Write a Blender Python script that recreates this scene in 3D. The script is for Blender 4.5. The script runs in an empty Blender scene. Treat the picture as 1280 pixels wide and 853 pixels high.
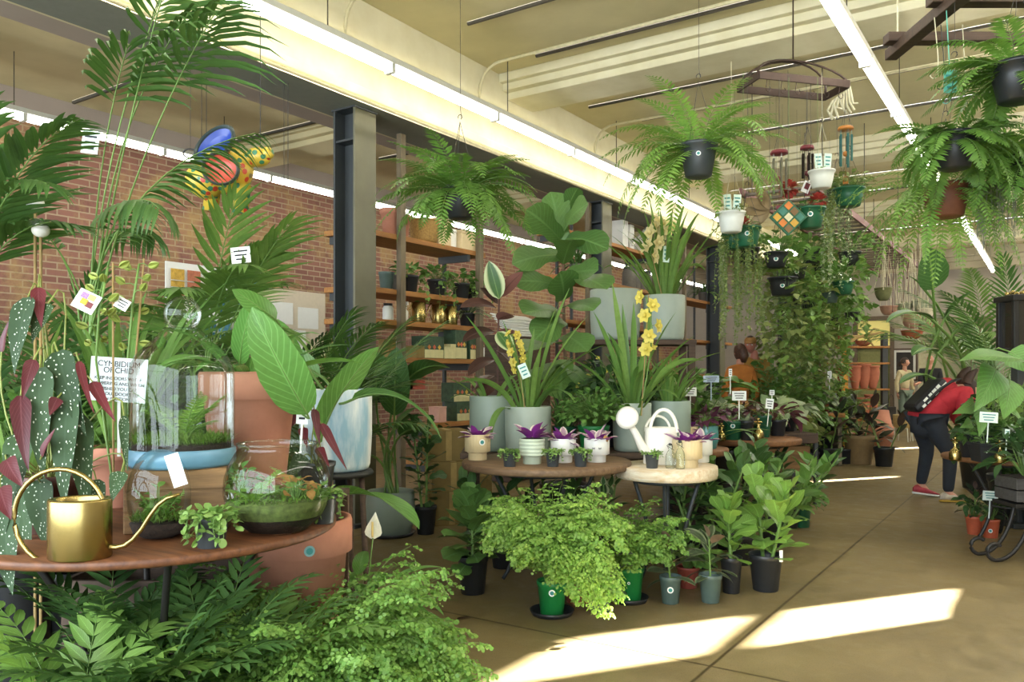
import bpy, math, random
import numpy as np
C = bpy.context.scene.collection
F, EYE, HY, YAW = 1020.0, 1.3, 468.0, math.radians(33.7)
AX = (-math.sin(YAW), math.cos(YAW)); RT = (math.cos(YAW), math.sin(YAW))
PI = math.pi
def pt(px, py, d):
    lat = (px - 640) / F * d
    return np.array((lat*RT[0] + d*AX[0], lat*RT[1] + d*AX[1], EYE + (HY - py)/F*d))
def fl(px, py, z=0.0):
    return pt(px, py, (EYE - z)*F/(py - HY))
def dep(p): return p[0]*AX[0] + p[1]*AX[1]
def onX(px, py, X):                       # point of the photo lying on the plane x = X
    k = (px - 640)/F
    d = X/(k*RT[0] + AX[0]); return pt(px, py, d)
def onY(px, py, Y):
    k = (px - 640)/F
    d = Y/(k*RT[1] + AX[1]); return pt(px, py, d)
def facing(p): return math.atan2(-p[1], -p[0])   # azimuth from p towards the viewer's side
VIEWZ = math.atan2(AX[1], AX[0])

# ------------------------------------------------------------------ materials
def lin(h):
    c = [int(h[i:i+2], 16)/255 for i in (0, 2, 4)]
    return tuple(x/12.92 if x <= .04045 else ((x+.055)/1.055)**2.4 for x in c) + (1,)
MC = {}
def _new(name):
    m = bpy.data.materials.new(name); m.use_nodes = True
    nt = m.node_tree; return m, nt, nt.nodes['Principled BSDF']
def N(nt, t, **k):
    n = nt.nodes.new(t)
    for a, v in k.items():
        if a in n.inputs.keys() if hasattr(n.inputs, 'keys') else False: n.inputs[a].default_value = v
        else: setattr(n, a, v)
    return n
def mixc(nt, a, b, fac=None, blend='MIX', f=.5):
    n = nt.nodes.new('ShaderNodeMix'); n.data_type = 'RGBA'; n.blend_type = blend
    n.inputs[0].default_value = f
    for i, v in ((6, a), (7, b)):
        if isinstance(v, tuple): n.inputs[i].default_value = v
        else: nt.links.new(v, n.inputs[i])
    if fac is not None: nt.links.new(fac, n.inputs[0])
    return n.outputs[2]
def ramp(nt, src, stops):
    r = nt.nodes.new('ShaderNodeValToRGB'); e = r.color_ramp.elements
    while len(e) < len(stops): e.new(.5)
    for k, (p, c) in zip(e, stops): k.position = p; k.color = c if isinstance(c, tuple) else (c, c, c, 1)
    nt.links.new(src, r.inputs[0]); return r.outputs[0]
def noise(nt, scale, detail=4, rough=.6, vec=None, coord='Object'):
    n = nt.nodes.new('ShaderNodeTexNoise'); n.inputs['Scale'].default_value = scale
    n.inputs['Detail'].default_value = detail; n.inputs['Roughness'].default_value = rough
    if vec is None:
        vec = nt.nodes.new('ShaderNodeTexCoord').outputs[coord]
    nt.links.new(vec, n.inputs['Vector']); return n.outputs['Fac']
def bump(nt, b, h, strength=.2, dist=.01):
    n = nt.nodes.new('ShaderNodeBump'); n.inputs['Strength'].default_value = strength; n.inputs['Distance'].default_value = dist
    nt.links.new(h, n.inputs['Height']); nt.links.new(n.outputs[0], b.inputs['Normal'])
def mat(name, col, rough=.5, metal=0., var=.12, scale=18., bumps=0., spec=.5, col2=None):
    if name in MC: return MC[name]
    m, nt, b = _new(name); c = lin(col)
    c2 = lin(col2) if col2 else tuple(x*(1-var*2) for x in c[:3]) + (1,)
    nz = noise(nt, scale)
    f = ramp(nt, nz, [(.3, 0.), (.7, 1.)])
    nt.links.new(mixc(nt, c, c2, f), b.inputs['Base Color'])
    b.inputs['Roughness'].default_value = rough; b.inputs['Metallic'].default_value = metal
    b.inputs['Specular IOR Level'].default_value = spec
    if bumps: bump(nt, b, nz, bumps)
    MC[name] = m; return m
def leafmat(name, a, b2, rough=.42, trans=.3, vein=.35, veins=0., spots=None, under=None, edge=None, spec=.4, dim=.8):
    """leaf skin: colour differs leaf by leaf, pale midrib (and side veins), some light passes through"""
    if name in MC: return MC[name]
    m, nt, b = _new(name); A, B = [tuple((x*.86 + .14*(q[0]*.3 + q[1]*.6 + q[2]*.1))*dim*w for x, w in zip(q[:3], (1.04, 1., .9))) + (1,) for q in (lin(a), lin(b2))]
    g = nt.nodes.new('ShaderNodeNewGeometry'); uv = nt.nodes.new('ShaderNodeUVMap')
    col = mixc(nt, A, B, g.outputs['Random Per Island'])
    nz = noise(nt, 30., 3)
    col = mixc(nt, col, tuple(x*.6 for x in A[:3]) + (1,), ramp(nt, nz, [(.45, 0.), (.8, .7)]))
    sx = nt.nodes.new('ShaderNodeSeparateXYZ'); nt.links.new(uv.outputs[0], sx.inputs[0])
    d = nt.nodes.new('ShaderNodeMath'); d.operation = 'SUBTRACT'; d.inputs[1].default_value = .5; nt.links.new(sx.outputs[0], d.inputs[0])
    ab = nt.nodes.new('ShaderNodeMath'); ab.operation = 'ABSOLUTE'; nt.links.new(d.outputs[0], ab.inputs[0])
    pale = tuple(min(1, x*1.9 + .05) for x in B[:3]) + (1,)
    if vein: col = mixc(nt, col, pale, ramp(nt, ab.outputs[0], [(.015, vein), (.05, 0.)]))
    if veins:
        y = nt.nodes.new('ShaderNodeMath'); y.operation = 'MULTIPLY_ADD'
        nt.links.new(ab.outputs[0], y.inputs[0]); y.inputs[1].default_value = -.55; nt.links.new(sx.outputs[1], y.inputs[2])
        w = nt.nodes.new('ShaderNodeMath'); w.operation = 'MULTIPLY'; w.inputs[1].default_value = 2*PI*11; nt.links.new(y.outputs[0], w.inputs[0])
        s = nt.nodes.new('ShaderNodeMath'); s.operation = 'SINE'; nt.links.new(w.outputs[0], s.inputs[0])
        col = mixc(nt, col, pale, ramp(nt, s.outputs[0], [(.72, 0.), (.98, veins)]))
    if edge:
        col = mixc(nt, col, lin(edge), ramp(nt, ab.outputs[0], [(.24, 0.), (.36, .85)]))
    if spots:
        v = nt.nodes.new('ShaderNodeTexVoronoi'); v.inputs['Scale'].default_value = 1.0
        mp = nt.nodes.new('ShaderNodeMapping'); mp.inputs['Scale'].default_value = (7, 19, 1); nt.links.new(uv.outputs[0], mp.inputs[0])
        nt.links.new(mp.outputs[0], v.inputs['Vector'])
        col = mixc(nt, col, lin(spots), ramp(nt, v.outputs['Distance'], [(.17, .9), (.23, 0.)]))
    if under: col = mixc(nt, col, lin(under), g.outputs['Backfacing'])
    nt.links.new(col, b.inputs['Base Color']); b.inputs['Roughness'].default_value = rough
    b.inputs['Specular IOR Level'].default_value = spec
    if trans:
        t = nt.nodes.new('ShaderNodeBsdfTranslucent'); nt.links.new(mixc(nt, col, (.9, 1., .45, 1), None, 'MULTIPLY', .5), t.inputs[0])
        mx = nt.nodes.new('ShaderNodeMixShader'); mx.inputs[0].default_value = trans
        nt.links.new(b.outputs[0], mx.inputs[1]); nt.links.new(t.outputs[0], mx.inputs[2])
        nt.links.new(mx.outputs[0], nt.nodes['Material Output'].inputs[0])
    MC[name] = m; return m
def emit(name, col, s):
    if name in MC: return MC[name]
    m, nt, b = _new(name); b.inputs['Base Color'].default_value = lin(col)
    b.inputs['Emission Color'].default_value = lin(col); b.inputs['Emission Strength'].default_value = s
    MC[name] = m; return m
def glassmat():
    if 'glass' in MC: return MC['glass']
    m, nt, b = _new('thin_glass'); tr = nt.nodes.new('ShaderNodeBsdfTransparent'); tr.inputs[0].default_value = (.95, .985, .96, 1)
    gl = nt.nodes.new('ShaderNodeBsdfGlossy'); gl.inputs['Roughness'].default_value = .03
    lw = nt.nodes.new('ShaderNodeLayerWeight'); lw.inputs['Blend'].default_value = .2
    f = ramp(nt, lw.outputs['Fresnel'], [(0., .03), (.55, .17), (1., .68)])
    mx = nt.nodes.new('ShaderNodeMixShader'); nt.links.new(f, mx.inputs[0]); nt.links.new(tr.outputs[0], mx.inputs[1]); nt.links.new(gl.outputs[0], mx.inputs[2])
    nt.links.new(mx.outputs[0], nt.nodes['Material Output'].inputs[0]); MC['glass'] = m; return m
def woodmat(name, a, b2, scale=1., rough=.6, axis='X', bumps=.15):
    if name in MC: return MC[name]
    m, nt, b = _new(name)
    tc = nt.nodes.new('ShaderNodeTexCoord'); mp = nt.nodes.new('ShaderNodeMapping')
    st = {'X': (1, 14, 14), 'Y': (14, 1, 14), 'Z': (14, 14, 1)}[axis]
    mp.inputs['Scale'].default_value = tuple(s*scale for s in st); nt.links.new(tc.outputs['Object'], mp.inputs[0])
    nz = noise(nt, 3., 6, .65, mp.outputs[0]); n2 = noise(nt, 4., 3)
    col = mixc(nt, lin(a), lin(b2), ramp(nt, nz, [(.3, 0.), (.7, 1.)]))
    col = mixc(nt, col, tuple(x*.7 for x in lin(b2)[:3]) + (1,), ramp(nt, n2, [(.5, 0.), (.8, .5)]))
    nt.links.new(col, b.inputs['Base Color']); b.inputs['Roughness'].default_value = rough
    bump(nt, b, nz, bumps, .004); MC[name] = m; return m

# ------------------------------------------------------------------ mesh building
class MB:
    def __init__(s): s.V, s.Q, s.n, s.UV, s.sm = [], [], 0, [], []
    def add(s, V, Fc, uv=None, mi=0, smooth=True):
        V = np.asarray(V, float).reshape(-1, 3); Fc = np.asarray(Fc, int)
        s.Q.append((Fc + s.n, mi, smooth)); s.V.append(V)
        s.UV.append(np.zeros((len(V), 2)) if uv is None else np.asarray(uv, float).reshape(-1, 2)); s.n += len(V); return s
    def box(s, a, b, mi=0):
        (x0, y0, z0), (x1, y1, z1) = a, b
        V = [(x, y, z) for z in (z0, z1) for y in (y0, y1) for x in (x0, x1)]
        return s.add(V, [(0, 2, 3, 1), (4, 5, 7, 6), (0, 1, 5, 4), (2, 6, 7, 3), (0, 4, 6, 2), (1, 3, 7, 5)], None, mi, False)
    def obox(s, c, half, ang=0., mi=0, tilt=0., pitch=0.):
        """box turned about z by ang, leaned back by pitch (about its own x), rolled by tilt (about its own y)"""
        V = np.array([(x, y, z) for z in (-1, 1) for y in (-1, 1) for x in (-1, 1)], float)*np.array(half)
        ct, st = math.cos(tilt), math.sin(tilt); V = V @ np.array(((ct, 0, st), (0, 1, 0), (-st, 0, ct))).T
        cp, sp = math.cos(pitch), math.sin(pitch); V = V @ np.array(((1, 0, 0), (0, cp, -sp), (0, sp, cp))).T
        ca, sa = math.cos(ang), math.sin(ang); V = V @ np.array(((ca, -sa, 0), (sa, ca, 0), (0, 0, 1))).T
        return s.add(V + np.array(c), [(0, 2, 3, 1), (4, 5, 7, 6), (0, 1, 5, 4), (2, 6, 7, 3), (0, 4, 6, 2), (1, 3, 7, 5)], None, mi, False)
    def lathe(s, prof, n=28, c=(0, 0, 0), mi=0, flute=0, famp=0., smooth=True, sx=1., sy=1.):
        prof = np.array(prof, float); k = len(prof); a = np.arange(n)*2*PI/n
        rr = prof[:, 0][:, None]*np.ones(n)
        if flute: rr = rr*(1 + famp*np.cos(a*flute))
        V = np.stack([rr*np.cos(a)*sx, rr*np.sin(a)*sy, prof[:, 1][:, None]*np.ones(n)], -1) + np.array(c)
        i = np.arange(k-1)[:, None]*n; j = np.arange(n); j2 = (j+1) % n
        Q = np.stack([i+j, i+j2, i+n+j2, i+n+j], -1).reshape(-1, 4)
        uv = np.stack([np.broadcast_to(j/n, (k, n)), np.broadcast_to(np.linspace(0, 1, k)[:, None], (k, n))], -1)
        return s.add(V, Q, uv, mi, smooth)
    def ball(s, c, r, n=14, k=9, mi=0, sx=1., sy=1., sz=1.):
        t = np.linspace(0.001, PI-.001, k)
        return s.lathe([(r*math.sin(x), -r*sz*math.cos(x)) for x in t], n, c, mi, sx=sx, sy=sy)
    def tubes(s, P, R, n=6, mi=0, cap=True):
        if isinstance(P, (list, tuple)) and len({len(q) for q in P}) > 1 or (isinstance(P, (list, tuple)) and isinstance(R, (int, float)) and len(P) > 1 and isinstance(P[0], list)):
            for q in P: s.tubes([q], R, n, mi, cap)
            return s
        P = np.asarray(P, float)
        if P.ndim == 2: P = P[None]
        Nn, K, _ = P.shape; R = np.broadcast_to(np.asarray(R, float), (Nn, K))
        T = np.gradient(P, axis=1); T /= np.linalg.norm(T, axis=2, keepdims=True) + 1e-12
        Tm = P[:, -1] - P[:, 0]
        ref = np.where((np.abs(Tm[:, 2:3]) < .8*np.linalg.norm(Tm, axis=1, keepdims=True)), np.array([[0, 0, 1.]]), np.array([[.8, .6, 0.]]))[:, None]
        A = np.cross(T, ref); A /= np.linalg.norm(A, axis=2, keepdims=True) + 1e-9; B = np.cross(T, A)
        a = np.arange(n)*2*PI/n
        V = P[:, :, None] + R[:, :, None, None]*(A[:, :, None]*np.cos(a)[:, None] + B[:, :, None]*np.sin(a)[:, None])
        b0 = (np.arange(Nn)*K*n)[:, None, None]; i = (np.arange(K-1)*n)[:, None]; j = np.arange(n); j2 = (j+1) % n
        Q = np.stack([b0+i+j, b0+i+j2, b0+i+n+j2, b0+i+n+j], -1).reshape(-1, 4)
        s.add(V.reshape(-1, 3), Q, None, mi)
        if cap and n in (4, 6, 8):
            b = s.n - Nn*K*n
            for q in range(Nn):
                for e in (0, (K-1)*n):
                    o = b + q*K*n + e
                    for t in range(1, n-1, 2): s.Q.append((np.array([[o, o+t, o+t+1, o+(t+2) % n]]) if t+2 < n+1 and t+2 <= n-1 else np.array([[o, o+t, o+t+1]]), mi, False))
        return s
    def build(s, name, m, parent=None, bev=0., loc=None):
        me = bpy.data.meshes.new(name); V = np.concatenate(s.V); me.vertices.add(len(V)); me.vertices.foreach_set('co', V.ravel())
        idx = [q.ravel() for q, _, _ in s.Q]; tot = np.concatenate([np.full(len(q), q.shape[1]) for q, _, _ in s.Q])
        L = np.concatenate(idx); me.loops.add(len(L)); me.loops.foreach_set('vertex_index', L.astype(np.int32))
        me.polygons.add(len(tot)); st = np.concatenate([[0], np.cumsum(tot)[:-1]])
        me.polygons.foreach_set('loop_start', st.astype(np.int32))
        me.polygons.foreach_set('material_index', np.concatenate([np.full(len(q), mi) for q, mi, _ in s.Q]).astype(np.int32))
        me.polygons.foreach_set('use_smooth', np.concatenate([np.full(len(q), sm) for q, _, sm in s.Q]))
        u = me.uv_layers.new(name='UVMap'); u.data.foreach_set('uv', np.concatenate(s.UV)[L].ravel())
        me.update(calc_edges=True); me.validate()
        for x in (m if isinstance(m, (list, tuple)) else [m]): me.materials.append(x)
        o = bpy.data.objects.new(name, me); C.objects.link(o)
        if parent is not None: o.parent = parent
        if loc is not None: o.location = loc
        if bev: b = o.modifiers.new('edge', 'BEVEL'); b.width = bev; b.segments = 2; b.limit_method = 'ANGLE'
        return o

def nrm(a): return a/(np.linalg.norm(a, axis=-1, keepdims=True) + 1e-12)
PROF = {
    'lance': lambda s: (np.sin(PI*np.power(s, .62))*.98 + .02*(1-s)),
    'oval': lambda s: np.power(np.clip(np.sin(PI*np.power(s, .9)), 0, 1), .7) + .03*(1-s),
    'obov': lambda s: np.power(np.clip(np.sin(PI*np.power(s, 1.45)), 0, 1), .6)*(.72+.28*s) + .04*(1-s),
    'fiddle': lambda s: np.interp(s, [0, .06, .25, .42, .62, .8, .92, 1], [.12, .42, .62, .55, .92, 1., .72, .05]),
    'strap': lambda s: np.interp(s, [0, .1, .5, .8, 1], [.55, .8, 1, .75, .04]),
    'needle': lambda s: np.interp(s, [0, .15, .5, 1], [.5, 1, .8, .03]),
    'heart': lambda s: np.interp(s, [0, .07, .22, .45, .75, 1], [.25, .8, 1, .82, .38, .02]),
    'fan': lambda s: np.interp(s, [0, .35, .75, 1], [.06, .7, 1, .55]),
    'paddle': lambda s: np.interp(s, [0, .06, .2, .45, .75, .92, 1], [.05, .5, .88, 1, .78, .36, .02]),
    'wing': lambda s: np.interp(s, [0, .05, .2, .5, .8, 1], [.35, .85, 1, .72, .33, .02]),
    'round': lambda s: np.interp(s, [0, .12, .3, .5, .7, .88, 1], [.25, .66, .92, 1, .92, .66, .2]),
}
def arr(x, n): return np.broadcast_to(np.asarray(x, float), (n,)).astype(float)
def curve(B, D, L, bend, K, up=None, power=1.):
    """arching centre lines: start B, heading D, bent towards the ground by `bend`; returns points, tangents, normals, sides"""
    n = len(B); D = nrm(D)
    if up is None: up = np.broadcast_to(np.array([0, 0, 1.]), (n, 3))
    S = np.cross(D, up); bad = np.linalg.norm(S, axis=1) < 1e-3; S[bad] = (1, 0, 0); S = nrm(S); U = np.cross(S, D)
    s = np.linspace(0, 1, K); th = bend[:, None]*np.power(s, power)
    T = np.cos(th)[..., None]*D[:, None] - np.sin(th)[..., None]*U[:, None]
    Nn = np.cos(th)[..., None]*U[:, None] + np.sin(th)[..., None]*D[:, None]
    st = (T[:, 1:] + T[:, :-1])/2*(L[:, None, None]/(K-1))
    P = np.concatenate([B[:, None], B[:, None] + np.cumsum(st, 1)], 1)
    return P, T, Nn, np.broadcast_to(S[:, None], P.shape), s
def blades(mb, B, D, L, W, bend=.4, prof='lance', K=6, M=3, cup=.15, roll=0., wave=0., up=None, mi=0, rng=None, power=1., freq=9.):
    B = np.atleast_2d(np.asarray(B, float)); D = np.atleast_2d(np.asarray(D, float)); n = len(B)
    L, W, bend, roll = arr(L, n), arr(W, n), arr(bend, n), arr(roll, n)
    P, T, Nn, S, s = curve(B, D, L, bend, K, up, power)
    cr, sr = np.cos(roll)[:, None, None], np.sin(roll)[:, None, None]
    S2 = S*cr + Nn*sr; N2 = Nn*cr - S*sr
    w = W[:, None]*.5*PROF[prof](s)
    c = np.linspace(-1, 1, M)
    V = P[:, :, None] + S2[:, :, None]*(w[..., None]*c)[..., None] + N2[:, :, None]*(w[..., None]*cup*np.abs(c))[..., None]
    if wave:
        ph = (rng.random(n) if rng is not None else np.zeros(n))*6
        wv = np.sin(s[None]*freq + ph[:, None])[..., None]*np.where(c == 0, 0, np.abs(c))*np.sign(c)**2
        wv = wv*np.where(c > 0, 1, np.cos(ph)[:, None, None])
        V = V + N2[:, :, None]*(wv*wave*W[:, None, None])[..., None]
    b0 = (np.arange(n)*K*M)[:, None, None]; i = (np.arange(K-1)*M)[:, None]; j = np.arange(M-1)
    Q = np.stack([b0+i+j, b0+i+j+1, b0+i+M+j+1, b0+i+M+j], -1).reshape(-1, 4)
    uv = np.stack([np.broadcast_to(c*.5+.5, (n, K, M)), np.broadcast_to(s[None, :, None], (n, K, M))], -1)
    mb.add(V.reshape(-1, 3), Q, uv.reshape(-1, 2), mi); return P
def pol(az, el): return np.stack([np.cos(az)*np.cos(el), np.sin(az)*np.cos(el), np.sin(el)*np.ones_like(az)], -1)
def pinnate(mb, B, D, L, bend, n, ll, lw, ang=1.2, prof='lance', start=.12, rr=.003, droop=.25, K=3, shape='fern', fold=0., power=1., cup=.1, rng=None, mi=0, si=1, tipang=None, M=3, KR=12):
    """one feather leaf: an arching rachis with a row of leaflets down each side"""
    P, T, Nn, S, s = curve(np.array([B], float), np.array([D], float), np.array([L]), np.array([bend]), KR, None, power)
    mb.tubes(P, np.linspace(rr, rr*.35, KR)[None], 4, si, False)
    t = np.linspace(start, .985, n)
    ip = lambda A: np.stack([np.interp(t, s, A[0, :, q]) for q in range(3)], -1)
    p, T1, N1, S1 = ip(P), nrm(ip(T)), nrm(ip(Nn)), nrm(ip(S))
    u = (t - start)/(1 - start)
    sh = {'fern': np.interp(u, [0, .15, .5, .8, 1], [.55, .9, 1, .62, .12]), 'palm': np.interp(u, [0, .12, .45, .8, 1], [.7, 1, 1, .75, .45]),
          'even': np.interp(u, [0, .1, .6, 1], [.6, 1, .95, .5])}[shape]
    a = np.interp(u, [0, 1], [ang, tipang if tipang is not None else ang*.55])
    if rng is not None: a = a + rng.normal(0, .05, n)
    for sg in (-1, 1):
        d = S1*(sg*np.sin(a)*math.cos(fold))[:, None] + T1*np.cos(a)[:, None] + N1*np.sin(a)[:, None]*math.sin(fold)
        dr = droop + (rng.normal(0, .08, n) if rng is not None else 0)
        blades(mb, p, d, ll*sh*(1 + (rng.normal(0, .06, n) if rng is not None else 0)), lw*np.sqrt(sh), dr, prof, K, M, cup, 0., 0., N1, mi)

# ------------------------------------------------------------------ things
def tag(o, label, cat, group=None, kind=None):
    o['label'] = label; o['category'] = cat
    if group: o['group'] = group
    if kind: o['kind'] = kind
    return o
def thing(name, loc, label, cat, group=None, rz=0.):
    o = bpy.data.objects.new(name, None); C.objects.link(o); o.empty_display_size = .1
    o.location = tuple(float(x) for x in loc); o.rotation_euler = (0, 0, rz); return tag(o, label, cat, group)
def struct(o):
    o['kind'] = 'structure'; return o
def copy_tree(root, loc, rz, label, group=None):
    r = root.copy(); C.objects.link(r); r.location = tuple(float(x) for x in loc); r.rotation_euler = (0, 0, rz); r['label'] = label
    if group: r['group'] = group
    for ch in list(root.children):
        c = ch.copy(); C.objects.link(c); c.parent = r
        for g in list(ch.children):
            d = g.copy(); C.objects.link(d); d.parent = c
    return r
# ------------------------------------------------------------------ palette
LM = {
    'fern': leafmat('fern_leaf', '74a83a', '5c9030', trans=.35, vein=.2, dim=0.84),
    'fernlight': leafmat('fern_light_leaf', '8fc04a', '74ac3a', trans=.4, vein=.2, dim=0.84),
    'palm': leafmat('palm_leaf', '5c8c3e', '447432', trans=.25, vein=.3),
    'palmlight': leafmat('palm_light_leaf', '7ba84a', '5f9138', trans=.3, vein=.3),
    'palmdark': leafmat('palm_dark_leaf', '44702f', '305828', trans=.15, vein=.25),
    'strap': leafmat('strap_leaf', '84b04a', '64983c', trans=.3, vein=.35),
    'fig': leafmat('fig_leaf', '6c9a45', '4a7a34', trans=.22, vein=.6, veins=.3, rough=.38),
    'figdark': leafmat('fig_dark_leaf', '4b7839', '36622e', trans=.15, vein=.6, veins=.3, rough=.35),
    'figlight': leafmat('fig_light_leaf', '8fc04c', '74a83c', trans=.35, vein=.6, veins=.35, rough=.4),
    'rubber': leafmat('rubber_leaf', '46583c', '34472f', trans=.06, vein=.5, rough=.3, under='6b5a4a', edge='6f7a5c'),
    'rubberdark': leafmat('rubber_dark_leaf', '33422d', '232f22', trans=.05, vein=.35, rough=.28, under='4a3a34'),
    'burgundy': leafmat('burgundy_leaf', '5a3a34', '3f2a26', trans=.08, vein=.4, rough=.3, under='7a5048'),
    'variegated': leafmat('variegated_leaf', '4d7c3a', '3f6a34', trans=.15, vein=.4, rough=.35, edge='c9d0a0'),
    'maiden': leafmat('maidenhair_leaf', '8fc04c', '66a038', trans=.4, vein=0, rough=.5, dim=0.86),
    'maidenlight': leafmat('maidenhair_light_leaf', 'b0dc62', '88c244', trans=.42, vein=0, rough=.5, dim=0.84),
    'succulent': leafmat('succulent_leaf', 'a0cc66', '7cb04c', trans=.25, vein=0, rough=.4),
    'paddle': leafmat('paddle_leaf', '74b348', '5b9a3c', trans=.3, vein=.8, veins=.45, rough=.35),
    'paddledark': leafmat('paddle_dark_leaf', '4c8036', '3c6c2c', trans=.2, vein=.7, veins=.4, rough=.35),
    'paddlegrey': leafmat('paddle_grey_leaf', '7e9e68', '6c8e5c', trans=.2, vein=.7, veins=.4, rough=.4),
    'begonia': leafmat('begonia_leaf', '3f6236', '2f4c2e', trans=.08, vein=.15, rough=.6, spec=.25, spots='dfe8d4', under='7a2434'),
    'begoniared': leafmat('begonia_red_leaf', '7c2836', '5c1e2c', trans=.2, vein=.5, veins=.3, rough=.4, under='84303c'),
    'trad': leafmat('tradescantia_leaf', 'b493b0', '96609c', trans=.1, vein=0, rough=.4, edge='ddd4c8', under='86338c', dim=1.),
    'bush': leafmat('bush_leaf', '6fa440', '558a34', trans=.25, vein=.3),
    'bushdark': leafmat('bush_dark_leaf', '3f6a32', '2f5628', trans=.15, vein=.3),
    'ivy': leafmat('ivy_leaf', '83ab48', '5f8c38', trans=.3, vein=.3, dim=.98),
    'olive': leafmat('olive_leaf', '8d9a50', '66803c', trans=.25, vein=.3, dim=.98),
    'silver': leafmat('silver_leaf', 'a9b89a', '7d9470', trans=.15, vein=.3, dim=.98),
    'grey': leafmat('grey_moss', '9aa08a', '7f8874', trans=.2, vein=0),
    'calathea': leafmat('calathea_leaf', 'a9c088', '5a7a48', trans=.12, vein=.6, veins=.7, under='6a3a44'),
    'purple': leafmat('purple_leaf', '6a3050', '4c2238', trans=.1, vein=.4, rough=.35),
    'petal': leafmat('yellow_petal', 'e6d84a', 'd9c63a', trans=.3, vein=0, rough=.5, dim=1.),
    'petalcream': leafmat('cream_petal', 'efe6b4', 'e0d390', trans=.3, vein=0, rough=.5, dim=1.),
    'white': leafmat('white_petal', 'f4f4e6', 'e6e8d2', trans=.3, vein=0, rough=.5, dim=1.),
    'bud': leafmat('green_bud', 'b3c552', '9db344', trans=.15, vein=0, rough=.5),
    'autumn': leafmat('amber_leaf', 'd09a4a', 'b07c38', trans=.3, vein=.4),
    'moss': leafmat('moss_blade', '7fae34', '628f2a', trans=.3, vein=0),
}
STEM = mat('stem_green', '6d8f44', .5); STEMB = mat('stem_brown', '6a523c', .8, bumps=.3); STEMD = mat('stem_dark', '3a2c22', .6); CANE = mat('cane', '9a8150', .7)
SOIL = mat('soil', '33261c', .95, var=.35, scale=60, bumps=.8); BLACK = mat('black_plastic', '26282a', .42, var=.08); DGREY = mat('dark_plastic', '3b4042', .45, var=.06)
GGREY = mat('grey_green_plastic', '4f625c', .45, var=.06); GREEN = mat('green_plastic', '1f7a3c', .38, var=.06); DGREEN = mat('dark_green_plastic', '1f5a3c', .4, var=.06)
REDP = mat('red_brown_plastic', '94483c', .5, var=.08); TERRA = mat('terracotta', 'b97f66', .85, var=.1, scale=7, bumps=.05, col2='a87058'); TERRAD = mat('terracotta_orange', 'b06a50', .8, var=.12, scale=9)
SAGE = mat('sage_planter', 'a3aea0', .5, var=.05, scale=5, col2='98a496'); SAGED = mat('sage_planter_dark', '8b9a8c', .45, var=.05, scale=5); WHITEC = mat('white_ceramic', 'eeede4', .3, var=.03); CREAM = mat('cream_ceramic', 'dcc79c', .55, var=.05)
PALEG = mat('pale_green_ceramic', 'c8d4bc', .35, var=.05); TEAL = mat('teal_ceramic', '4f8c86', .25, var=.15, scale=6); WHITEP = mat('white_plastic', 'd9dcd4', .45, var=.04); PAPER = mat('paper_white', 'eef0ea', .8, var=.02)
PAPERT = mat('paper_teal', '63b8a0', .7, var=.05); INK = mat('ink', '2a2c30', .8); TEALINK = mat('teal_ink', '3f8f8a', .7); WIRE = mat('wire_black', '2b2a28', .5); CORD = mat('cord_cream', 'cfc8a8', .8); BRASS = mat('brass', 'a8955c', .27, 1., var=.06, scale=4)
IRON = mat('wrought_iron', '35322f', .5, .4, var=.1); GREYPOT = mat('grey_pot', '6d6a62', .7, var=.1)

# ------------------------------------------------------------------ foliage kinds (all in the plant's own frame, soil at height z)
def R_(seed): return np.random.default_rng(seed)
def f_fern(mb, g, z=0., n=34, L=.5, ll=.07, lw=.017, r0=.04, el=(.2, 1.3), bend=(1.2, 2.3), nl=26, skip=None):
    for i in range(n):
        az = i*2.39996 + g.normal(0, .2); e = np.interp(i/n, [0, 1], [el[0], el[1]]) + g.normal(0, .1)
        d = pol(np.array([az]), np.array([e]))[0]; l = L*g.uniform(.72, 1.08)
        if skip and e < 1.05 and math.cos(az - skip[0]) > math.cos(skip[1]): continue
        b = min(g.uniform(*bend), e + 1.5)
        pinnate(mb, (r0*math.cos(az), r0*math.sin(az), z), d, l, b, nl, ll*g.uniform(.85, 1.1), lw, 1.35, 'lance', .08, .0028, .25, 4, 'fern', g.normal(0, .1), 1., .1, g)
def f_palm(mb, g, z=0., n=8, Lp=.6, L=.9, ll=.35, lw=.028, el=(.9, 1.45), bend=(.6, 1.3), nl=22, r0=.04, az0=0., spread=2*PI, droop=.7, ang=.95, rr=.007, K=5):
    for i in range(n):
        az = az0 + (i*2.39996 % (2*PI))/(2*PI)*spread - (spread/2 if spread < 6 else 0); e = np.interp(i/max(1, n-1), [0, 1], el) + g.normal(0, .06)
        d = pol(np.array([az]), np.array([e]))[0]; l = (Lp+L)*g.uniform(.8, 1.08)
        pinnate(mb, (r0*math.cos(az), r0*math.sin(az), z), d, l, min(g.uniform(*bend), e+1.2), nl, ll*g.uniform(.85, 1.1), lw, ang, 'lance', Lp/(Lp+L), rr, droop, K, 'palm', .25, 1.6, .15, g, tipang=.35)
def f_strap(mb, g, z=0., n=16, L=.5, w=.03, el=(.7, 1.5), bend=(.4, 1.5), r0=.03, power=1.4, prof='strap', az=None):
    a = g.uniform(0, 2*PI, n) if az is None else g.uniform(az[0], az[1], n); e = g.uniform(*el, n)
    b = np.minimum(g.uniform(*bend, n), e + 1.3)
    B = np.stack([r0*np.cos(a), r0*np.sin(a), np.full(n, z)], -1)
    blades(mb, B, pol(a, e), L*g.uniform(.65, 1.1, n), w*g.uniform(.8, 1.15, n), b, prof, 10, 3, .3, g.normal(0, .3, n), power=power)
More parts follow.
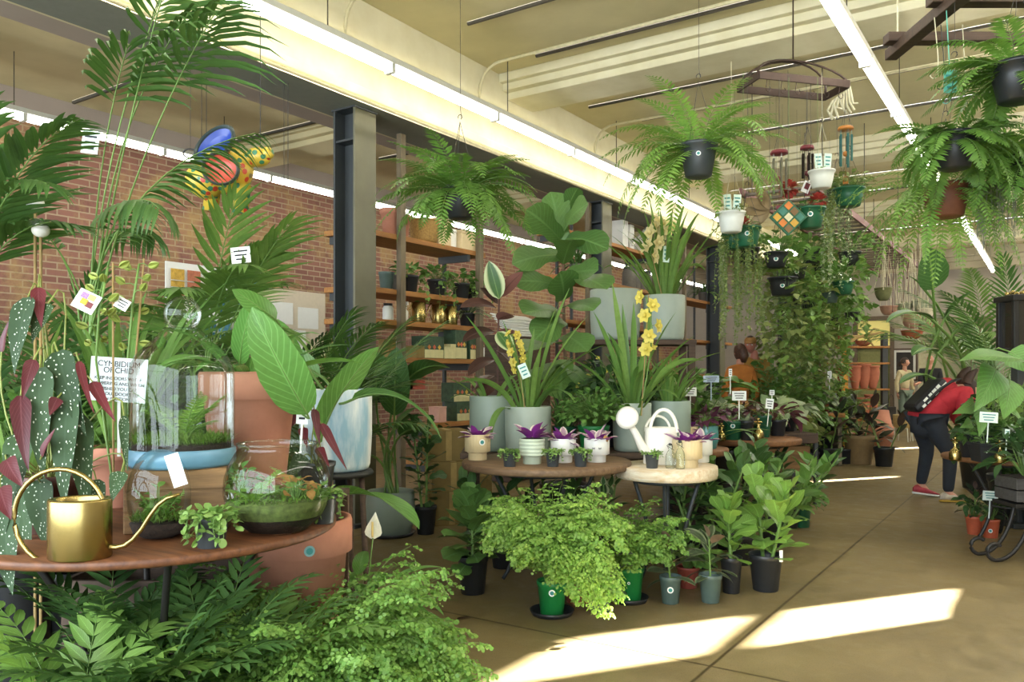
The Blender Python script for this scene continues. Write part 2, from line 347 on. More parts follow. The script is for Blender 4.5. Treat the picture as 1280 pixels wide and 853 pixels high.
def f_fig(mb, g, z=0., H=.5, n=16, ll=.2, lw=.13, sr=.012, prof='fiddle', el=(.0, 1.0), bend=.5, wave=.06, stems=1, spread=.06, pet=.03, start=.12, cup=.12, K=8, M=5):
    for k in range(stems):
        a0 = g.uniform(0, 6.28); tip = np.array([math.cos(a0), math.sin(a0), 0])*(spread if stems > 1 else spread*.4)
        s = np.linspace(0, 1, 8)[:, None]; P = np.array([[0, 0, z]]) + tip*.4*(stems > 1) + tip*s + np.array([[0, 0, H]])*s*g.uniform(.85, 1.)
        mb.tubes(P[None], np.linspace(sr, sr*.5, 8)[None], 6, 1)
        m = max(2, n//stems); t = np.linspace(start, 1, m); az = np.arange(m)*2.39996 + g.normal(0, .25, m) + a0
        e = np.interp(t, [0, 1], el) + g.normal(0, .15, m)
        base = np.stack([np.interp(t, s[:, 0], P[:, q]) for q in range(3)], -1); d = pol(az, e)
        mb.tubes(np.stack([base, base + d*pet], 1), sr*.35, 4, 1, False)
        sc = np.interp(t, [0, .3, .8, 1], [.75, 1, 1, .6])*g.uniform(.85, 1.1, m)
        blades(mb, base + d*pet, d, ll*sc, lw*sc, bend + g.normal(0, .2, m), prof, K, M, cup, g.normal(0, .25, m), wave, None, 0, g)
def f_maiden(mb, g, z=0., n=60, L=.4, nb=9, leaf=.017, el=(.2, 1.45), bend=(.9, 2.2), r0=.03, az=None, nl=7, power=1.):
    """maidenhair: wiry arching stems, side twigs, small fan leaflets"""
    a = g.uniform(0, 2*PI, n) if az is None else g.uniform(az[0], az[1], n); e = g.uniform(*el, n); b = np.minimum(g.uniform(*bend, n), e + 1.45)
    B = np.stack([r0*np.cos(a), r0*np.sin(a), np.full(n, z)], -1); l = L*g.uniform(.5, 1.08, n)
    P, T, Nn, S, s = curve(B, pol(a, e), l, b, 10, None, power)
    mb.tubes(P, .0011, 3, 1, False)
    t = np.linspace(.3, 1, nb); i0 = np.clip((t*9).astype(int), 0, 8); fr = (t*9 - i0)[None, :, None]
    ip = lambda A: A[:, i0]*(1-fr) + A[:, i0+1]*fr
    p, T1, N1, S1 = ip(P), nrm(ip(T)), nrm(ip(Nn)), nrm(ip(S))
    for sg in (-1, 1):
        d = nrm(S1*sg*.85 + T1*.55 + N1*g.normal(0, .3, (n, nb, 1)))
        tw = (l[:, None]*np.interp(t, [.3, .5, 1], [.34, .3, .06])*g.uniform(.6, 1.1, (n, nb)))
        Pb, Tb, Nb, Sb, sb = curve(p.reshape(-1, 3), d.reshape(-1, 3), tw.ravel(), np.full(n*nb, .6), 5)
        tt = np.linspace(.25, 1, nl); j0 = np.clip((tt*4).astype(int), 0, 3); fj = (tt*4 - j0)[None, :, None]
        q = Pb[:, j0]*(1-fj) + Pb[:, j0+1]*fj; tq = nrm(Tb[:, j0]); sq = Sb[:, j0]; nq = nrm(Nb[:, j0])
        alt = np.where(np.arange(nl) % 2, 1., -1.)[None, :, None]
        dl = nrm(sq*alt*.9 + tq*.5 + np.array([0, 0, -.25])); m = q.reshape(-1, 3).shape[0]
        up = nrm(nq + g.normal(0, .55, nq.shape)).reshape(-1, 3)
        sz = leaf*g.uniform(.7, 1.2, m)
        blades(mb, q.reshape(-1, 3), dl.reshape(-1, 3), sz, sz*1.15, .3, 'fan', 3, 3, .1, 0., 0., up)
def f_clump(mb, g, z=0., n=70, R=.14, H=.14, ll=.06, lw=.04, prof='oval', el=(-.3, 1.4), bend=.7, stemr=.0018, wave=0., K=5, M=3, roll=.4):
    """low leafy dome: each leaf on its own stalk from the middle"""
    a = g.uniform(0, 2*PI, n); u = np.sqrt(g.uniform(0.03, 1, n)); hh = np.sqrt(np.clip(1 - .8*u*u, 0, 1))*g.uniform(.45, 1., n)
    tip = np.stack([R*u*np.cos(a), R*u*np.sin(a), z + H*hh], -1); base = np.stack([.12*R*np.cos(a), .12*R*np.sin(a), np.full(n, z)], -1)
    mid = (base + tip)/2; mid[:, 2] += .25*H
    mb.tubes(np.stack([base, mid, tip], 1), stemr, 3, 1, False)
    e = np.interp(u, [0, 1], [el[1], el[0]]) + g.normal(0, .3, n)
    blades(mb, tip, pol(a + g.normal(0, .5, n), e), ll*g.uniform(.6, 1.15, n), lw*g.uniform(.7, 1.1, n), bend, prof, K, M, .15, g.normal(0, roll, n), wave, None, 0, g)
def f_trail(mb, g, z=0., n=20, R=.06, L=.4, leaf=.03, lw=.025, step=.03, prof='heart', out=.1, rise=.3, minl=.3, az=None, ball=False, jit=.5):
    """strands that spill over a rim and hang; leaves along them"""
    for i in range(n):
        a = g.uniform(0, 2*PI) if az is None else g.uniform(*az); l = L*g.uniform(minl, 1.)
        K = max(5, int(l/step)); s = np.linspace(0, 1, K); hz = out*(1 - np.exp(-s*l/(out+.02)*1.4)); dz = rise*np.minimum(s*l*2, .07) - np.maximum(0, s*l - .05)
        wob = np.cumsum(g.normal(0, .12*step, (K, 2)), 0)
        P = np.stack([(R*.5 + R*.5*np.minimum(1, s*8) + hz)*math.cos(a) + wob[:, 0], (R*.5 + R*.5*np.minimum(1, s*8) + hz)*math.sin(a) + wob[:, 1], z + dz], -1)
        mb.tubes(P[None], .0015, 3, 1, False)
        da = a + g.normal(0, 1.1, K) + np.where(np.arange(K) % 2, 1.2, -1.2)
        blades(mb, P, pol(da, g.normal(-.1, jit, K)), leaf*g.uniform(.6, 1.15, K), lw*g.uniform(.7, 1.1, K), .5, prof, 5 if prof != 'round' else 7, 3, .12, g.normal(0, .4, K))
def f_rosette(mb, g, z=0., n=14, L=.08, w=.03, el=(.2, 1.4), bend=.35, prof='lance', r0=.012):
    a = np.arange(n)*2.39996 + g.normal(0, .2, n); e = np.linspace(el[0], el[1], n) + g.normal(0, .12, n)
    B = np.stack([r0*np.cos(a), r0*np.sin(a), np.full(n, z)], -1)
    blades(mb, B, pol(a, e), L*g.uniform(.75, 1.15, n), w, bend, prof, 7, 3, .35, g.normal(0, .15, n))
def f_paddle(mb, g, z=0., leaves=(), r0=.03, sr=.008, cup=.2, prof='paddle', M=5):
    """leaves: (azimuth, elevation, stalk length, stalk bend, blade length, blade width, blade bend, roll, leaf elevation or None)"""
    for az, e, Lp, bp, L, W, b, roll, le in leaves:
        B = np.array([[r0*math.cos(az), r0*math.sin(az), z]]); d = pol(np.array([az]), np.array([e]))
        P, T, Nn, S, s = curve(B, d, np.array([Lp]), np.array([bp]), 8)
        mb.tubes(P, np.linspace(sr, sr*.6, 8)[None], 6, 1)
        dl = T[:, -1] if le is None else pol(np.array([az]), np.array([le]))
        mp = blades(mb, P[:, -1], dl, L, W, b, prof, 14, M, cup, roll, .012, None, 0, g)
        mb.tubes(mp, np.linspace(sr*.55, sr*.1, mp.shape[1])[None], 4, 1, False)
def f_chama(mb, g, z=0., n=18, Lp=.25, L=.32, ll=.16, lw=.032, el=(.3, 1.4), bend=(.5, 1.4), nl=9, r0=.05, az=None):
    for i in range(n):
        a = i*2.39996 + g.normal(0, .2) if az is None else g.uniform(*az); e = g.uniform(*el)
        pinnate(mb, (r0*math.cos(a), r0*math.sin(a), z), pol(np.array([a]), np.array([e]))[0], (Lp+L)*g.uniform(.7, 1.1), min(g.uniform(*bend), e+1.1), nl, ll*g.uniform(.8, 1.1), lw, .95, 'lance', Lp/(Lp+L), .003, .6, 5, 'even', .2, 1.3, .2, g, tipang=.5)

# ------------------------------------------------------------------ pots
def potprof(kind, r, h):
    if kind == 'nursery': return [(.74*r, 0), (.76*r, .02*h), (.95*r, .84*h), (r, .86*h), (1.03*r, .99*h), (1.0*r, h), (.95*r, .99*h), (.9*r, .8*h)]
    if kind == 'terra': return [(.66*r, 0), (.68*r, .015*h), (.9*r, .8*h), (1.0*r, .805*h), (1.0*r, .98*h), (.98*r, h), (.9*r, h), (.88*r, .84*h)]
    if kind == 'cyl': return [(.8*r, 0), (.9*r, .02*h), (.95*r, .08*h), (r, .45*h), (r, .985*h), (.985*r, h), (.92*r, h), (.91*r, .85*h)]
    if kind == 'cup': return [(.7*r, 0), (.72*r, .01*h), (.72*r, .27*h), (.8*r, .3*h), (r, .34*h), (r, .98*h), (.98*r, h), (.9*r, h), (.88*r, .8*h)]
    if kind == 'bowl': return [(.35*r, 0), (.5*r, .02*h), (.75*r, .22*h), (.93*r, .55*h), (r, .9*h), (1.04*r, .93*h), (1.04*r, h), (.96*r, h), (.93*r, .82*h)]
    if kind == 'hang': return [(.6*r, 0), (.72*r, .04*h), (.9*r, .6*h), (.97*r, .9*h), (1.05*r, .91*h), (1.06*r, h), (.96*r, h), (.92*r, .8*h)]
    if kind == 'belly': return [(.7*r, 0), (.8*r, .02*h), (.98*r, .4*h), (r, .6*h), (.96*r, .97*h), (.94*r, h), (.86*r, h), (.85*r, .85*h)]
    if kind == 'urn': return [(.45*r, 0), (.5*r, .03*h), (.85*r, .4*h), (1.*r, .7*h), (.9*r, .9*h), (1.02*r, .93*h), (1.02*r, h), (.88*r, h), (.8*r, .85*h)]
    if kind == 'barrel': return [(.82*r, 0), (.84*r, .01*h), (1.*r, .5*h), (.9*r, .98*h), (.88*r, h), (.82*r, h), (.82*r, .88*h)]
def sticker(root, p, r, size, m1=None, emblem=True, ang=0., z=.5):
    a = ang; n = 16; t = np.arange(n)*2*PI/n
    mb = MB(); rr = r*1.02 + .0012
    for sz, mi, off in ((size, 0, 0.), (size*.62, 1, .0008)):
        al = a + sz*np.cos(t)/rr; zz = z + sz*np.sin(t)
        V = np.stack([(rr+off)*np.cos(al), (rr+off)*np.sin(al), zz], -1); V = np.concatenate([V, [[(rr+off)*math.cos(a), (rr+off)*math.sin(a), z]]])
        mb.add(V, [(i, (i+1) % n, n) for i in range(n)], None, mi)
    o = mb.build('sticker', [m1 or PAPER, TEALINK], root); return o
def pot(root, kind, r, h, m, soil=True, st=None, ang=0., n=32, flute=0, ridges=0, saucer=None, name='pot', sq=False, z0=0.):
    pr = potprof(kind, r, h)
    if ridges:
        zz = np.linspace(.36*h, .94*h, ridges*6+1); pr = [q for q in pr if q[1] < .35*h] + [(r*(1 + .022*math.cos(2*PI*k/6)), z) for k, z in enumerate(zz)] + [q for q in pr if q[1] > .95*h]
    if z0: pr = [(a, b+z0) for a, b in pr]
    mb = MB()
    if sq:
        mb.lathe(pr, 4, (0, 0, 0), 0, smooth=False); mb.V[-1] = mb.V[-1] @ np.array([[math.cos(PI/4), -math.sin(PI/4), 0], [math.sin(PI/4), math.cos(PI/4), 0], [0, 0, 1]]).T
    else: mb.lathe([(0.001, z0)] + pr, n if not flute else flute*4, (0, 0, 0), 0, flute, .014 if flute else 0)
    p = mb.build(name, m, root, bev=.003 if sq else 0)
    if soil:
        s = MB(); q = pr[-1]; s.lathe([(q[0]*1.0, q[1]), (q[0]*.5, q[1]+.006), (.001, q[1]+.008)], 4 if sq else 20)
        if sq: s.V[-1] = s.V[-1] @ np.array([[math.cos(PI/4), -math.sin(PI/4), 0], [math.sin(PI/4), math.cos(PI/4), 0], [0, 0, 1]]).T
        s.build('soil', SOIL, root)
    if st:
        zz = st[1]*h; rad = np.interp(zz, [b for a, b in pr[:5]], [a for a, b in pr[:5]]); o = sticker(p, None, rad*(.72 if sq else 1), st[0], st[2] if len(st) > 2 else None, True, ang + (st[3] if len(st) > 3 else 0), zz)
    if saucer:
        s = MB(); R, H = saucer; s.lathe([(.001, .0), (R*.88, 0), (R, H), (R*.96, H), (R*.86, .006), (.001, .006)], 32); s.build('saucer', BLACK, root)
    return pr[-1][1]
def hanger(root, r, zr, ztop, m=None, n=3, hk=.3, rad=.0016):
    """cords from the rim to a hook, then one wire up to what carries it"""
    m = m or WIRE; mb = MB()
    for k in range(n):
        a = k*2*PI/n + .4; mb.tubes([[(r*math.cos(a), r*math.sin(a), zr), (r*.5*math.cos(a), r*.5*math.sin(a), zr+hk*.5), (0, 0, zr+hk)]], rad, 4, 0, False)
    t = np.linspace(-1.2, 3.6, 10); mb.tubes([np.stack([.016*np.cos(t), 0*t, zr+hk+.03+.016*np.sin(t)], -1)], .0025, 5)
    mb.tubes([[(0.012, 0, zr+hk+.02), (0.004, 0, zr+hk+.08), (0, 0, ztop)]], rad*.9, 4, 0, False)
    return mb.build('hanger', m, root)
def tagcard(root, p, w, h, ang, tilt=0., pitch=0., m=None, name='plant_tag', marks=True, stake=0.):
    mb = MB(); mb.obox((0, 0, 0), (w/2, .0012, h/2), 0, 0)
    if marks:
        for k in range(3): mb.obox((0, -.0016, h*(.25 - .25*k)), (w*(.36 - .05*k), .0004, h*.045), 0, 1)
    if stake: mb.obox((0, .003, -h/2 - stake/2), (.004, .0015, stake/2), 0, 0)
    o = mb.build(name, [m or PAPER, INK if not marks == 'teal' else TEALINK], root); o.location = p; o.rotation_euler = (pitch, tilt, ang); return o
FACE = YAW      # cards turned with this yaw look back at the viewer's side of the shop
FK = {'fern': f_fern, 'palm': f_palm, 'strap': f_strap, 'fig': f_fig, 'maiden': f_maiden, 'clump': f_clump, 'trail': f_trail, 'rosette': f_rosette, 'paddle': f_paddle, 'chama': f_chama}
def foliage(root, kind_, lmat_, seed, z, part='foliage', stem=None, **k):
    g = R_(seed); mb = MB(); FK[kind_](mb, g, z=z, **k); return mb.build(part, [LM[lmat_], stem or STEM], root)
def plant(name, loc, label, cat='plant', p=None, fol=(), seed=1, group=None, rz=0., hang=None, extra=None):
    """p: (kind, r, h, material, options) ; fol: list of (kind, leaf, options) ; loc is where the pot stands"""
    root = thing(name, loc, label, cat, group, rz); z = 0.
    if p:
        o = dict(p[4]) if len(p) > 4 else {}; o.setdefault('ang', facing(loc) - rz); z = pot(root, *p[:4], **o)
    for i, (kind, leaf, k) in enumerate(fol):
        k = dict(k); dz = k.pop('dz', 0.); foliage(root, kind, leaf, seed*7 + i, z + dz, **k)
    if hang is not None: hanger(root, p[1], p[2], hang - loc[2], *( [CORD] if (len(p) > 5 and p[5] == 'cord') else []))
    return root
# ================================================================== the building
CZ = 4.43; XL, XR, YB, YF = -9.5, 2.6, 23.3, -3.0
# --- materials of the shell
def floormat():
    m, nt, b = _new('polished_concrete'); tc = nt.nodes.new('ShaderNodeTexCoord'); v = tc.outputs['Object']
    n1 = noise(nt, .55, 6, .65, v); n2 = noise(nt, 7., 5, .7, v); n3 = noise(nt, 160., 2, .5, v)
    col = mixc(nt, lin('8e7d58'), lin('6c5e40'), ramp(nt, n1, [(.35, 0.), (.65, 1.)]))
    col = mixc(nt, col, lin('a08f6a'), ramp(nt, n2, [(.5, 0.), (.75, .5)]))
    col = mixc(nt, col, lin('4e4128'), ramp(nt, n3, [(.56, 0.), (.72, .55)]))
    sx = nt.nodes.new('ShaderNodeSeparateXYZ'); nt.links.new(v, sx.inputs[0])
    def joint(out, off, period):
        a = nt.nodes.new('ShaderNodeMath'); a.operation = 'ADD'; a.inputs[1].default_value = -off + period*50 + period/2; nt.links.new(out, a.inputs[0])
        w = nt.nodes.new('ShaderNodeMath'); w.operation = 'MODULO'; w.inputs[1].default_value = period; nt.links.new(a.outputs[0], w.inputs[0])
        d = nt.nodes.new('ShaderNodeMath'); d.operation = 'SUBTRACT'; d.inputs[1].default_value = period/2; nt.links.new(w.outputs[0], d.inputs[0])
        e = nt.nodes.new('ShaderNodeMath'); e.operation = 'ABSOLUTE'; nt.links.new(d.outputs[0], e.inputs[0]); return ramp(nt, e.outputs[0], [(.004, 1.), (.011, 0.)])
    j = mixc(nt, joint(sx.outputs[0], -1.28, 3.4), joint(sx.outputs[1], 3.51, 4.4), None, 'ADD', 1.)
    col = mixc(nt, col, lin('4a3c24'), j)
    nt.links.new(col, b.inputs['Base Color']); nt.links.new(ramp(nt, n2, [(.3, .32), (.7, .55)]), b.inputs['Roughness'])
    b.inputs['Specular IOR Level'].default_value = .35; bump(nt, b, n3, .08, .002); return m
def brickmat():
    m, nt, b = _new('old_brick'); tc = nt.nodes.new('ShaderNodeTexCoord'); mp = nt.nodes.new('ShaderNodeMapping')
    mp.inputs['Rotation'].default_value = (PI/2, 0, PI/2)
    sp = nt.nodes.new('ShaderNodeSeparateXYZ'); nt.links.new(tc.outputs['Object'], sp.inputs[0]); cb = nt.nodes.new('ShaderNodeCombineXYZ')
    nt.links.new(sp.outputs[1], cb.inputs[0]); nt.links.new(sp.outputs[2], cb.inputs[1])
    br = nt.nodes.new('ShaderNodeTexBrick'); nt.links.new(cb.outputs[0], br.inputs['Vector']); br.inputs['Scale'].default_value = 1.
    br.inputs['Brick Width'].default_value = .25; br.inputs['Row Height'].default_value = .078; br.inputs['Mortar Size'].default_value = .009; br.inputs['Bias'].default_value = -.1
    br.inputs['Color1'].default_value = lin('97695a'); br.inputs['Color2'].default_value = lin('7f584c'); br.inputs['Mortar'].default_value = lin('ab977c')
    n1 = noise(nt, 1.1, 6, .7); n2 = noise(nt, 9., 5, .7)
    col = mixc(nt, br.outputs['Color'], lin('b59a62'), ramp(nt, n1, [(.47, 0.), (.64, .75)]))
    col = mixc(nt, col, lin('5a3c36'), ramp(nt, n2, [(.55, 0.), (.8, .6)]))
    nt.links.new(col, b.inputs['Base Color']); b.inputs['Roughness'].default_value = .9
    bump(nt, b, br.outputs['Fac'], -.5, .006); return m
PLAST = mat('mauve_plaster', 'a99d94', .85, var=.06, scale=1.5); CEILM = mat('ceiling_paint', 'c9bf96', .8, var=.08, scale=1.2, col2='b5ab84'); BEAMM = mat('cream_beam', 'd6d0b2', .7, var=.06, scale=3, col2='c8c09c')
SOFF = mat('grey_soffit', '7c8078', .7, var=.05); STEELD = mat('charcoal_steel', '3c4041', .5, .2, var=.06, scale=5); STEELB = mat('olive_steel', '6a6853', .5, .2, var=.08, scale=5); COND = mat('dark_conduit', '4b4436', .6); CONDC = mat('painted_conduit', 'c9c09a', .6)
BWALL = mat('back_wall_paint', 'a8a094', .85, var=.06, scale=1.5); CORN = mat('cornice_paint', 'b9b096', .8, var=.06, scale=3)

def slab(name, a, b, m, bev=0.): mb = MB(); mb.box(a, b); return struct(mb.build(name, m, None, bev))
slab('floor', (XL-.3, YF-3, -.2), (XR+.3, YB+2.6, 0), floormat())
slab('ceiling', (XL-.3, YF, CZ), (XR+.3, YB+2.6, CZ+.2), CEILM)
slab('wall_left', (XL-.3, YF, 0), (XL, YB, 4.1), brickmat())
slab('trim_1', (XL-.3, YF, 4.1), (XL+.05, YB, CZ), PLAST)
# back wall with the passage opening on the right
mb = MB(); mb.box((XL, YB, 0), (-4.45, YB+.25, CZ)); mb.box((-4.45, YB, 2.75), (-3.6, YB+.25, CZ)); mb.box((-3.6, YB, 0), (-2.98, YB+.25, CZ)); mb.box((-2.98, YB, 2.75), (-1.3, YB+.25, CZ)); mb.box((-1.3, YB, 0), (XR, YB+.25, CZ)); struct(mb.build('wall_back', BWALL))
mb = MB(); mb.box((XL, YB-.16, CZ-.5), (XR, YB, CZ-.32)); mb.box((XL, YB-.22, CZ-.32), (XR, YB, CZ-.2)); mb.box((XL, YB-.3, CZ-.2), (XR, YB, CZ)); struct(mb.build('trim_2', CORN, None, .02))
# right wall, out of the picture, with the high windows the sun comes through
def holes(name, x0, x1, y0, y1, wins, m):
    mb = MB(); ys = sorted(wins); cur = y0
    for a, b, z0, z1 in ys:
        mb.box((x0, cur, 0), (x1, a, CZ)); mb.box((x0, a, 0), (x1, b, z0)); mb.box((x0, a, z1), (x1, b, CZ)); cur = b
    mb.box((x0, cur, 0), (x1, y1, CZ)); return struct(mb.build(name, m))
WINS = [(9.35, 10.35, 2.42, 3.72), (17.4, 17.85, 3.35, 4.1), (22.5, 23.1, 3.5, 4.15)]
holes('wall_right', XR, XR+.2, YF, YB, WINS, BWALL)
for i, (a, b, z0, z1) in enumerate(WINS):
    mb = MB(); t = .05
    mb.box((XR+.05, a, z0), (XR+.12, a+t, z1)); mb.box((XR+.05, b-t, z0), (XR+.12, b, z1)); mb.box((XR+.05, a, z0), (XR+.12, b, z0+t)); mb.box((XR+.05, a, z1-t), (XR+.12, b, z1))
    if i == 0: mb.box((XR+.04, a, z0+.66), (XR+.13, b, z0+.72))  # cross bar added to break up the sun patch on the floor
    struct(mb.build('window_%d' % (i+1), STEELD))
# shopfront behind the viewer: low sill, steel mullions, wide open glazing
mb = MB(); mb.box((XL, YF, 0), (XR, YF+.2, .35)); mb.box((XL, YF, 4.0), (XR, YF+.2, CZ)); struct(mb.build('wall_front', PLAST))
mb = MB()
for k in range(8): x = XL + (XR-XL)*k/7; mb.box((x-.04, YF+.05, .35), (x+.04, YF+.15, 4.0))
mb.box((XL, YF+.05, 2.6), (XR, YF+.15, 2.68)); struct(mb.build('window_4', STEELD))
# long main beam, soffit and its flange
mb = MB(); mb.box((-5.36, YF, 3.68), (-4.83, YB, CZ), 0); mb.box((-5.40, YF, 3.60), (-4.77, YB, 3.68), 0); mb.box((-5.34, YF, 3.585), (-4.83, YB, 3.6), 1); struct(mb.build('beam_1', [BEAMM, SOFF], None, .008))
# cross beams with stepped mouldings
for i, y in enumerate((7.15, 11.6, 16.1, 20.4)):
    for j, (a, b) in enumerate(((-4.83, XR), (XL, -5.36))):
        mb = MB(); mb.box((a, y, 4.2), (b, y+.5, CZ)); mb.box((a, y-.09, 4.27), (b, y+.59, CZ)); mb.box((a, y-.16, 4.34), (b, y+.66, CZ)); struct(mb.build('beam_%d' % (2 + i*2 + j), BEAMM if j == 0 else CEILM, None, .01))
# steel pillars: H section, two flanges and a web
for i, y in enumerate((5.15, 9.7, 14.2, 18.7)):
    mb = MB(); x = -5.08; w = .13
    mb.box((x-w, y-w, 0), (x-w+.022, y+w, 3.6), 0); mb.box((x+w-.022, y-w, 0), (x+w, y+w, 3.6), 1); mb.box((x-w+.02, y-.011, 0), (x+w-.02, y+.011, 3.6), 0)
    mb.box((x-w+.02, y-w+.01, 3.3), (x+w-.02, y+w-.01, 3.32), 0); mb.box((x-w-.01, y-w-.01, 3.57), (x+w+.01, y+w+.01, 3.6), 0); mb.box((x-w-.06, y-w-.06, 0), (x+w+.06, y+w+.06, .03), 0)
    struct(mb.build('pillar_%d' % (i+1), [STEELD, STEELB], None, .003))
# conduits across the ceiling, bends down to the beam
n = 0
def pipe(P, r, m):
    global n; n += 1; mb = MB(); mb.tubes([P], r, 6); return struct(mb.build('trim_%d' % (n+2), m))
for y, x0, x1, z in ((6.72, -4.2, XR, 4.39), (8.35, -4.5, XR, 4.39), (9.15, -4.2, XR, 4.40), (10.4, -4.5, XR, 4.40), (12.6, -4.6, XR, 4.38), (13.6, -4.6, XR, 4.4), (14.8, -4.6, XR, 4.39), (17.4, -4.6, XR, 4.39), (19., -4.6, XR, 4.4), (5.75, -4.3, 1, 4.38), (4.2, -4.3, 1, 4.38)):
    pipe([(x0, y, z), (x1, y, z)], .018, COND)
for y in (4.75, 6.6, 9.05, 13.5):
    t = np.linspace(0, PI/2, 7); P = [(-4.79, y, 3.95)] + [(-4.79 + .25*(1-math.cos(q)), y, 4.12 + .25*math.sin(q)) for q in t] + [(XR, y, 4.37)]; pipe(P, .016, CONDC)
pipe([(-4.79, YF, 4.02), (-4.79, YB, 4.02)], .022, CONDC); pipe([(-4.76, YF, 3.56), (-4.76, YB, 3.56)], .02, CONDC)
for y, x0, x1 in ((3.1, -9.2, -5.7), (4.9, -9.2, -5.7), (6.9, -9.2, -5.7), (8.6, -8, -5.6), (2.2, -9.2, -5.7)): pipe([(x0, y, 4.36), (x1, y, 4.36)], .022, COND)
mb = MB(); mb.box((-5.95, YF, 3.72), (-5.6, YB, 4.0)); struct(mb.build('trim_%d' % (n+3), PLAST, None, .02)); n += 1
# fluorescent runs: long glowing tubes under a slim casing, hung from the ceiling
LIGHT = emit('tube_glow', 'fffbf0', 9.); CASE = mat('casing_white', 'd8d8cc', .5, var=.03)
FILL_LIGHT = emit('fill_tube_glow', 'fffbf0', 24.)  # stronger glow, only for the added fill runs out of view
def tube_run(x, z, y0, y1, seg, label, glow=LIGHT):
    t = thing('tube_light', (x, y0, z), label, 'light', 'fluorescent tube runs')
    mb = MB(); mb.box((-.055, 0, .035), (.055, y1-y0, .085)); mb.build('casing', CASE, t, .006)
    k = 0; y = 0.
    while y < y1-y0-.2:
        e = min(y+seg-.03, y1-y0); mb = MB(); mb.tubes([[(0, y, 0), (0, e, 0)]], .036, 8); mb.build('tube', glow, t)
        c = MB(); c.box((-.045, e-.005, -.04), (.045, e+.035, .04)); c.build('end_clip', CASE, t, .004); y += seg
    for q in np.arange(.5, y1-y0, 2.4): mb = MB(); mb.tubes([[(0, q, .08), (0, q, CZ-z)]], .005, 4, 0, False); mb.build('hanging_rod', COND, t)
    return t
tube_run(-4.52, 3.79, -1.0, 22.8, 1.5, 'bright fluorescent tube run along the cream face of the long main beam')
tube_run(-1.27, 3.79, 1.0, 22.8, 1.5, 'bright fluorescent tube run hanging over the aisle near the fern baskets')
tube_run(1.7, 3.79, -2., 22.8, 1.5, 'added unseen fill tube run over the side of the shop nearest the windows', FILL_LIGHT)  # unseen run, added to brighten the back of the shop
tube_run(.75, 3.79, 3., 22.8, 1.5, 'added unseen fill tube run between the aisle run and the window side', FILL_LIGHT)  # another run added out of view for more fill light
tube_run(-8.4, 3.81, 1.0, 22.8, 1.5, 'bright fluorescent tube run hanging in front of the brick wall')
# back openings: lit window over a panelled door, and the passage with the framed picture
mb = MB()
for a, b in (((-4.53, YB-.06, 0), (-4.43, YB+.22, 2.83)), ((-3.62, YB-.06, 0), (-3.52, YB+.22, 2.83)), ((-4.53, YB-.06, 2.72), (-3.52, YB+.22, 2.83)), ((-4.45, YB-.03, 1.98), (-3.6, YB+.1, 2.05))): mb.box(a, b)
struct(mb.build('door_1', mat('door_frame', '6f5f4c', .6)))
mb = MB(); mb.box((-4.44, YB+.06, 0), (-3.61, YB+.1, 1.98))
for k in range(3): mb.box((-4.36, YB+.03, .12 + .62*k), (-3.69, YB+.06, .64 + .62*k))
struct(mb.build('door_2', mat('door_green', '8f9158', .6), None, .01))
mb = MB(); mb.box((-4.44, YB+.12, 2.05), (-3.61, YB+.16, 2.73)); struct(mb.build('window_5', emit('lit_window', 'c4b66a', .5)))
slab('wall_passage', (-4.4, YB+2.2, 0), (-1.0, YB+2.4, CZ), mat('passage_wall', '7d7a62', .8)); slab('wall_passage_side', (-1.3, YB+.25, 0), (-1.2, YB+2.2, CZ), MC['passage_wall'])
mb = MB(); mb.box((XL, YB-.03, 0), (-4.6, YB, .16)); struct(mb.build('baseboard_back', MC['door_frame']))
# framed poster on the pier
t = thing('framed_picture', (-3.27, YB-.02, 1.55), 'framed portrait poster on the pale pier beside the passage', 'picture')
mb = MB(); w, h = .3, .42
for a, b in (((-w, -.03, -h), (-w+.04, 0, h)), ((w-.04, -.03, -h), (w, 0, h)), ((-w, -.03, -h), (w, 0, -h+.04)), ((-w, -.03, h-.04), (w, 0, h))): mb.box(a, b)
mb.build('frame', mat('frame_brown', '5a4636', .5), t); mb = MB(); mb.box((-w+.03, -.012, -h+.03), (w-.03, -.002, h-.03)); mb.build('mount', PAPER, t); mb = MB(); mb.box((-w+.1, -.016, -h+.1), (w-.1, -.012, h-.1)); mb.build('print', mat('dark_print', '39332e', .6, var=.3, scale=6), t)

# ================================================================== light and air
W = bpy.data.worlds.new('day'); bpy.context.scene.world = W; W.use_nodes = True
bg = W.node_tree.nodes['Background']; bg.inputs[0].default_value = (.82, .92, 1., 1); bg.inputs[1].default_value = 7.5
s = bpy.data.lights.new('sun', 'SUN'); s.energy = 130.; s.angle = .012; s.color = (1., .985, .95); so = bpy.data.objects.new('sun', s); C.objects.link(so)
EL = math.radians(24); from mathutils import Vector
so.rotation_euler = Vector((-.57*math.cos(EL), -.82*math.cos(EL), -math.sin(EL))).to_track_quat('-Z', 'Y').to_euler(); so.location = (2, 10, 6)
def area(name, loc, rot, sx, sy, e, col=(1, 1, 1)):
    l = bpy.data.lights.new(name, 'AREA'); l.shape = 'RECTANGLE'; l.size, l.size_y, l.energy, l.color = sx, sy, e, col
    o = bpy.data.objects.new(name, l); C.objects.link(o); o.location = loc; o.rotation_euler = rot; return o
pl = area('shopfront_daylight', ((XL+XR)/2, YF+.1, 2.17), (PI/2, 0, 0), XR-XL, 3.7, 10.); pl.data.cycles.is_portal = True
sc = bpy.context.scene; sc.view_settings.view_transform = 'Standard'; sc.view_settings.look = 'None'; sc.view_settings.gamma = 1.0; sc.view_settings.exposure = .62; sc.view_settings.use_curve_mapping = False
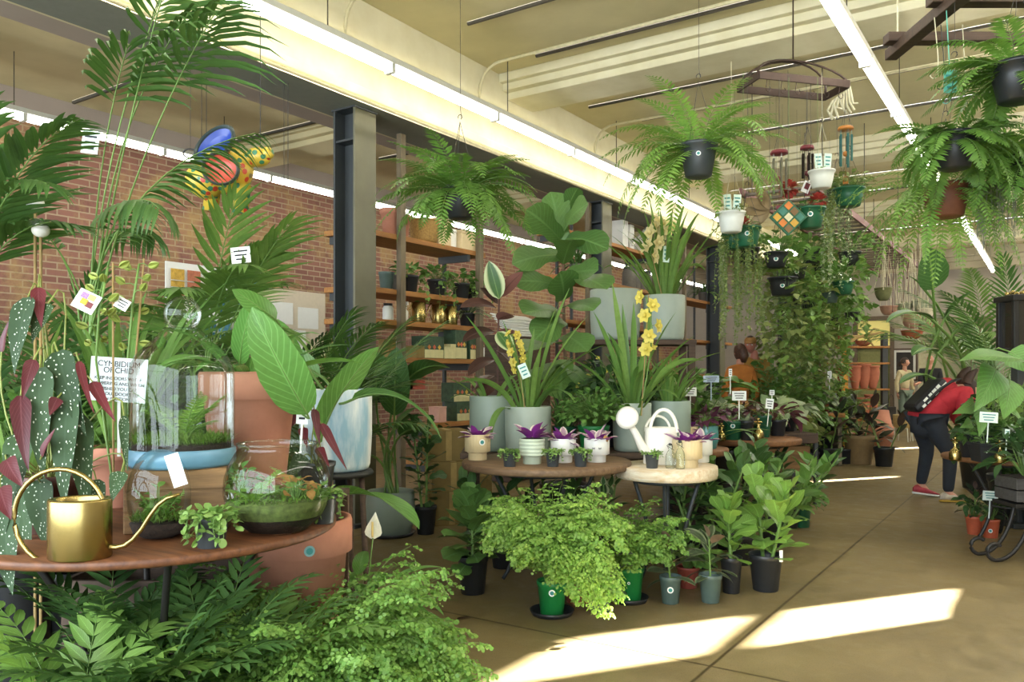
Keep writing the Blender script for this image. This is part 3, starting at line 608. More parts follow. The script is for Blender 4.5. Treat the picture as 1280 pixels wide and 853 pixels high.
sc.cycles.use_denoising = True; sc.cycles.max_bounces = 6; sc.cycles.transparent_max_bounces = 16; sc.cycles.diffuse_bounces = 4; sc.cycles.glossy_bounces = 3; sc.cycles.sample_clamp_indirect = 6.
cam = bpy.data.cameras.new('camera'); co = bpy.data.objects.new('camera', cam); C.objects.link(co)
cam.sensor_width = 36.; cam.lens = F/1280*36; cam.shift_y = (HY - 426.5)/1280; cam.clip_start = .05
co.location = (0, 0, EYE); co.rotation_euler = (PI/2, 0, YAW); sc.camera = co
# ================================================================== things placed leaf by leaf
def leafpx(mb, root, b, t, w, bend=.3, prof='paddle', up='cam', roll=0., K=14, M=5, cup=.18, wave=.012, stalk=None, sr=.004, g=None, mi=0, midrib=True):
    """one leaf from where its base stands to where its tip stands (both as points of the room), width in metres"""
    B, E = np.array(b, float), np.array(t, float); c = E - B; l = np.linalg.norm(c); c = c/l
    u = {'cam': np.array((-AX[0], -AX[1], .25)), 'z': np.array((0, 0, 1.))}[up] if isinstance(up, str) else np.array(up, float)
    if abs(np.dot(nrm(u), c)) > .97: u = np.array((-AX[0], -AX[1], .25))
    U = nrm(u - np.dot(u, c)*c); D = math.cos(bend/2)*c + math.sin(bend/2)*U; L = l/max(.3, math.sin(bend/2)/(bend/2) if bend else 1)
    P = blades(mb, (B - root)[None], D[None], L, w, bend, prof, K, M, cup, roll, wave, u[None], mi, g or R_(int(abs(b[0])*1000)))
    if midrib: mb.tubes(P, np.linspace(sr, sr*.2, K)[None], 4, 1, False)
    if stalk is not None:
        S = np.array(stalk, float) - root; m = (S + P[0, 0])/2 - D*.04*0 + np.array((0, 0, .03)); T0 = P[0, 0]
        q = np.linspace(0, 1, 7)[:, None]; c1 = T0 - D*np.linalg.norm(T0 - S)*.45
        mb.tubes([(1-q)**2*S + 2*q*(1-q)*c1 + q*q*T0], sr, 6, 1, False)
def frondpx(mb, root, b, t, bend, n, ll, lw, start=.3, droop=.6, ang=.9, g=None, rr=.006, K=5, shape='palm', fold=0., power=1.3):
    B, E = np.array(b, float), np.array(t, float); c = E - B; l = np.linalg.norm(c); c = c/l; u = np.array((0, 0, 1.))
    if abs(c[2]) > .97: u = np.array((.6, .1, .2))
    U = nrm(u - np.dot(u, c)*c); k = bend/(1+power)*1.0; D = math.cos(k)*c + math.sin(k)*U
    pinnate(mb, B - root, D, l/max(.5, 1 - bend*bend/24), bend, n, ll, lw, ang, 'lance', start, rr, droop, K, shape, fold, power, .25, g, tipang=.35)
def text(root, body, size, loc, rot, m, name='lettering', align='CENTER', ext=.0004, space=1.):
    cu = bpy.data.curves.new(name, 'FONT'); cu.body = body; cu.size = size; cu.align_x = align; cu.align_y = 'CENTER'; cu.extrude = ext; cu.space_character = space; cu.space_line = .95
    o = bpy.data.objects.new(name, cu); C.objects.link(o); dg = bpy.context.evaluated_depsgraph_get(); me = bpy.data.meshes.new_from_object(o.evaluated_get(dg)); bpy.data.objects.remove(o)
    me.materials.clear(); me.materials.append(m); o = bpy.data.objects.new(name, me); C.objects.link(o); o.parent = root; o.location = loc; o.rotation_euler = rot; return o
WOODT = woodmat('table_wood', '7a4c2c', '4e2d1a', 1., .55, 'X'); WOODR = woodmat('rim_wood', '8a5f38', '5f3c20', 1., .6, 'X'); WOODS = woodmat('shelf_wood', 'b07a3a', '8a5a28', 1., .6, 'Y'); WOODC = woodmat('crate_wood', '8f6b40', '5e4426', 1., .7, 'X'); WOODW = woodmat('whitewash_wood', 'e2dac4', 'c0a278', 1., .7, 'X')
WOODD = woodmat('dark_timber', '5a4636', '3a2c22', 1., .75, 'X'); WOODP = woodmat('post_wood', '7d7058', '5d523e', 1., .7, 'Z'); CARD = mat('carton_olive', '8a7440', .8, var=.06)
GL = glassmat()
def round_table(loc, r, zt, label, th=.03, m=None, rim=None, legs=4, m2=None, cat='table', group=None, a0=.5, foot=1.):
    t = thing('round_table', (loc[0], loc[1], 0), label, cat, group)
    mb = MB(); mb.lathe([(.001, zt-th), (r*.985, zt-th), (r, zt-th*.75), (r, zt-th*.2), (r*.99, zt), (.001, zt)], 56); mb.build('tabletop', m or WOODT, t)
    mb = MB(); mb.lathe([(r*.62, zt-th-.03), (r*.66, zt-th-.03), (r*.66, zt-th-.001), (r*.62, zt-th-.001), (r*.62, zt-th-.03)], 40); mb.build('apron_ring', m2 or IRON, t)
    for k in range(legs):
        a = a0 + k*2*PI/legs; s = np.linspace(0, 1, 14); rad = r*(.64 - .34*np.sin(PI*s*.62)**1. + .30*np.clip(s-.55, 0, 1)*foot*1.6); z = (zt-th-.02)*(1-s)
        mb = MB(); P = np.stack([rad*math.cos(a), rad*math.sin(a), z], -1); P[-1, 2] = .012; mb.tubes([P], .013, 6); mb.build('leg', m2 or IRON, t)
    mb = MB(); q = np.linspace(0, 2*PI, 25); mb.tubes([np.stack([r*.36*np.cos(q), r*.36*np.sin(q), np.full(25, zt*.42)], -1)], .008, 5, 0, False); mb.build('brace_ring', m2 or IRON, t); return t

# ------------------------------------------------------------------ the near round table and what stands on it
TZ = .75
def on(px, py, z=TZ): return fl(px, py, z)
tc = pt(640 - 1.33/3.04*F, 0, 3.04); round_table(tc, .66, TZ, 'dark brown round table holding the glass terrariums and brass watering can', .03, a0=1.1)
# brass watering can
p = on(100, 697); t = thing('watering_can', p, 'brass watering can with hoop handle and long thin spout', 'watering can', None, YAW)
mb = MB(); mb.lathe([(.001, 0), (.088, 0), (.091, .004), (.091, .172), (.089, .177), (.078, .178), (.074, .174), (.074, .15)], 40, sy=.82); mb.build('body', BRASS, t)
q = np.linspace(-.35, PI+1.35, 26); mb = MB(); hx = -.06 + .135*np.cos(q)*1.02; hz = .12 + .145*np.sin(q); P = np.stack([hx, 0*q, hz], -1); P = np.concatenate([[(.072, 0, .165)], P[1:], [(-.09, 0, .032)]]); mb.tubes([P], .0075, 8); mb.build('handle', BRASS, t)
P = [(.088, 0, .03), (.11, 0, .03), (.135, 0, .036), (.16, 0, .055), (.185, 0, .085), (.21, 0, .125), (.235, 0, .158), (.262, 0, .178), (.3, 0, .19)]; mb = MB(); mb.tubes([P], np.linspace(.0085, .005, 9)[None], 8); mb.build('spout', BRASS, t)
# cloche on blue tray on a wooden block
p = on(228, 655); p = pt(228, 0, 2.97); p[2] = TZ
t = thing('wooden_block', p, 'plank sided wooden block under the large bell jar', 'block', None, YAW + .25)
mb = MB(); mb.obox((0, 0, .11), (.17, .15, .11)); mb.build('block_body', WOODC, t, .006); mb = MB()
for k in range(3): mb.obox((0, -.151, .037 + .073*k), (.168, .004, .034))
mb.build('front_planks', WOODC, t, .004)
p = p + np.array((0, 0, .22)); t = thing('glass_cloche', p, 'tall glass bell jar with ball knob over moss, on a blue tray', 'cloche')
mb = MB(); mb.lathe([(.001, 0), (.175, 0), (.186, .012), (.186, .06), (.18, .064), (.172, .06), (.172, .045), (.001, .045)], 48); mb.build('tray', mat('blue_glaze', '6d9cb4', .3, var=.15, scale=5), t)
mb = MB(); mb.lathe([(.17, .046), (.168, .075), (.13, .085), (.001, .09)], 36); mb.build('soil', SOIL, t)
Z0 = .062; prof = [(.18, 0), (.18, .1), (.18, .2), (.181, .26), (.176, .3), (.158, .335), (.126, .37), (.092, .4), (.07, .425), (.062, .437)]
a = np.linspace(-1.02, PI/2, 12); prof += [(.066*math.cos(x), .487 + .066*math.sin(x)) for x in a[:-1]] + [(.001, .553)]
mb = MB(); mb.lathe([(r, z+Z0) for r, z in prof], 48); mb.build('glass_dome', GL, t)
g = R_(5); n = 1500; rr = np.sqrt(g.uniform(0, 1, n))*.165; aa = g.uniform(0, 6.28, n); mb = MB()
blades(mb, np.stack([rr*np.cos(aa), rr*np.sin(aa), np.full(n, .08)], -1), pol(g.uniform(0, 6.28, n), g.uniform(.7, 1.5, n)), g.uniform(.025, .06, n), .005, .6, 'lance', 3, 2); mb.build('moss_foliage', LM['moss'], t)
mb = MB(); f_fern(mb, g, .1, 9, .26, .045, .012, .02, (.8, 1.35), (.5, 1.2), 16); V = np.concatenate(mb.V)
for v in mb.V: rr = np.hypot(v[:, 0], v[:, 1]); k = np.minimum(1, .165/np.maximum(rr, 1e-6)); v[:, 0] *= k; v[:, 1] *= k
mb.build('fern_foliage', [LM['fernlight'], STEM], t)
# egg terrarium
p = on(199, 676); p = pt(199, 0, 2.74); p[2] = TZ; t = thing('egg_terrarium', p, 'small egg shaped glass terrarium with a slanted mouth and price label', 'terrarium', None, YAW)
mb = MB(); th = np.linspace(0.01, PI-.01, 22); prof = [(.1*math.sin(x)**.8*(1.0 + .05*math.cos(x)), .15 - .148*math.cos(x)) for x in th]; mb.lathe(prof, 44)
V, (Q, mi, sm) = mb.V[0], mb.Q[0]; cen = V[Q].mean(1) - np.array((0, 0, .15)); cut = (cen @ nrm(np.array((.72, -.35, .42)))) > .088; mb.Q[0] = (Q[~cut], mi, sm); mb.build('glass_vessel', GL, t)
mb = MB(); mb.lathe([(.05, .006), (.08, .02), (.092, .055), (.06, .065), (.001, .068)], 30); mb.build('soil', SOIL, t)
n = 420; rr = np.sqrt(g.uniform(0, 1, n))*.085; aa = g.uniform(0, 6.28, n); mb = MB(); blades(mb, np.stack([rr*np.cos(aa), rr*np.sin(aa), np.full(n, .062)], -1), pol(g.uniform(0, 6.28, n), g.uniform(.5, 1.5, n)), g.uniform(.02, .05, n), .006, .6, 'lance', 3, 2); mb.build('moss_foliage', LM['moss'], t)
mb = MB(); f_fern(mb, g, .07, 6, .13, .025, .008, .02, (.8, 1.4), (.4, 1.), 12); f_clump(mb, g, .07, 26, .06, .12, .03, .025)
for v in mb.V: rr = np.hypot(v[:, 0], v[:, 1]); k = np.minimum(1, .08/np.maximum(rr, 1e-6)); v[:, 0] *= k; v[:, 1] *= k
mb.build('fern_foliage', [LM['fern'], STEM], t)
mb = MB(); mb.obox((0, 0, 0), (.022, .001, .055)); o = mb.build('price_label', [PAPER, INK], t); o.location = (.082, -.062, .235); o.rotation_euler = (-.2, -.3, .35)
# round bowl terrarium
p = pt(347, 0, 2.86); p[2] = TZ; t = thing('bowl_terrarium', p, 'round fishbowl terrarium with wide open mouth, ferns and amber leaves', 'terrarium')
prof = [(.001, .002), (.09, .002), (.105, .008), (.145, .045), (.172, .09), (.183, .14), (.18, .19), (.166, .235), (.148, .268), (.137, .285), (.133, .296), (.138, .308)]
mb = MB(); mb.lathe(prof, 52); mb.build('glass_bowl', GL, t); mb = MB(); mb.tubes([[(.138*math.cos(x), .138*math.sin(x), .308) for x in np.linspace(0, 2*PI, 41)]], .0035, 6, 0, False); mb.build('rim', GL, t)
mb = MB(); mb.lathe([(.001, .005), (.1, .008), (.14, .045), (.152, .06), (.1, .075), (.001, .08)], 36); mb.build('soil', SOIL, t)
mb = MB(); mb.lathe([(.153, .058), (.166, .085), (.172, .11), (.12, .118), (.001, .12)], 36); mb.build('moss_bed', mat('moss_bed', '6b7a3c', .9, var=.3, scale=40, bumps=.6), t)
n = 500; rr = np.sqrt(g.uniform(0, 1, n))*.16; aa = g.uniform(0, 6.28, n); mb = MB(); blades(mb, np.stack([rr*np.cos(aa), rr*np.sin(aa), np.full(n, .112)], -1), pol(g.uniform(0, 6.28, n), g.uniform(.3, 1.4, n)), g.uniform(.02, .045, n), .007, .6, 'lance', 3, 2); mb.build('moss_foliage', LM['moss'], t)
def inbowl(mb):
    for v in mb.V: rr = np.hypot(v[:, 0], v[:, 1]); k = np.minimum(1, np.interp(v[:, 2], [.1, .14, .2, .26, .31], [.165, .175, .17, .14, .125])/np.maximum(rr, 1e-6)); v[:, 0] *= k; v[:, 1] *= k
ca, sa = RT
mb = MB()
for (dx, dy, k) in ((-.06, -.07, 7), (.0, .05, 8), (.09, .03, 5)):
    m2 = MB(); f_fern(m2, g, .115, k, .17, .03, .01, .01, (.3, 1.3), (.6, 1.4), 14)
    for v, u in zip(m2.V, m2.UV): v[:, 0] += dx*ca - dy*sa; v[:, 1] += dx*sa + dy*ca
    for q, mi, sm in m2.Q: mb.Q.append((q + mb.n, mi, sm))
    mb.V += m2.V; mb.UV += m2.UV; mb.n += m2.n
inbowl(mb); mb.build('fern_foliage', [LM['fernlight'], STEM], t)
mb = MB(); f_clump(mb, g, .12, 26, .06, .09, .045, .035, el=(.0, 1.2)); [v.__iadd__(np.array((.08*ca + .06*sa, .08*sa - .06*ca, 0))) for v in mb.V]; inbowl(mb); mb.build('amber_foliage', [LM['autumn'], STEM], t)
mb = MB(); f_clump(mb, g, .12, 24, .06, .11, .04, .035, el=(.0, 1.2)); [v.__iadd__(np.array((-.12*ca, -.12*sa, 0))) for v in mb.V]; inbowl(mb); mb.build('leafy_foliage', [LM['bush'], STEM], t)
# creeping succulents in small black pots
def creeper(loc, label, seed, r=.05, h=.085, nt=16, L=.12, leaf=.024, group='small pots of trailing round leaved creeper', side=None, cn=60, step=.016):
    ro = thing('creeper_pot', loc, label, 'plant', group); z = pot(ro, 'nursery', r, h, DGREY, ang=facing(loc)); mb = MB(); gg = R_(seed)
    f_clump(mb, gg, z, cn, r*1.25, r*.9, leaf, leaf*.9, 'round', (-.2, 1.2), .4, .001); f_trail(mb, gg, z + r*.35, nt, r*1.0, L, leaf, leaf*.9, step, 'round', .02, .2, .4, side); mb.build('foliage', [LM['succulent'], STEM], ro); return ro
p = on(262, 688); p = pt(264, 0, 2.6); p[2] = TZ; creeper(p, 'creeper pot spilling pale green beads at the near edge of the brown table', 11, .055, .1, 22, .15, .03, side=(facing(p)-2.2, facing(p)+1.5))
p = pt(404, 0, 3.02); p[2] = TZ; creeper(p, 'creeper pot half hidden behind the fishbowl terrarium', 12, .05, .11, 14, .15, .022)
# terracotta pots
def bigterra(loc, r, h, label, st=None, name='terracotta_pot', cat='pot', inv=False, group=None, m=None):
    ro = thing(name, loc, label, cat, group); pot(ro, 'terra', r, h, m or TERRA, ang=facing(loc), st=st, n=48); return ro
p = pt(312, 0, 3.38); p[2] = TZ; P10 = p; ro = bigterra(p, .2, .56, 'large plain terracotta pot standing behind the glass bell jar')
g = R_(77); mb = MB()
for b, tt, w, bd, st in (((384, 518, 3.3), (315, 384, 3.1), .19, .7, (330, 470, 3.38)), ((300, 455, 3.4), (318, 372, 3.2), .1, .4, (312, 475, 3.38)), ((345, 400, 3.3), (290, 362, 3.1), .09, .5, (318, 475, 3.38))):
    leafpx(mb, p, pt(*b), pt(*tt), w, bd, 'paddle', 'cam', 0., stalk=pt(*st), g=g)
f_strap(mb, g, .5, 14, .5, .05, (.5, 1.3), (.6, 1.6), .05); mb.build('foliage', [LM['paddle'], STEM], ro)
p = pt(372, 0, 3.42); p[2] = 0.; bigterra(p, .225, .7, 'large terracotta pot on the floor beneath the brown round table, round sticker on its side', (.022, .86, mat('sticker_teal', '7fa9a6', .5, var=.03), .2))
# blue and white drum planter on a black stool, banana-like leaves
p = pt(420, 0, 4.35); p[2] = .0
t = thing('plant_stool', p, 'black four legged stool under the blue and white planter', 'stool')
mb = MB(); mb.lathe([(.001, .76), (.19, .76), (.2, .775), (.19, .79), (.001, .79)], 36); mb.build('seat', BLACK, t)
for k in range(4): a = k*PI/2 + .3; mb = MB(); mb.tubes([[(.19*math.cos(a), .19*math.sin(a), .012), (.15*math.cos(a), .15*math.sin(a), .77)]], .016, 6); mb.build('leg', WOODD, t)
p[2] = .79
t = thing('banana_leaf_plant', p, 'broad leaved plant with huge curling leaves in a blue and white marbled planter', 'plant'); m = mat('marbled_glaze', 'e6ebec', .35, var=.02)
if 1:
    nt = m.node_tree; b = nt.nodes['Principled BSDF']; tc_ = nt.nodes.new('ShaderNodeTexCoord'); mp = nt.nodes.new('ShaderNodeMapping'); mp.inputs['Scale'].default_value = (9, 9, 2.); nt.links.new(tc_.outputs['Object'], mp.inputs[0]); nz = noise(nt, 1., 5, .6, mp.outputs[0]); nt.links.new(mixc(nt, lin('e9eeee'), lin('8fb6cc'), ramp(nt, nz, [(.42, 0.), (.68, 1.)])), b.inputs['Base Color'])
pot(t, 'cyl', .19, .43, m, n=44); mb = MB(); g = R_(31)
for b, tt, w, bd, up, roll, st in (
    ((398, 555, 4.15), (474, 434, 4.2), .17, .5, 'z', 1.0, (418, 500, 4.3)), ((440, 500, 4.1), (551, 548, 3.9), .13, 1.5, 'z', .35, (420, 500, 4.3)),
    ((420, 622, 3.9), (524, 662, 3.6), .24, 1.1, 'z', .25, (415, 500, 4.3)), ((335, 400, 4.2), (388, 505, 4.0), .18, .5, 'cam', 0., (412, 500, 4.3)),
    ((400, 470, 4.4), (350, 440, 4.6), .15, .6, 'cam', .2, (420, 500, 4.35))):
    leafpx(mb, p, pt(*b), pt(*tt), w, bd, 'paddle', up, roll, stalk=pt(*st), sr=.007, g=g)
mb.build('foliage', [LM['paddle'], STEM], t)
# begonias
def begonia(name, root, leaves, label, m1, extra=None, potspec=None):
    t = thing(name, root, label, 'plant'); g = R_(int(root[0]*100) % 97 + 3)
    z = pot(t, *potspec) if potspec else 0.; mb = MB(); mb2 = MB()
    for (b, tt, w, bd, up, roll, red) in leaves:
        mm = mb2 if red else mb; s = np.array((root[0], root[1], root[2] + z)) + g.normal(0, .02, 3)*np.array((1, 1, 0))
        leafpx(mm, np.array(root), pt(*b), pt(*tt), w*.85, bd, 'wing', up, roll, 12, 5, .22, .02, s, .003, g, 0, False)
    if mb.n: mb.build('spotted_foliage', [LM['begonia'], mat('begonia_stem', '8f9a50', .5)], t)
    if mb2.n: mb2.build('red_backed_foliage', [LM['begoniared'], mat('begonia_stem', '8f9a50', .5)], t)
    return t
b1 = pt(62, 0, 2.86); b1[2] = TZ
begonia('spotted_begonia', b1, [
    ((50, 460, 2.7), (55, 600, 2.62), .13, .3, 'cam', 0., 0), ((72, 440, 2.75), (108, 545, 2.66), .12, .4, 'cam', .1, 0), ((85, 495, 2.7), (82, 640, 2.6), .13, .3, 'cam', -.1, 0), ((100, 520, 2.72), (112, 650, 2.7), .11, .4, 'cam', .2, 0),
    ((30, 540, 2.68), (15, 650, 2.6), .12, .4, 'cam', 0., 0), ((10, 590, 2.6), (2, 690, 2.5), .1, .4, 'cam', .1, 0), ((8, 640, 2.55), (16, 745, 2.45), .12, .4, 'cam', 0., 0), ((155, 520, 2.7), (160, 590, 2.68), .04, .4, 'cam', .5, 0), ((152, 590, 2.72), (140, 628, 2.68), .075, .3, 'cam', .0, 0),
    ((35, 372, 2.9), (18, 470, 2.8), .12, .3, 'cam', -.2, 0), ((60, 380, 2.9), (40, 430, 2.86), .1, .3, 'cam', -.2, 0), ((120, 600, 2.75), (128, 660, 2.72), .07, .3, 'cam', .3, 0), ((50, 600, 2.75), (60, 690, 2.7), .12, .4, 'cam', 0., 0), ((25, 600, 2.8), (40, 700, 2.7), .11, .4, 'cam', 0., 0),
    ((42, 450, 2.66), (28, 500, 2.62), .055, .3, 'cam', .6, 1), ((26, 495, 2.64), (36, 590, 2.58), .075, .4, 'cam', .4, 1), ((8, 575, 2.6), (30, 610, 2.52), .075, .4, 'cam', .2, 1), ((99, 452, 2.7), (118, 518, 2.6), .035, .4, 'cam', .6, 1), ((116, 478, 2.7), (145, 528, 2.62), .05, .5, 'cam', .5, 1), ((72, 498, 2.66), (62, 520, 2.62), .05, .3, 'cam', .5, 1), ((52, 570, 2.62), (70, 535, 2.6), .05, .3, 'cam', .5, 1), ((0, 610, 2.5), (14, 650, 2.44), .08, .3, 'cam', .3, 1), ((48, 360, 2.92), (52, 410, 2.86), .06, .3, 'cam', .4, 1), ((2, 440, 2.9), (12, 400, 2.9), .05, .3, 'cam', .4, 1)],
    'spotted begonia with white dotted dark leaves and red undersides on the brown table', None, None, ('terra', .11, .2, mat('brown_glaze', '5a3a30', .5)))
b2 = pt(396, 0, 3.55); b2[2] = .0
t = thing('plant_stand', b2, 'narrow dark plant stand between the bowl terrarium and the marbled planter', 'stand')
mb = MB(); mb.obox((0, 0, .775), (.12, .12, .015), YAW); mb.build('top', WOODD, t, .004)
for k in range(4): a = k*PI/2 + YAW + .78; mb = MB(); mb.obox((.145*math.cos(a), .145*math.sin(a), .38), (.016, .016, .38), YAW); mb.build('leg', WOODD, t, .003)
b2[2] = .79
begonia('red_begonia', b2, [((372, 508, 3.45), (354, 546, 3.4), .075, .3, 'cam', .4, 1), ((393, 512, 3.42), (400, 558, 3.35), .045, .3, 'cam', .5, 1), ((402, 530, 3.4), (434, 588, 3.3), .05, .3, 'cam', .5, 1), ((398, 560, 3.4), (412, 584, 3.32), .05, .4, 'cam', .3, 1), ((378, 535, 3.45), (384, 560, 3.4), .05, .3, 'cam', .3, 1), ((380, 570, 3.5), (360, 600, 3.45), .09, .3, 'cam', 0., 0)],
    'red leaved begonia between the fishbowl terrarium and the marbled planter', None, None, ('nursery', .08, .13, BLACK))
c = thing('price_tag', pt(378, 516, 3.36), 'small white price tag standing above the red begonia', 'tag', None, FACE); tagcard(c, (0, 0, 0), .048, .095, 0, .05, 0, PAPER, 'tag_card', True, .12)
# cymbidium on the near table, with its handwritten card
p = pt(150, 0, 3.42); p[2] = TZ; g = R_(8)
t = thing('cymbidium_orchid', p, 'budding cymbidium orchid with strappy leaves in terracotta behind the spotted begonia', 'orchid'); z = pot(t, 'terra', .13, .25, TERRA, n=36); mb = MB()
f_strap(mb, g, z, 24, .8, .034, (1.1, 1.52), (.3, 1.3), .05, 1.8); mb.build('foliage', [LM['strap'], STEM], t)
def spike(t, root, path, m, seed, nb=9, size=.03, part='flower_spike', cane=True, fl='bud', side=.035):
    g = R_(seed); P = np.array([pt(*q) for q in path]) - root; mb = MB(); mb.tubes([P], .0045, 6)
    k = np.linspace(.45, 1, nb); s = np.linspace(0, 1, len(P))
    for i, u in enumerate(k):
        b = np.array([np.interp(u, s, P[:, q]) for q in range(3)]); d = nrm(np.array((RT[0], RT[1], 0))*(1 if i % 2 else -1)*g.uniform(.5, 1) + g.normal(0, .4, 3)*np.array((1, 1, .5))); e = b + d*side
        mb.tubes([[b, (b+e)/2 + np.array((0, 0, .006)), e]], .002, 4)
        if fl == 'bud':
            blades(mb, np.repeat(e[None], 5, 0), nrm(np.repeat((d + np.array((0, 0, .25)))[None], 5, 0)), size*g.uniform(.9, 1.4), size*.62, -.5, 'oval', 6, 3, .5, np.arange(5)*1.256, mi=1, up=np.repeat(np.array((.1, .1, 1.))[None], 5, 0))
        else:
            f = nrm(d + np.array((-AX[0], -AX[1], .1))*.8); a = np.arange(6)*PI/3; u1 = nrm(np.cross(f, (0, 0, 1.))); u2 = np.cross(u1, f)
            blades(mb, np.repeat(e[None], 6, 0), nrm(np.cos(a)[:, None]*u1 + np.sin(a)[:, None]*u2 + f*.55), size*1.1, size*.75, .5, 'oval', 5, 3, .3, 0., up=np.repeat(f[None], 6, 0), mi=1); mb.ball(e + f*size*.3, size*.28, 8, 6, 1)
    mb.build(part, [STEM, LM[m]], t)
    if cane: mb = MB(); mb.tubes([[P[0] + (.01, 0, 0), P[-1] + (.012, .012, .02)]], .004, 6); mb.build('cane', CANE, t)
spike(t, p, [(140, 600, 3.12), (120, 450, 3.05), (124, 390, 3.0), (135, 335, 3.0)], 'bud', 3, 10, .042); spike(t, p, [(155, 600, 3.12), (158, 470, 3.1), (166, 380, 3.05), (174, 330, 3.05)], 'bud', 4, 10, .042)
o = tagcard(t, pt(108, 377, 2.98) - p, .085, .075, FACE, .45, -.25, PAPER, 'picture_tag', False)
mb = MB()
for k, (x, z2, m) in enumerate(((-.016, .018, 0), (.012, .02, 1), (-.006, -.004, 2), (.016, -.008, 3))): mb.obox((x, -.0022, z2), (.013, .0006, .011), 0, m)
o2 = mb.build('tag_picture', [mat('print_lilac', 'b48ac0', .6, var=.3, scale=300), mat('print_lime', 'dfe07a', .6, var=.25, scale=300), mat('print_yellow', 'e8c63a', .6, var=.3, scale=300), mat('print_maroon', '8a3a3c', .6, var=.3, scale=300)], o)
tagcard(t, pt(153, 380, 3.0) - p, .05, .042, FACE, .5, -.2, PAPER, 'plant_tag', True)
s = thing('handwritten_sign', pt(148, 475, 3.08), 'white handwritten card reading CYMBIDIUM ORCHID beside the bell jar', 'sign', None, FACE)
mb = MB(); mb.obox((0, 0, 0), (.107, .002, .083), 0, 0, .07); mb.build('card', mat('sign_card', 'dfe9ea', .7, var=.02), s); mb = MB(); mb.obox((0, .005, -.17), (.006, .002, .12)); mb.build('stake', WHITEP, s)
for body, size, zz, xx in (('CYMBIDIUM', .03, .058, .0), ('ORCHID', .03, .034, .0), ('KEEP INDOORS WHILE', .0175, .004, .0), ('FLOWERING AND WHEN', .0175, -.016, 0.), ('FINISHED YOU CAN', .0175, -.036, 0.), ('PUT OUTDOORS TO', .0175, -.055, 0), ('IN POSITION', .0165, -.073, .0)):
    text(s, body, size, (xx + zz*.07, -.0028, zz - xx*.07), (PI/2, .07, 0), INK)
# ------------------------------------------------------------------ tall palms and orchids behind the near table
p = pt(110, 0, 3.95); p[2] = 0.; g = R_(21); t = thing('kentia_palm', p, 'tallest kentia palm rising to the ceiling behind the spotted begonia, with a hanging tag', 'palm')
z = pot(t, 'nursery', .2, .38, BLACK); mb = MB()
for b, tt, bd, n_, ll, st in (((112, 420, 3.9), (152, -20, 3.7), .45, 12, .46, .78), ((106, 420, 3.95), (112, -60, 4.1), .3, 12, .46, .78), ((112, 420, 3.9), (160, 55, 3.5), .8, 10, .42, .8), ((112, 420, 3.9), (140, -80, 3.6), .3, 12, .5, .78), ((100, 420, 3.9), (-30, 60, 3.7), 1.1, 20, .34, .5), ((118, 420, 3.9), (240, 10, 3.5), 1.0, 14, .34, .7),
    ((112, 420, 3.9), (200, 262, 3.3), 1.9, 18, .3, .5), ((100, 420, 3.9), (-20, 250, 3.4), 1.7, 18, .3, .5), ((116, 420, 3.95), (185, 200, 4.3), 1.5, 18, .3, .5), ((104, 420, 3.95), (40, 130, 3.5), 1.6, 20, .3, .5)):
    frondpx(mb, p, pt(*b), pt(*tt), bd, n_, ll, .027, st, 1.5, 1.05, g)
mb.build('foliage', [LM['palm'], STEM], t); tagcard(t, pt(113, 178, 3.6) - p, .075, .1, FACE, .12, 0, mat('tag_mint', 'd2e6d8', .7, var=.05), 'plant_tag', True)
p = pt(-40, 0, 3.4); p[2] = 0.; g = R_(22); t = thing('kentia_palm', p, 'dark kentia palm leaning in from the edge above the white globe stakes', 'palm'); z = pot(t, 'nursery', .17, .34, BLACK); mb = MB()
for b, tt, bd, n_, ll, st in (((-40, 420, 3.4), (95, 150, 3.0), 1.2, 22, .34, .35), ((-40, 420, 3.4), (60, 230, 2.9), 1.7, 16, .3, .4), ((-45, 420, 3.4), (20, 90, 3.2), .9, 18, .32, .4), ((-45, 420, 3.4), (90, 280, 3.2), 1.6, 16, .3, .4), ((-50, 420, 3.4), (-20, 130, 3.), .8, 16, .3, .4)):
    frondpx(mb, p, pt(*b), pt(*tt), bd, n_, ll, .034, st, .6, .8, g)
mb.build('foliage', [LM['palm'], STEM], t)
p = pt(250, 0, 4.25); p[2] = 0.; g = R_(23); t = thing('kentia_palm', p, 'bright young kentia palm behind the glass bell jar', 'palm'); z = pot(t, 'terra', .19, .4, TERRA); mb = MB()
for b, tt, bd, n_, ll, st in (((250, 520, 4.2), (275, 235, 4.), .5, 12, .3, .6), ((250, 520, 4.2), (235, 240, 4.1), .4, 10, .3, .6), ((255, 520, 4.2), (340, 300, 3.9), 1.1, 16, .3, .5), ((245, 520, 4.2), (170, 290, 3.9), 1.2, 16, .3, .5), ((255, 520, 4.2), (365, 420, 3.7), 1.7, 18, .28, .45), ((245, 520, 4.2), (150, 380, 3.7), 1.7, 18, .28, .45), ((255, 520, 4.25), (310, 330, 3.6), 1.6, 18, .28, .4), ((245, 520, 4.2), (225, 360, 3.5), 1.6, 18, .28, .4)):
    frondpx(mb, p, pt(*b), pt(*tt), bd, n_, ll, .036, st, .6, .85, g)
mb.build('foliage', [LM['palmlight'], STEM], t); tagcard(t, pt(301, 319, 3.8) - p, .09, .075, FACE, -.1, 0, PAPER, 'plant_tag', True)
p = pt(383, 0, 5.6); p[2] = 0.; plant('areca_palm', p, 'feathery areca palm in front of the near steel pillar', 'palm', ('nursery', .2, .4, BLACK), [('palm', 'palm', dict(n=18, Lp=.8, L=.75, ll=.3, lw=.02, el=(1.15, 1.5), bend=(.5, 1.5), nl=26, r0=.08))], 24)
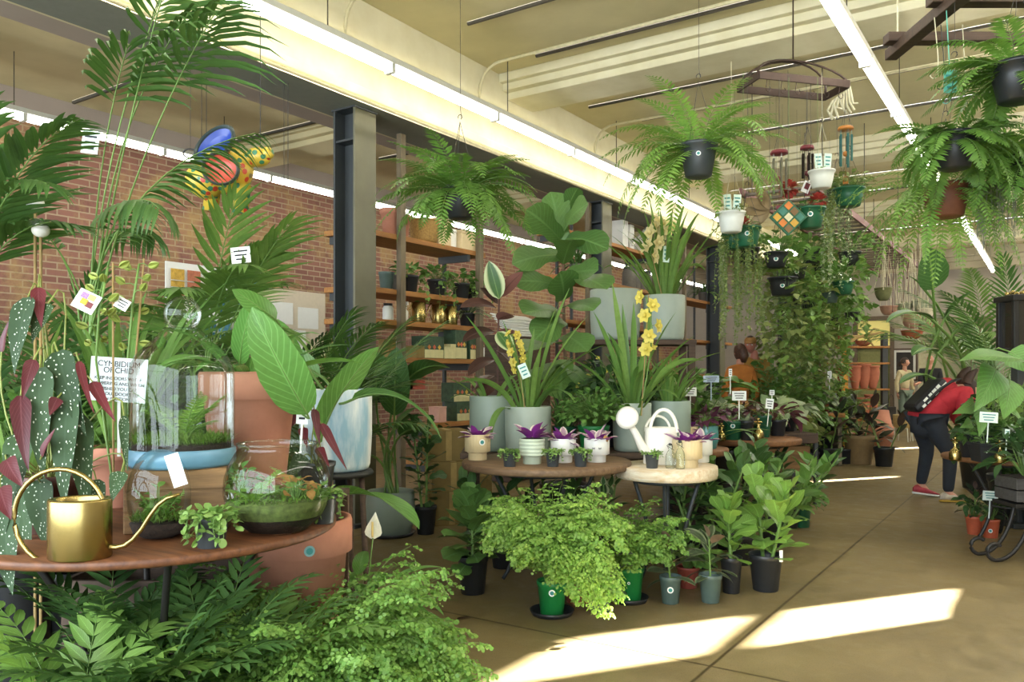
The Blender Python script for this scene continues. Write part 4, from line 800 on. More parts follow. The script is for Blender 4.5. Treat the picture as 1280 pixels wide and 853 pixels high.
p = pt(322, 0, 5.5); p[2] = 0.; plant('areca_palm', p, 'finely cut palm behind the large plain terracotta pot', 'palm', ('nursery', .2, .4, BLACK), [('palm', 'palmdark', dict(n=18, Lp=.6, L=.9, ll=.32, lw=.022, el=(.9, 1.45), bend=(.6, 1.8), nl=24, r0=.08))], 25)
p = pt(30, 0, 4.4); p[2] = 0.; plant('bamboo_palm', p, 'bushy palm low against the brick wall behind the begonia', 'palm', ('nursery', .2, .4, BLACK), [('palm', 'palmdark', dict(n=20, Lp=.7, L=.8, ll=.3, lw=.03, el=(.9, 1.45), bend=(.8, 1.8), nl=18, r0=.08))], 26)
p = pt(185, 0, 4.9); p[2] = 0.; plant('leafy_shrub', p, 'dense small leaved shrub behind the cymbidium buds', 'plant', ('nursery', .2, .4, BLACK), [('clump', 'bush', dict(n=1400, R=.6, H=1.25, ll=.07, lw=.05, el=(-.3, 1.2)))], 27)
p = pt(40, 0, 3.9); p[2] = .0; plant('leafy_shrub', p, 'low green shrub at the far edge of the near table', 'plant', ('nursery', .2, .6, BLACK), [('clump', 'bush', dict(n=1000, R=.5, H=.75, ll=.07, lw=.05, el=(-.3, 1.2)))], 28)
p = pt(20, 0, 3.5); p[2] = 0.; g = R_(29); t = thing('cymbidium_orchid', p, 'strappy cymbidium orchid reaching up beside the white globe stakes', 'orchid'); z = pot(t, 'nursery', .16, .75, BLACK); mb = MB(); f_strap(mb, g, z, 30, .95, .045, (.8, 1.5), (.3, 1.5), .05, 1.7); mb.build('foliage', [LM['strap'], STEM], t)
for i, (px, py, lab) in enumerate(((44, 254, 'white ceramic globe on a cane, upper one near the left palms'), (51, 288, 'white ceramic globe on a cane, lower one near the left palms'))):
    q = pt(px, py, 3.3); t = thing('globe_stake', (q[0], q[1], 0), lab, 'garden stake', 'ceramic globe stakes'); mb = MB(); mb.ball((0, 0, q[2]), .034, 20, 12, sz=.85); mb.build('globe', WHITEC, t); mb = MB(); mb.tubes([[(0, 0, .0), (0, 0, q[2]-.02)]], .006, 6); mb.build('stake', CANE, t)
# painted animal planter hanging in front of the brick wall
q = pt(278, 210, 5.6); t = thing('hanging_painted_planter', q, 'painted yellow animal planter with blue and red openings, hanging before the brick wall', 'planter', None, FACE)
YEL = mat('talavera_yellow', 'e0c646', .35, var=.02); 
nt = YEL.node_tree; v = nt.nodes.new('ShaderNodeTexVoronoi'); v.inputs['Scale'].default_value = 20.; tcx = nt.nodes.new('ShaderNodeTexCoord'); nt.links.new(tcx.outputs['Object'], v.inputs['Vector']); vv = nt.nodes.new('ShaderNodeSeparateColor'); nt.links.new(v.outputs['Color'], vv.inputs[0]); dc = mixc(nt, lin('c0402c'), lin('3c7a58'), ramp(nt, vv.outputs[0], [(.45, 0.), (.5, 1.)])); nt.links.new(mixc(nt, lin('c9ac3c'), dc, ramp(nt, v.outputs['Distance'], [(.36, 1.), (.42, 0.)])), nt.nodes['Principled BSDF'].inputs['Base Color'])
mb = MB(); mb.ball((0, .05, 0), .17, 24, 14, 0, 1.15, .9, 1.); mb.ball((-.12, .02, -.08), .14, 20, 12, 0, 1., .9, .9); mb.build('body', YEL, t)
mb = MB(); mb.ball((.24, .02, .08), .075, 18, 10, 0, 1.2, 1., .9); mb.ball((.31, -.0, .1), .045, 14, 9); mb.tubes([[(.1, .02, .05), (.24, .02, .08)]], .06, 8); mb.build('head', YEL, t)
mb = MB(); mb.tubes([[(.15, -.02, -.12), (.13, -.02, -.32)]], .055, 8); mb.build('leg', YEL, t); mb = MB(); mb.tubes([[(-.1, .1, -.12), (-.12, .1, -.28)]], .055, 8); mb.build('leg', YEL, t)
BLUE = mat('talavera_blue', '1f3f9a', .3, var=.05); RED = mat('talavera_red', 'b84a34', .4, var=.08); RIMD = mat('talavera_rim', '3c4a48', .4)
def disc(name, c, rx, rz, tilt, yaw, m, depth=.05):
    mb = MB(); mb.lathe([(1.0, .5), (1.08, .2), (1.0, -.5), (.9, -.2), (.9, .3), (1.0, .5)], 36, mi=0); mb.lathe([(.9, -.1), (.5, -.5), (.001, -.7)], 36, mi=1); mb.lathe([(.9, .0), (.6, -.4)], 36, mi=1)
    o = mb.build(name, [RIMD, m], t); o.location = c; o.scale = (rx, rz, depth); o.rotation_euler = (PI/2 + yaw, tilt, 0); return o
disc('blue_opening', (-.02, -.09, .13), .16, .1, -.75, -.25, BLUE); disc('red_opening', (.05, -.17, -.05), .12, .105, .2, .0, RED)
mb = MB(); a = np.linspace(0, 2*PI, 17); mb.tubes([np.stack([-.22 + .05*np.cos(a), 0*a, .1 + .03*np.sin(a)], -1)], .006, 5, 0, False); mb.tubes([[(-.22, 0, .13), (-.22, 0, CZ-q[2])]], .002, 4, 0, False); mb.tubes([[(.26, 0, .14), (.26, 0, CZ-q[2])]], .003, 4, 0, False); mb.build('hanging_wire', WIRE, t)
for i, px in enumerate((252, 258, 355, 360)):
    q = pt(px, 230, 6.4); t = thing('hanging_wire', (q[0], q[1], 2.8), 'thin wire hanging from the ceiling near the painted planter', 'wire', 'bare wires hung from the ceiling'); mb = MB(); mb.tubes([[(0, 0, 0), (0, 0, CZ-2.8)]], .0025, 4, 0, False); mb.tubes([[(0, 0, .0), (.012, 0, -.02), (.02, 0, 0)]], .0025, 4, 0, False); mb.build('wire', WIRE, t)
# card rack and pale boards against the brick wall
q = onX(280, 320, -9.3); t = thing('card_rack', (q[0], q[1], 1.75), 'white wire rack of greeting cards mounted on the brick wall', 'rack'); mb = MB(); mb.box((-.19, -.75, 0), (-.17, .75, 1.0)); mb.build('back_panel', PAPER, t); g = R_(4)
cols = ['e8e2c8', '5f9ab0', 'd9b04a', 'f2f2ec', '8fb06a', 'c87a5a', '3f7a8a', 'e0d8b0']
for r_ in range(3):
    mb = MB(); mb.tubes([[(-.12, -.73, .03 + .32*r_), (-.12, .73, .03 + .32*r_)], [(-.12, -.73, .12 + .32*r_), (-.12, .73, .12 + .32*r_)]], .006, 4, 0, False); mb.build('wire_shelf', WHITEP, t)
    for c_ in range(6): mb = MB(); mb.obox((-.14, -.6 + .24*c_, .15 + .32*r_), (.006, .095, .12)); mb.build('greeting_card', mat('card_%d' % ((r_*5+c_*3) % 8), cols[(r_*5+c_*3) % 8], .7, var=.2, scale=25), t)
q = onX(372, 355, -9.42); t = thing('hanging_pinboard', (q[0], q[1], 1.55), 'pale pinboard with white posters on the brick wall behind the areca palm', 'board'); mb = MB(); mb.box((-.07, -.6, 0), (-.05, .6, 1.0)); mb.build('board_panel', mat('board_beige', 'd8ccb4', .8, var=.04), t)
for k, (y, z) in enumerate(((-.25, .65), (.25, .6), (0., .25))): mb = MB(); mb.obox((-.045, y, z), (.003, .2, .16)); mb.build('poster', PAPER, t)

# ------------------------------------------------------------------ under the near table
t = thing('wooden_crate', (tc[0]-.35, tc[1]+.25, 0), 'rough dark wooden crate on the floor under the near table', 'crate', None, YAW)
for k in range(4): mb = MB(); mb.obox((0, -.2, .07 + .12*k), (.3, .01, .05)); mb.obox((0, .2, .07 + .12*k), (.3, .01, .05)); mb.obox((-.3, 0, .07 + .12*k), (.01, .2, .05)); mb.obox((.3, 0, .07 + .12*k), (.01, .2, .05)); mb.build('slat_course', WOODD, t, .003)
mb = MB(); mb.obox((0, 0, .02), (.29, .19, .012)); mb.build('crate_base', WOODD, t)
def low(px, d, **k): q = pt(px, 0, d); q[2] = 0.; return q
plant('parlour_palm', low(95, 2.5), 'parlour palm with broad glossy leaflets under the brass watering can', 'palm', ('nursery', .11, .2, BLACK), [('chama', 'figlight', dict(n=24, Lp=.16, L=.36, ll=.16, lw=.038, el=(.2, 1.4), bend=(.6, 1.5), nl=8))], 41)
plant('parlour_palm', low(178, 2.62), 'darker parlour palm under the middle of the near table', 'palm', ('nursery', .12, .22, BLACK), [('chama', 'palm', dict(n=30, Lp=.15, L=.38, ll=.15, lw=.03, el=(.3, 1.45), bend=(.5, 1.3), nl=10))], 42)
plant('parlour_palm', low(262, 2.75), 'parlour palm pressed against the maidenhair fern under the near table', 'palm', ('nursery', .12, .22, BLACK), [('chama', 'palm', dict(n=28, Lp=.15, L=.36, ll=.13, lw=.026, el=(.3, 1.45), bend=(.5, 1.3), nl=10))], 43)
plant('parlour_palm', low(135, 2.95), 'parlour palm at the back under the near table beside the crate', 'palm', ('nursery', .12, .25, BLACK), [('chama', 'palmdark', dict(n=24, Lp=.2, L=.36, ll=.14, lw=.03, el=(.5, 1.45), bend=(.5, 1.3), nl=9))], 44)
plant('maidenhair_fern', low(400, 2.95), 'huge maidenhair fern spilling onto the floor at the near table', 'fern', ('nursery', .16, .26, DGREEN), [('maiden', 'maiden', dict(n=230, L=.6, nb=11, leaf=.0155, el=(.1, 1.45), bend=(1.0, 2.3), r0=.05, nl=8))], 45)
plant('grassy_plant', low(338, 2.78), 'grassy arching plant mixed into the ferns below the fishbowl terrarium', 'plant', ('nursery', .12, .24, DGREEN), [('strap', 'strap', dict(n=70, L=.4, w=.02, el=(.5, 1.5), bend=(1.0, 2.3))), ('chama', 'palmlight', dict(n=14, Lp=.15, L=.34, ll=.15, lw=.034, el=(.2, 1.4), bend=(.6, 1.5), nl=8))], 46)
plant('maidenhair_fern', low(478, 3.0), 'maidenhair fern nearest the sunlit floor', 'fern', ('nursery', .12, .2, DGREEN), [('maiden', 'maidenlight', dict(n=120, L=.42, nb=10, leaf=.015, el=(.0, 1.4), bend=(1.0, 2.2), r0=.05))], 47)
p = low(500, 3.55); g = R_(48); t = thing('peace_lily', p, 'low peace lily with drooping leaves beside the large maidenhair fern', 'plant'); z = pot(t, 'nursery', .1, .16, BLACK); mb = MB()
for b, tt, w, bd, r_ in (((500, 740, 3.5), (555, 770, 3.4), .085, .9, .1), ((495, 745, 3.5), (535, 800, 3.3), .08, .8, .2), ((490, 750, 3.5), (478, 760, 3.3), .07, .6, 0.), ((505, 735, 3.5), (520, 720, 3.5), .06, .6, 0.), ((500, 740, 3.5), (545, 745, 3.6), .08, .8, -.2)):
    leafpx(mb, p, pt(*b), pt(*tt), w, bd, 'lance', 'z', r_, stalk=p + np.array((0, 0, z)), g=g)
mb.build('foliage', [LM['paddle'], STEM], t)
p = low(440, 3.6); g = R_(49); t = thing('peace_lily', p, 'peace lily with one white bloom beside the sage planter', 'plant'); z = pot(t, 'nursery', .12, .25, BLACK); mb = MB()
for k in range(16):
    a = k*2.4; e = g.uniform(.5, 1.2); f_paddle(mb, g, z, [(a, e, .22, .4, .26, .075, .9, 0., None)], sr=.0035, prof='lance')
mb.build('foliage', [LM['paddle'], STEM], t); mb = MB(); q = pt(466, 658, 3.5) - p; mb.tubes([[(0, 0, z), q*np.array((.7, .7, .5)), q - np.array((0, 0, .05))]], .003, 5)
blades(mb, (q - np.array((0, 0, .055)))[None], np.array([[.1, .05, 1.]]), .115, .075, .25, 'heart', 10, 5, -.35, 0., up=np.array([[-AX[0]*.9+.3, -AX[1]*.9, .1]]), mi=1); mb.tubes([[q - np.array((0, 0, .045)) + np.array((-AX[0], -AX[1], 0))*.012, q + np.array((0, 0, .02)) + np.array((-AX[0], -AX[1], 0))*.012]], .005, 6, 2); mb.build('bloom', [STEM, LM['white'], mat('spadix', 'c9b06a', .8)], t)

plant('leafy_shrub', pt(300, 0, 4.9)*np.array((1, 1, 0)), 'dense mid green shrub low behind the large plain terracotta pot', 'plant', ('nursery', .2, .5, BLACK), [('clump', 'bush', dict(n=900, R=.5, H=.8, ll=.08, lw=.05, el=(-.3, 1.2)))], 51)
plant('lady_palm', pt(80, 0, 5.4)*np.array((1, 1, 0)), 'dark lady palm filling the gap between the tallest kentia and the brick wall', 'palm', ('nursery', .2, .4, BLACK), [('palm', 'palm', dict(n=24, Lp=1.0, L=.8, ll=.34, lw=.034, el=(1.05, 1.5), bend=(.6, 1.7), nl=14, r0=.12))], 52)
plant('lady_palm', pt(195, 0, 5.6)*np.array((1, 1, 0)), 'lady palm in the gap between the tallest kentia and the bright young kentia', 'palm', ('nursery', .2, .4, BLACK), [('palm', 'palm', dict(n=24, Lp=.8, L=.8, ll=.34, lw=.03, el=(1.0, 1.5), bend=(.6, 1.7), nl=16, r0=.12))], 53)

for px, py, L_, w_, az, m_, lab in ((558, 752, .17, .02, YAW + .05, 'strap', 'fallen green leaf blade on the floor near the black pot'), (580, 774, .09, .03, YAW + .5, 'burgundy', 'dark curled fallen leaf on the floor left of the green pot')):
    q = fl(px, py); t = thing('fallen_leaf', (q[0], q[1], .004), lab, 'leaf'); mb = MB(); blades(mb, np.array([[-L_/2*math.cos(az), -L_/2*math.sin(az), .0]]), np.array([[math.cos(az), math.sin(az), .08]]), L_, w_, .16, 'lance', 8, 3, .2); mb.build('leaf_blade', [LM[m_]], t)
# ================================================================== middle of the shop
T1 = pt(683, 0, 5.22); round_table(T1, .54, .75, 'dark round wooden table with four purple leaved plants in a row', .045, woodmat('weathered_brown', '86694c', '5c4530', 1., .6, 'X'), None, 4, a0=.9, m2=STEELD)
T2 = pt(833, 0, 5.12); round_table(T2, .315, .73, 'small whitewashed thick topped round table with the white watering can', .075, WOODW, None, 4, a0=.35, m2=STEELD, foot=.8)
T5 = pt(857, 0, 6.25); T5[2] = 0; round_table(T5, .32, .74, 'small brown round table holding the teal glazed pot', .05, WOODR, None, 4, a0=.2)
T3 = pt(938, 0, 7.35); T3[2] = 0; round_table(T3, .44, .73, 'brown round table with dark green pots and a gold mister', .05, WOODR, None, 4, a0=.7)
def at(px, d, z): q = pt(px, 0, d); q[2] = z; return q
# bench of planters behind the table
q = at(722, 6.12, 0); t = thing('timber_bench', q, 'long low timber bench carrying the sage planters behind the round tables', 'bench', None, YAW)
mb = MB()
for k in range(3): mb.obox((0, -.24 + .24*k, .72), (.86, .115, .022))
mb.build('slatted_top', WOODD, t, .006)
for sx in (-.78, .78):
    for sy in (-.28, .28): mb = MB(); mb.obox((sx, sy, .35), (.035, .035, .35)); mb.build('leg', WOODD, t, .005)
mb = MB(); mb.obox((0, -.28, .64), (.8, .015, .05)); mb.build('apron', WOODD, t, .004)
BZ = .742
# --- purple leaved plants on the dark round table
def trad(loc, kind, r, h, m, label, seed, **o):
    ro = thing('tradescantia_pot', loc, label, 'plant', 'purple leaved plants in small ceramic pots'); z = pot(ro, kind, r, h, m, ang=facing(loc), **o); mb = MB(); g = R_(seed)
    f_rosette(mb, g, z, 9, .115, .055, (.5, 1.3), .4, 'oval', .02); f_rosette(mb, g, z, 8, .125, .055, (.35, .9), .5, 'oval', .03); mb.build('foliage', [LM['trad'], STEM], ro); return ro
FL = mat('fluted_ceramic', 'd8c396', .5, var=.04)
trad(at(597, 5.24, .75), 'cup', .082, .165, FL, 'purple leaved plant in a fluted cream pot at the end of the dark round table', 51, flute=26, st=(.02, .72, WHITEC, .35))
trad(at(665, 5.02, .75), 'cup', .078, .155, PALEG, 'purple leaved plant in a pale green ribbed pot', 52, ridges=4)
trad(at(704, 5.1, .75), 'cup', .08, .15, WHITEC, 'purple leaved plant in a plain white pot between two creeper pots', 53)
r_ = trad(at(746, 5.12, .75), 'cup', .08, .15, WHITEC, 'purple leaved plant in a white pot with two small sleepy eyes and a kraft tag', 54)
p_ = [c for c in r_.children if c.name.startswith('pot')][0]
for s in (-.24, .24):
    a = facing(r_.location) + s; mb = MB(); t_ = np.linspace(-.9, .9, 7); P = [(.0815*math.cos(a + .11*x), .0815*math.sin(a + .11*x), .098 - .008*math.cos(x*1.4)) for x in t_]; mb.tubes([P], .0018, 4, 0, False)
    for x in (-.6, 0, .6): mb.tubes([[(.0815*math.cos(a+.11*x), .0815*math.sin(a+.11*x), .092), (.082*math.cos(a+.13*x), .082*math.sin(a+.13*x), .085)]], .0012, 4, 0, False)
    mb.build('eye', INK, p_)
tagcard(r_, (.075, -.02, .15), .035, .03, FACE, .5, -.2, mat('kraft', 'b08450', .8, var=.05), 'kraft_tag', False)
for px, lab, s in ((637, 'creeper pot left of the pale green ribbed pot', 61), (691, 'creeper pot between the pale green pot and the plain white pot', 62), (726, 'creeper pot between the two white pots', 63)):
    creeper(at(px, 4.86, .75), lab, s, .044, .09, 20, .12, .017, step=.013)
# --- white watering can and bottles
q = at(826, 5.2, .73); t = thing('watering_can', q, 'white enamel watering can with long spout and big round rose', 'watering can', None, YAW)
WM = mat('white_enamel', 'eeeade', .35, var=.02)
mb = MB(); mb.lathe([(.001, 0), (.108, 0), (.112, .006), (.106, .1), (.1, .225), (.096, .232), (.09, .228), (.09, .2)], 40, sx=1., sy=.8); mb.lathe([(.09, .205), (.001, .21)], 40, sy=.8); mb.build('body', WM, t)
mb = MB(); mb.tubes([[(-.06, -.02, .06), (-.12, -.04, .1), (-.17, -.05, .2), (-.215, -.06, .275)]], np.array([.034, .03, .022, .018])[None], 10); mb.build('spout', WM, t)
d = nrm(np.array((-.35, -.85, .25))); mb = MB(); mb.lathe([(.018, -.05), (.03, -.02), (.07, .0), (.073, .008), (.05, .02), (.001, .024)], 30); o = mb.build('rose', WM, t); o.location = (-.222, -.07, .295)
from mathutils import Vector as V3; o.rotation_euler = V3(tuple(d)).to_track_quat('Z', 'Y').to_euler()
a = np.linspace(0, PI, 18); mb = MB(); mb.tubes([np.stack([.012 + .085*np.cos(a), 0*a - .03, .2 + .145*np.sin(a)], -1)], .012, 8); mb.build('handle', WM, t); mb = MB(); mb.tubes([np.stack([-.01 + .08*np.cos(a), 0*a + .05, .2 + .1*np.sin(a)], -1)], .008, 8); mb.build('handle', WM, t)
for px, d, h, lab in ((838, 4.93, .15, 'clear glass flip top bottle nearest the white watering can'), (850, 4.9, .17, 'clear glass flip top bottle in front of the fluted cream pot')):
    q = at(px, d, .73); t = thing('glass_bottle', q, lab, 'bottle', 'clear flip top bottles'); mb = MB(); mb.lathe([(.001, .002), (.026, .002), (.03, .008), (.03, h*.5), (.024, h*.62), (.011, h*.75), (.011, h*.9), (.013, h*.92), (.012, h*.95)], 24); mb.build('bottle_glass', GL, t)
    mb = MB(); mb.lathe([(.001, h*.92), (.011, h*.93), (.011, h*1.0), (.001, h*1.02)], 16); mb.build('stopper', STEELD, t); mb = MB(); mb.tubes([[(-.013, 0, h*.8), (-.018, -.01, h*.92), (0, -.012, h*1.03), (.018, -.01, h*.92), (.013, 0, h*.8)], [(-.018, -.012, h*.92), (.03, -.014, h*.75)]], .0016, 5, 0, False); mb.build('bail_wire', WIRE, t)
creeper(at(815, 4.95, .73), 'creeper pot on the whitewashed table in front of the watering can', 64, .044, .09, 14, .09, .017, step=.013)
trad(at(859, 5.0, .73), 'cup', .09, .17, FL, 'purple leaved plant in a fluted cream pot on the whitewashed table', 55, flute=26)
trad(at(876, 5.3, .73), 'cup', .075, .15, WHITEC, 'purple leaved plant in a white pot at the back of the whitewashed table', 56)
trad(at(858, 6.15, .74), 'cup', .09, .17, FL, 'purple leaved plant in a fluted pot on the brown table behind the watering can', 57, flute=26)
plant('begonia_pot', at(884, 6.15, .74), 'dark red leaved plant in the teal glazed pot', 'plant', ('belly', .085, .17, TEAL), [('clump', 'purple', dict(n=40, R=.13, H=.15, ll=.08, lw=.06, prof='heart')), ('trail', 'succulent', dict(n=8, L=.25, leaf=.018, lw=.016, prof='round', az=(-2.6, -.8)))], 58)
# --- sage planters with cymbidiums on the bench
def cymb(px, d, z, r, h, m, label, seed, leaves, spikes=(), n=10, L=.6, tagp=None, el=(.9, 1.5), w=.038, lm='strap'):
    q = at(px, d, z); t = thing('cymbidium_orchid', q, label, 'orchid'); zz = pot(t, 'cyl', r, h, m, n=44); g = R_(seed); mb = MB()
    if n: f_strap(mb, g, zz, n, L, w, el, (.3, 1.3), r*.35, 1.8)
    for b, tt, ww, bd in leaves: leafpx(mb, q, pt(*b), pt(*tt), ww, bd, 'strap', 'z', g.normal(0, .3), 12, 3, .3, 0., g=g, midrib=False)
    mb.build('foliage', [LM[lm], STEM], t)
    for k, (path, pm, nb, sz) in enumerate(spikes): spike(t, q, path, pm, seed+k, nb, sz, fl='flower')
    if tagp: tagcard(t, pt(*tagp) - q, .06, .1, FACE, -.4, 0, mat('tag_mint', 'd2e6d8', .7, var=.05), 'plant_tag', 'teal')
    return t
cymb(614, 5.98, BZ, .16, .4, SAGED, 'empty looking tall sage planter with a few straps at the bench end', 71, (), n=8, L=.35, el=(.5, 1.2))
cymb(660, 5.8, BZ, .165, .33, SAGE, 'cymbidium orchid with yellow blooms in a sage planter behind the pale green ribbed pot', 72, (((650, 515, 5.8), (583, 395, 5.6), .045, .35), ((655, 515, 5.8), (628, 400, 5.7), .05, .3), ((645, 515, 5.75), (570, 480, 5.4), .045, 1.4), ((665, 515, 5.8), (735, 395, 5.7), .05, .4), ((668, 515, 5.8), (712, 360, 5.9), .045, .3), ((670, 515, 5.75), (720, 505, 5.4), .05, 2.0), ((672, 515, 5.8), (760, 430, 5.6), .045, .9), ((640, 515, 5.75), (612, 560, 5.45), .05, 2.2), ((660, 515, 5.8), (700, 375, 5.8), .04, .3), ((650, 515, 5.8), (668, 410, 5.9), .045, .2)),
     [([(655, 515, 5.7), (652, 470, 5.65), (645, 440, 5.6), (640, 418, 5.6)], 'petal', 12, .036)], 12, .5, (655, 464, 5.55))
q = cymb(790, 5.95, BZ, .14, .35, SAGE, 'big fanned cymbidium orchid with yellow blooms behind the white watering can', 73, (((785, 520, 5.9), (742, 390, 5.7), .05, .4), ((788, 520, 5.9), (765, 352, 5.8), .055, .2), ((790, 520, 5.9), (792, 378, 5.8), .055, .15), ((792, 520, 5.9), (815, 375, 5.8), .055, .25), ((795, 520, 5.9), (845, 390, 5.7), .055, .5), ((798, 520, 5.9), (868, 420, 5.6), .055, .7), ((800, 520, 5.85), (905, 440, 5.5), .05, .9), ((780, 520, 5.85), (700, 445, 5.6), .05, .9), ((788, 520, 5.9), (778, 380, 5.9), .05, .15), ((796, 520, 5.85), (850, 500, 5.4), .045, 1.7), ((783, 520, 5.85), (725, 430, 5.8), .05, .8)),
     [([(800, 520, 5.8), (812, 450, 5.7), (816, 415, 5.65), (808, 372, 5.6)], 'petal', 7, .055)], 16, .62, None, (1.0, 1.5), .05)
cymb(838, 6.1, BZ, .15, .36, SAGED, 'sage planter of grassy leaves right of the white watering can', 74, (), n=30, L=.45, w=.025)
plant('parsley_shrub', at(742, 5.72, BZ), 'fine leaved bright shrub in a green pot behind the white pots', 'plant', ('nursery', .11, .2, GREEN), [('clump', 'bush', dict(n=420, R=.27, H=.3, ll=.05, lw=.04))], 75)
plant('parsley_shrub', at(822, 6.35, BZ), 'fine leaved shrub in a sage pot behind the watering can handle', 'plant', ('cyl', .12, .26, SAGE), [('clump', 'bush', dict(n=300, R=.25, H=.24, ll=.05, lw=.04))], 76)
plant('grassy_plant', at(706, 5.95, BZ), 'grass like plant in a dark green pot with a tall plastic label', 'plant', ('nursery', .09, .18, DGREEN), [('strap', 'palm', dict(n=60, L=.3, w=.012, el=(.8, 1.5), bend=(.2, 1.)))], 77)
plant('leafy_plant', at(762, 6.3, BZ), 'dark leaved shrub between the two blooming cymbidiums', 'plant', ('nursery', .12, .25, BLACK), [('clump', 'bushdark', dict(n=260, R=.34, H=.5, ll=.1, lw=.07)), ('clump', 'petal', dict(n=16, R=.3, H=.55, ll=.05, lw=.045, prof='oval'))], 78)
# --- fiddle leaf fig tall, rubber plant
q = at(705, 6.75, 0); g = R_(81); t = thing('fiddle_leaf_fig', q, 'tall fiddle leaf fig with huge leaves behind the dark round table', 'tree'); z = pot(t, 'nursery', .2, .4, BLACK); mb = MB(); mb.tubes([[(0, 0, .35), (.02, 0, 1.2), (-.02, .02, 2.0), (0, 0, 2.7)]], np.array([.02, .016, .013, .008])[None], 8); mb.build('trunk', STEMB, t); mb = MB()
for b, tt, w, bd, r_ in (((700, 300, 6.7), (658, 262, 6.4), .27, .5, .5), ((702, 310, 6.7), (688, 240, 6.6), .26, .4, -.3), ((705, 285, 6.7), (735, 255, 6.3), .24, .5, .2), ((706, 300, 6.7), (760, 312, 6.3), .24, .9, .0), ((700, 320, 6.7), (640, 330, 6.3), .22, .7, .2), ((706, 350, 6.7), (758, 362, 6.2), .3, .6, -.3), ((704, 345, 6.7), (748, 338, 6.4), .26, .5, .3),
    ((698, 360, 6.7), (640, 352, 6.3), .2, .8, 0.), ((704, 385, 6.7), (742, 388, 6.2), .25, .6, -.4), ((700, 390, 6.7), (654, 392, 6.2), .3, .5, -.5), ((703, 400, 6.65), (668, 425, 6.2), .26, .7, 0.), ((704, 420, 6.65), (735, 440, 6.2), .26, .7, .1), ((700, 430, 6.65), (655, 440, 6.2), .28, .6, .2), ((704, 450, 6.6), (700, 500, 6.2), .3, .4, 0.), ((702, 455, 6.6), (740, 490, 6.2), .28, .5, .0), ((700, 455, 6.65), (664, 480, 6.2), .25, .5, .0), ((704, 330, 6.7), (715, 300, 6.2), .25, .3, 0.), ((704, 375, 6.7), (700, 340, 6.3), .28, .4, .1), ((705, 270, 6.7), (722, 235, 6.5), .16, .2, .2)):
    leafpx(mb, q, pt(*b), pt(*tt), w, bd, 'fiddle', 'cam' if g.random() < .5 else 'z', r_, 14, 5, .15, .02, g=g, sr=.005)
mb.build('foliage', [LM['fig'], STEM], t)
q = at(622, 6.25, BZ); g = R_(82); t = thing('rubber_plant', q, 'burgundy rubber plant with drooping leaves at the bench end', 'plant'); z = pot(t, 'nursery', .12, .24, BLACK); mb = MB(); mb.tubes([[(0, 0, .2), (.0, 0, .7), (0.02, 0, 1.3)]], .008, 6, 1)
for b, tt, w, bd, r_ in (((624, 372, 6.2), (614, 328, 6.15), .12, .2, .2), ((625, 372, 6.2), (654, 340, 6.1), .1, .4, .9), ((620, 385, 6.2), (575, 385, 6.), .1, .9, .8), ((622, 400, 6.2), (642, 395, 6.), .11, .5, .4), ((618, 415, 6.2), (578, 428, 6.), .11, .8, .7), ((622, 420, 6.2), (650, 418, 6.05), .1, .5, .6), ((618, 450, 6.2), (585, 470, 6.), .1, .9, .6), ((618, 470, 6.2), (590, 490, 6.), .1, .8, .2), ((622, 440, 6.2), (640, 455, 6.), .1, .6, .3), ((620, 480, 6.2), (600, 500, 6.), .11, .8, .5), ((622, 380, 6.2), (600, 360, 6.2), .09, .4, .7)):
    leafpx(mb, q, pt(*b), pt(*tt), w, bd, 'oval', 'z', r_, 10, 5, .15, 0., g=g, sr=.004)
mb.build('foliage', [LM['burgundy'], mat('rubber_stem', '5a3a30', .6)], t); mb = MB(); leafpx(mb, q, pt(624, 374, 6.15), pt(611, 326, 6.1), .15, .2, 'oval', 'cam', .1, 10, 5, .15, 0., g=g, sr=.004); leafpx(mb, q, pt(622, 415, 6.1), pt(640, 440, 6.), .12, .4, 'oval', 'cam', .1, 10, 5, .15, 0., g=g, sr=.004); mb.build('pale_edged_foliage', [LM['variegated'], STEM], t)
# --- tall rack with the two big sage pots
q = at(792, 7.35, 0); t = thing('timber_rack', q, 'tall timber rack lifting the two big sage pots above the orchids', 'rack', None, YAW)
for z in (.5, 1.05, 1.58): mb = MB(); mb.obox((0, 0, z), (.52, .22, .022)); mb.build('shelf_board', WOODD, t, .005)
for sx in (-.48, .48):
    for sy in (-.19, .19): mb = MB(); mb.obox((sx, sy, .79), (.03, .03, .79)); mb.build('post', WOODD, t, .004)
q = at(769, 7.3, 1.602); plant('sage_pot', q, 'larger wide sage pot up on the timber rack', 'pot', ('cyl', .225, .45, SAGE), [('clump', 'bush', dict(n=50, R=.15, H=.06, ll=.06, lw=.04))], 83)
q = at(830, 7.3, 1.602); g = R_(84); t = thing('cymbidium_orchid', q, 'cream flowering cymbidium in the smaller sage pot up on the timber rack', 'orchid'); z = pot(t, 'cyl', .185, .4, SAGE, n=44); mb = MB(); f_strap(mb, g, z, 46, .85, .04, (.9, 1.5), (.2, 1.5), .08, 2.)
mb.build('foliage', [LM['strap'], STEM], t); spike(t, q, [(826, 370, 7.2), (824, 320, 7.15), (838, 285, 7.1), (822, 282, 7.05), (812, 320, 7.)], 'petalcream', 10, 10, .075, fl='flower'); tagcard(t, pt(833, 318, 7.1) - q, .06, .14, FACE, .1, 0, mat('tag_mint', 'd2e6d8', .7, var=.05), 'plant_tag', 'teal')
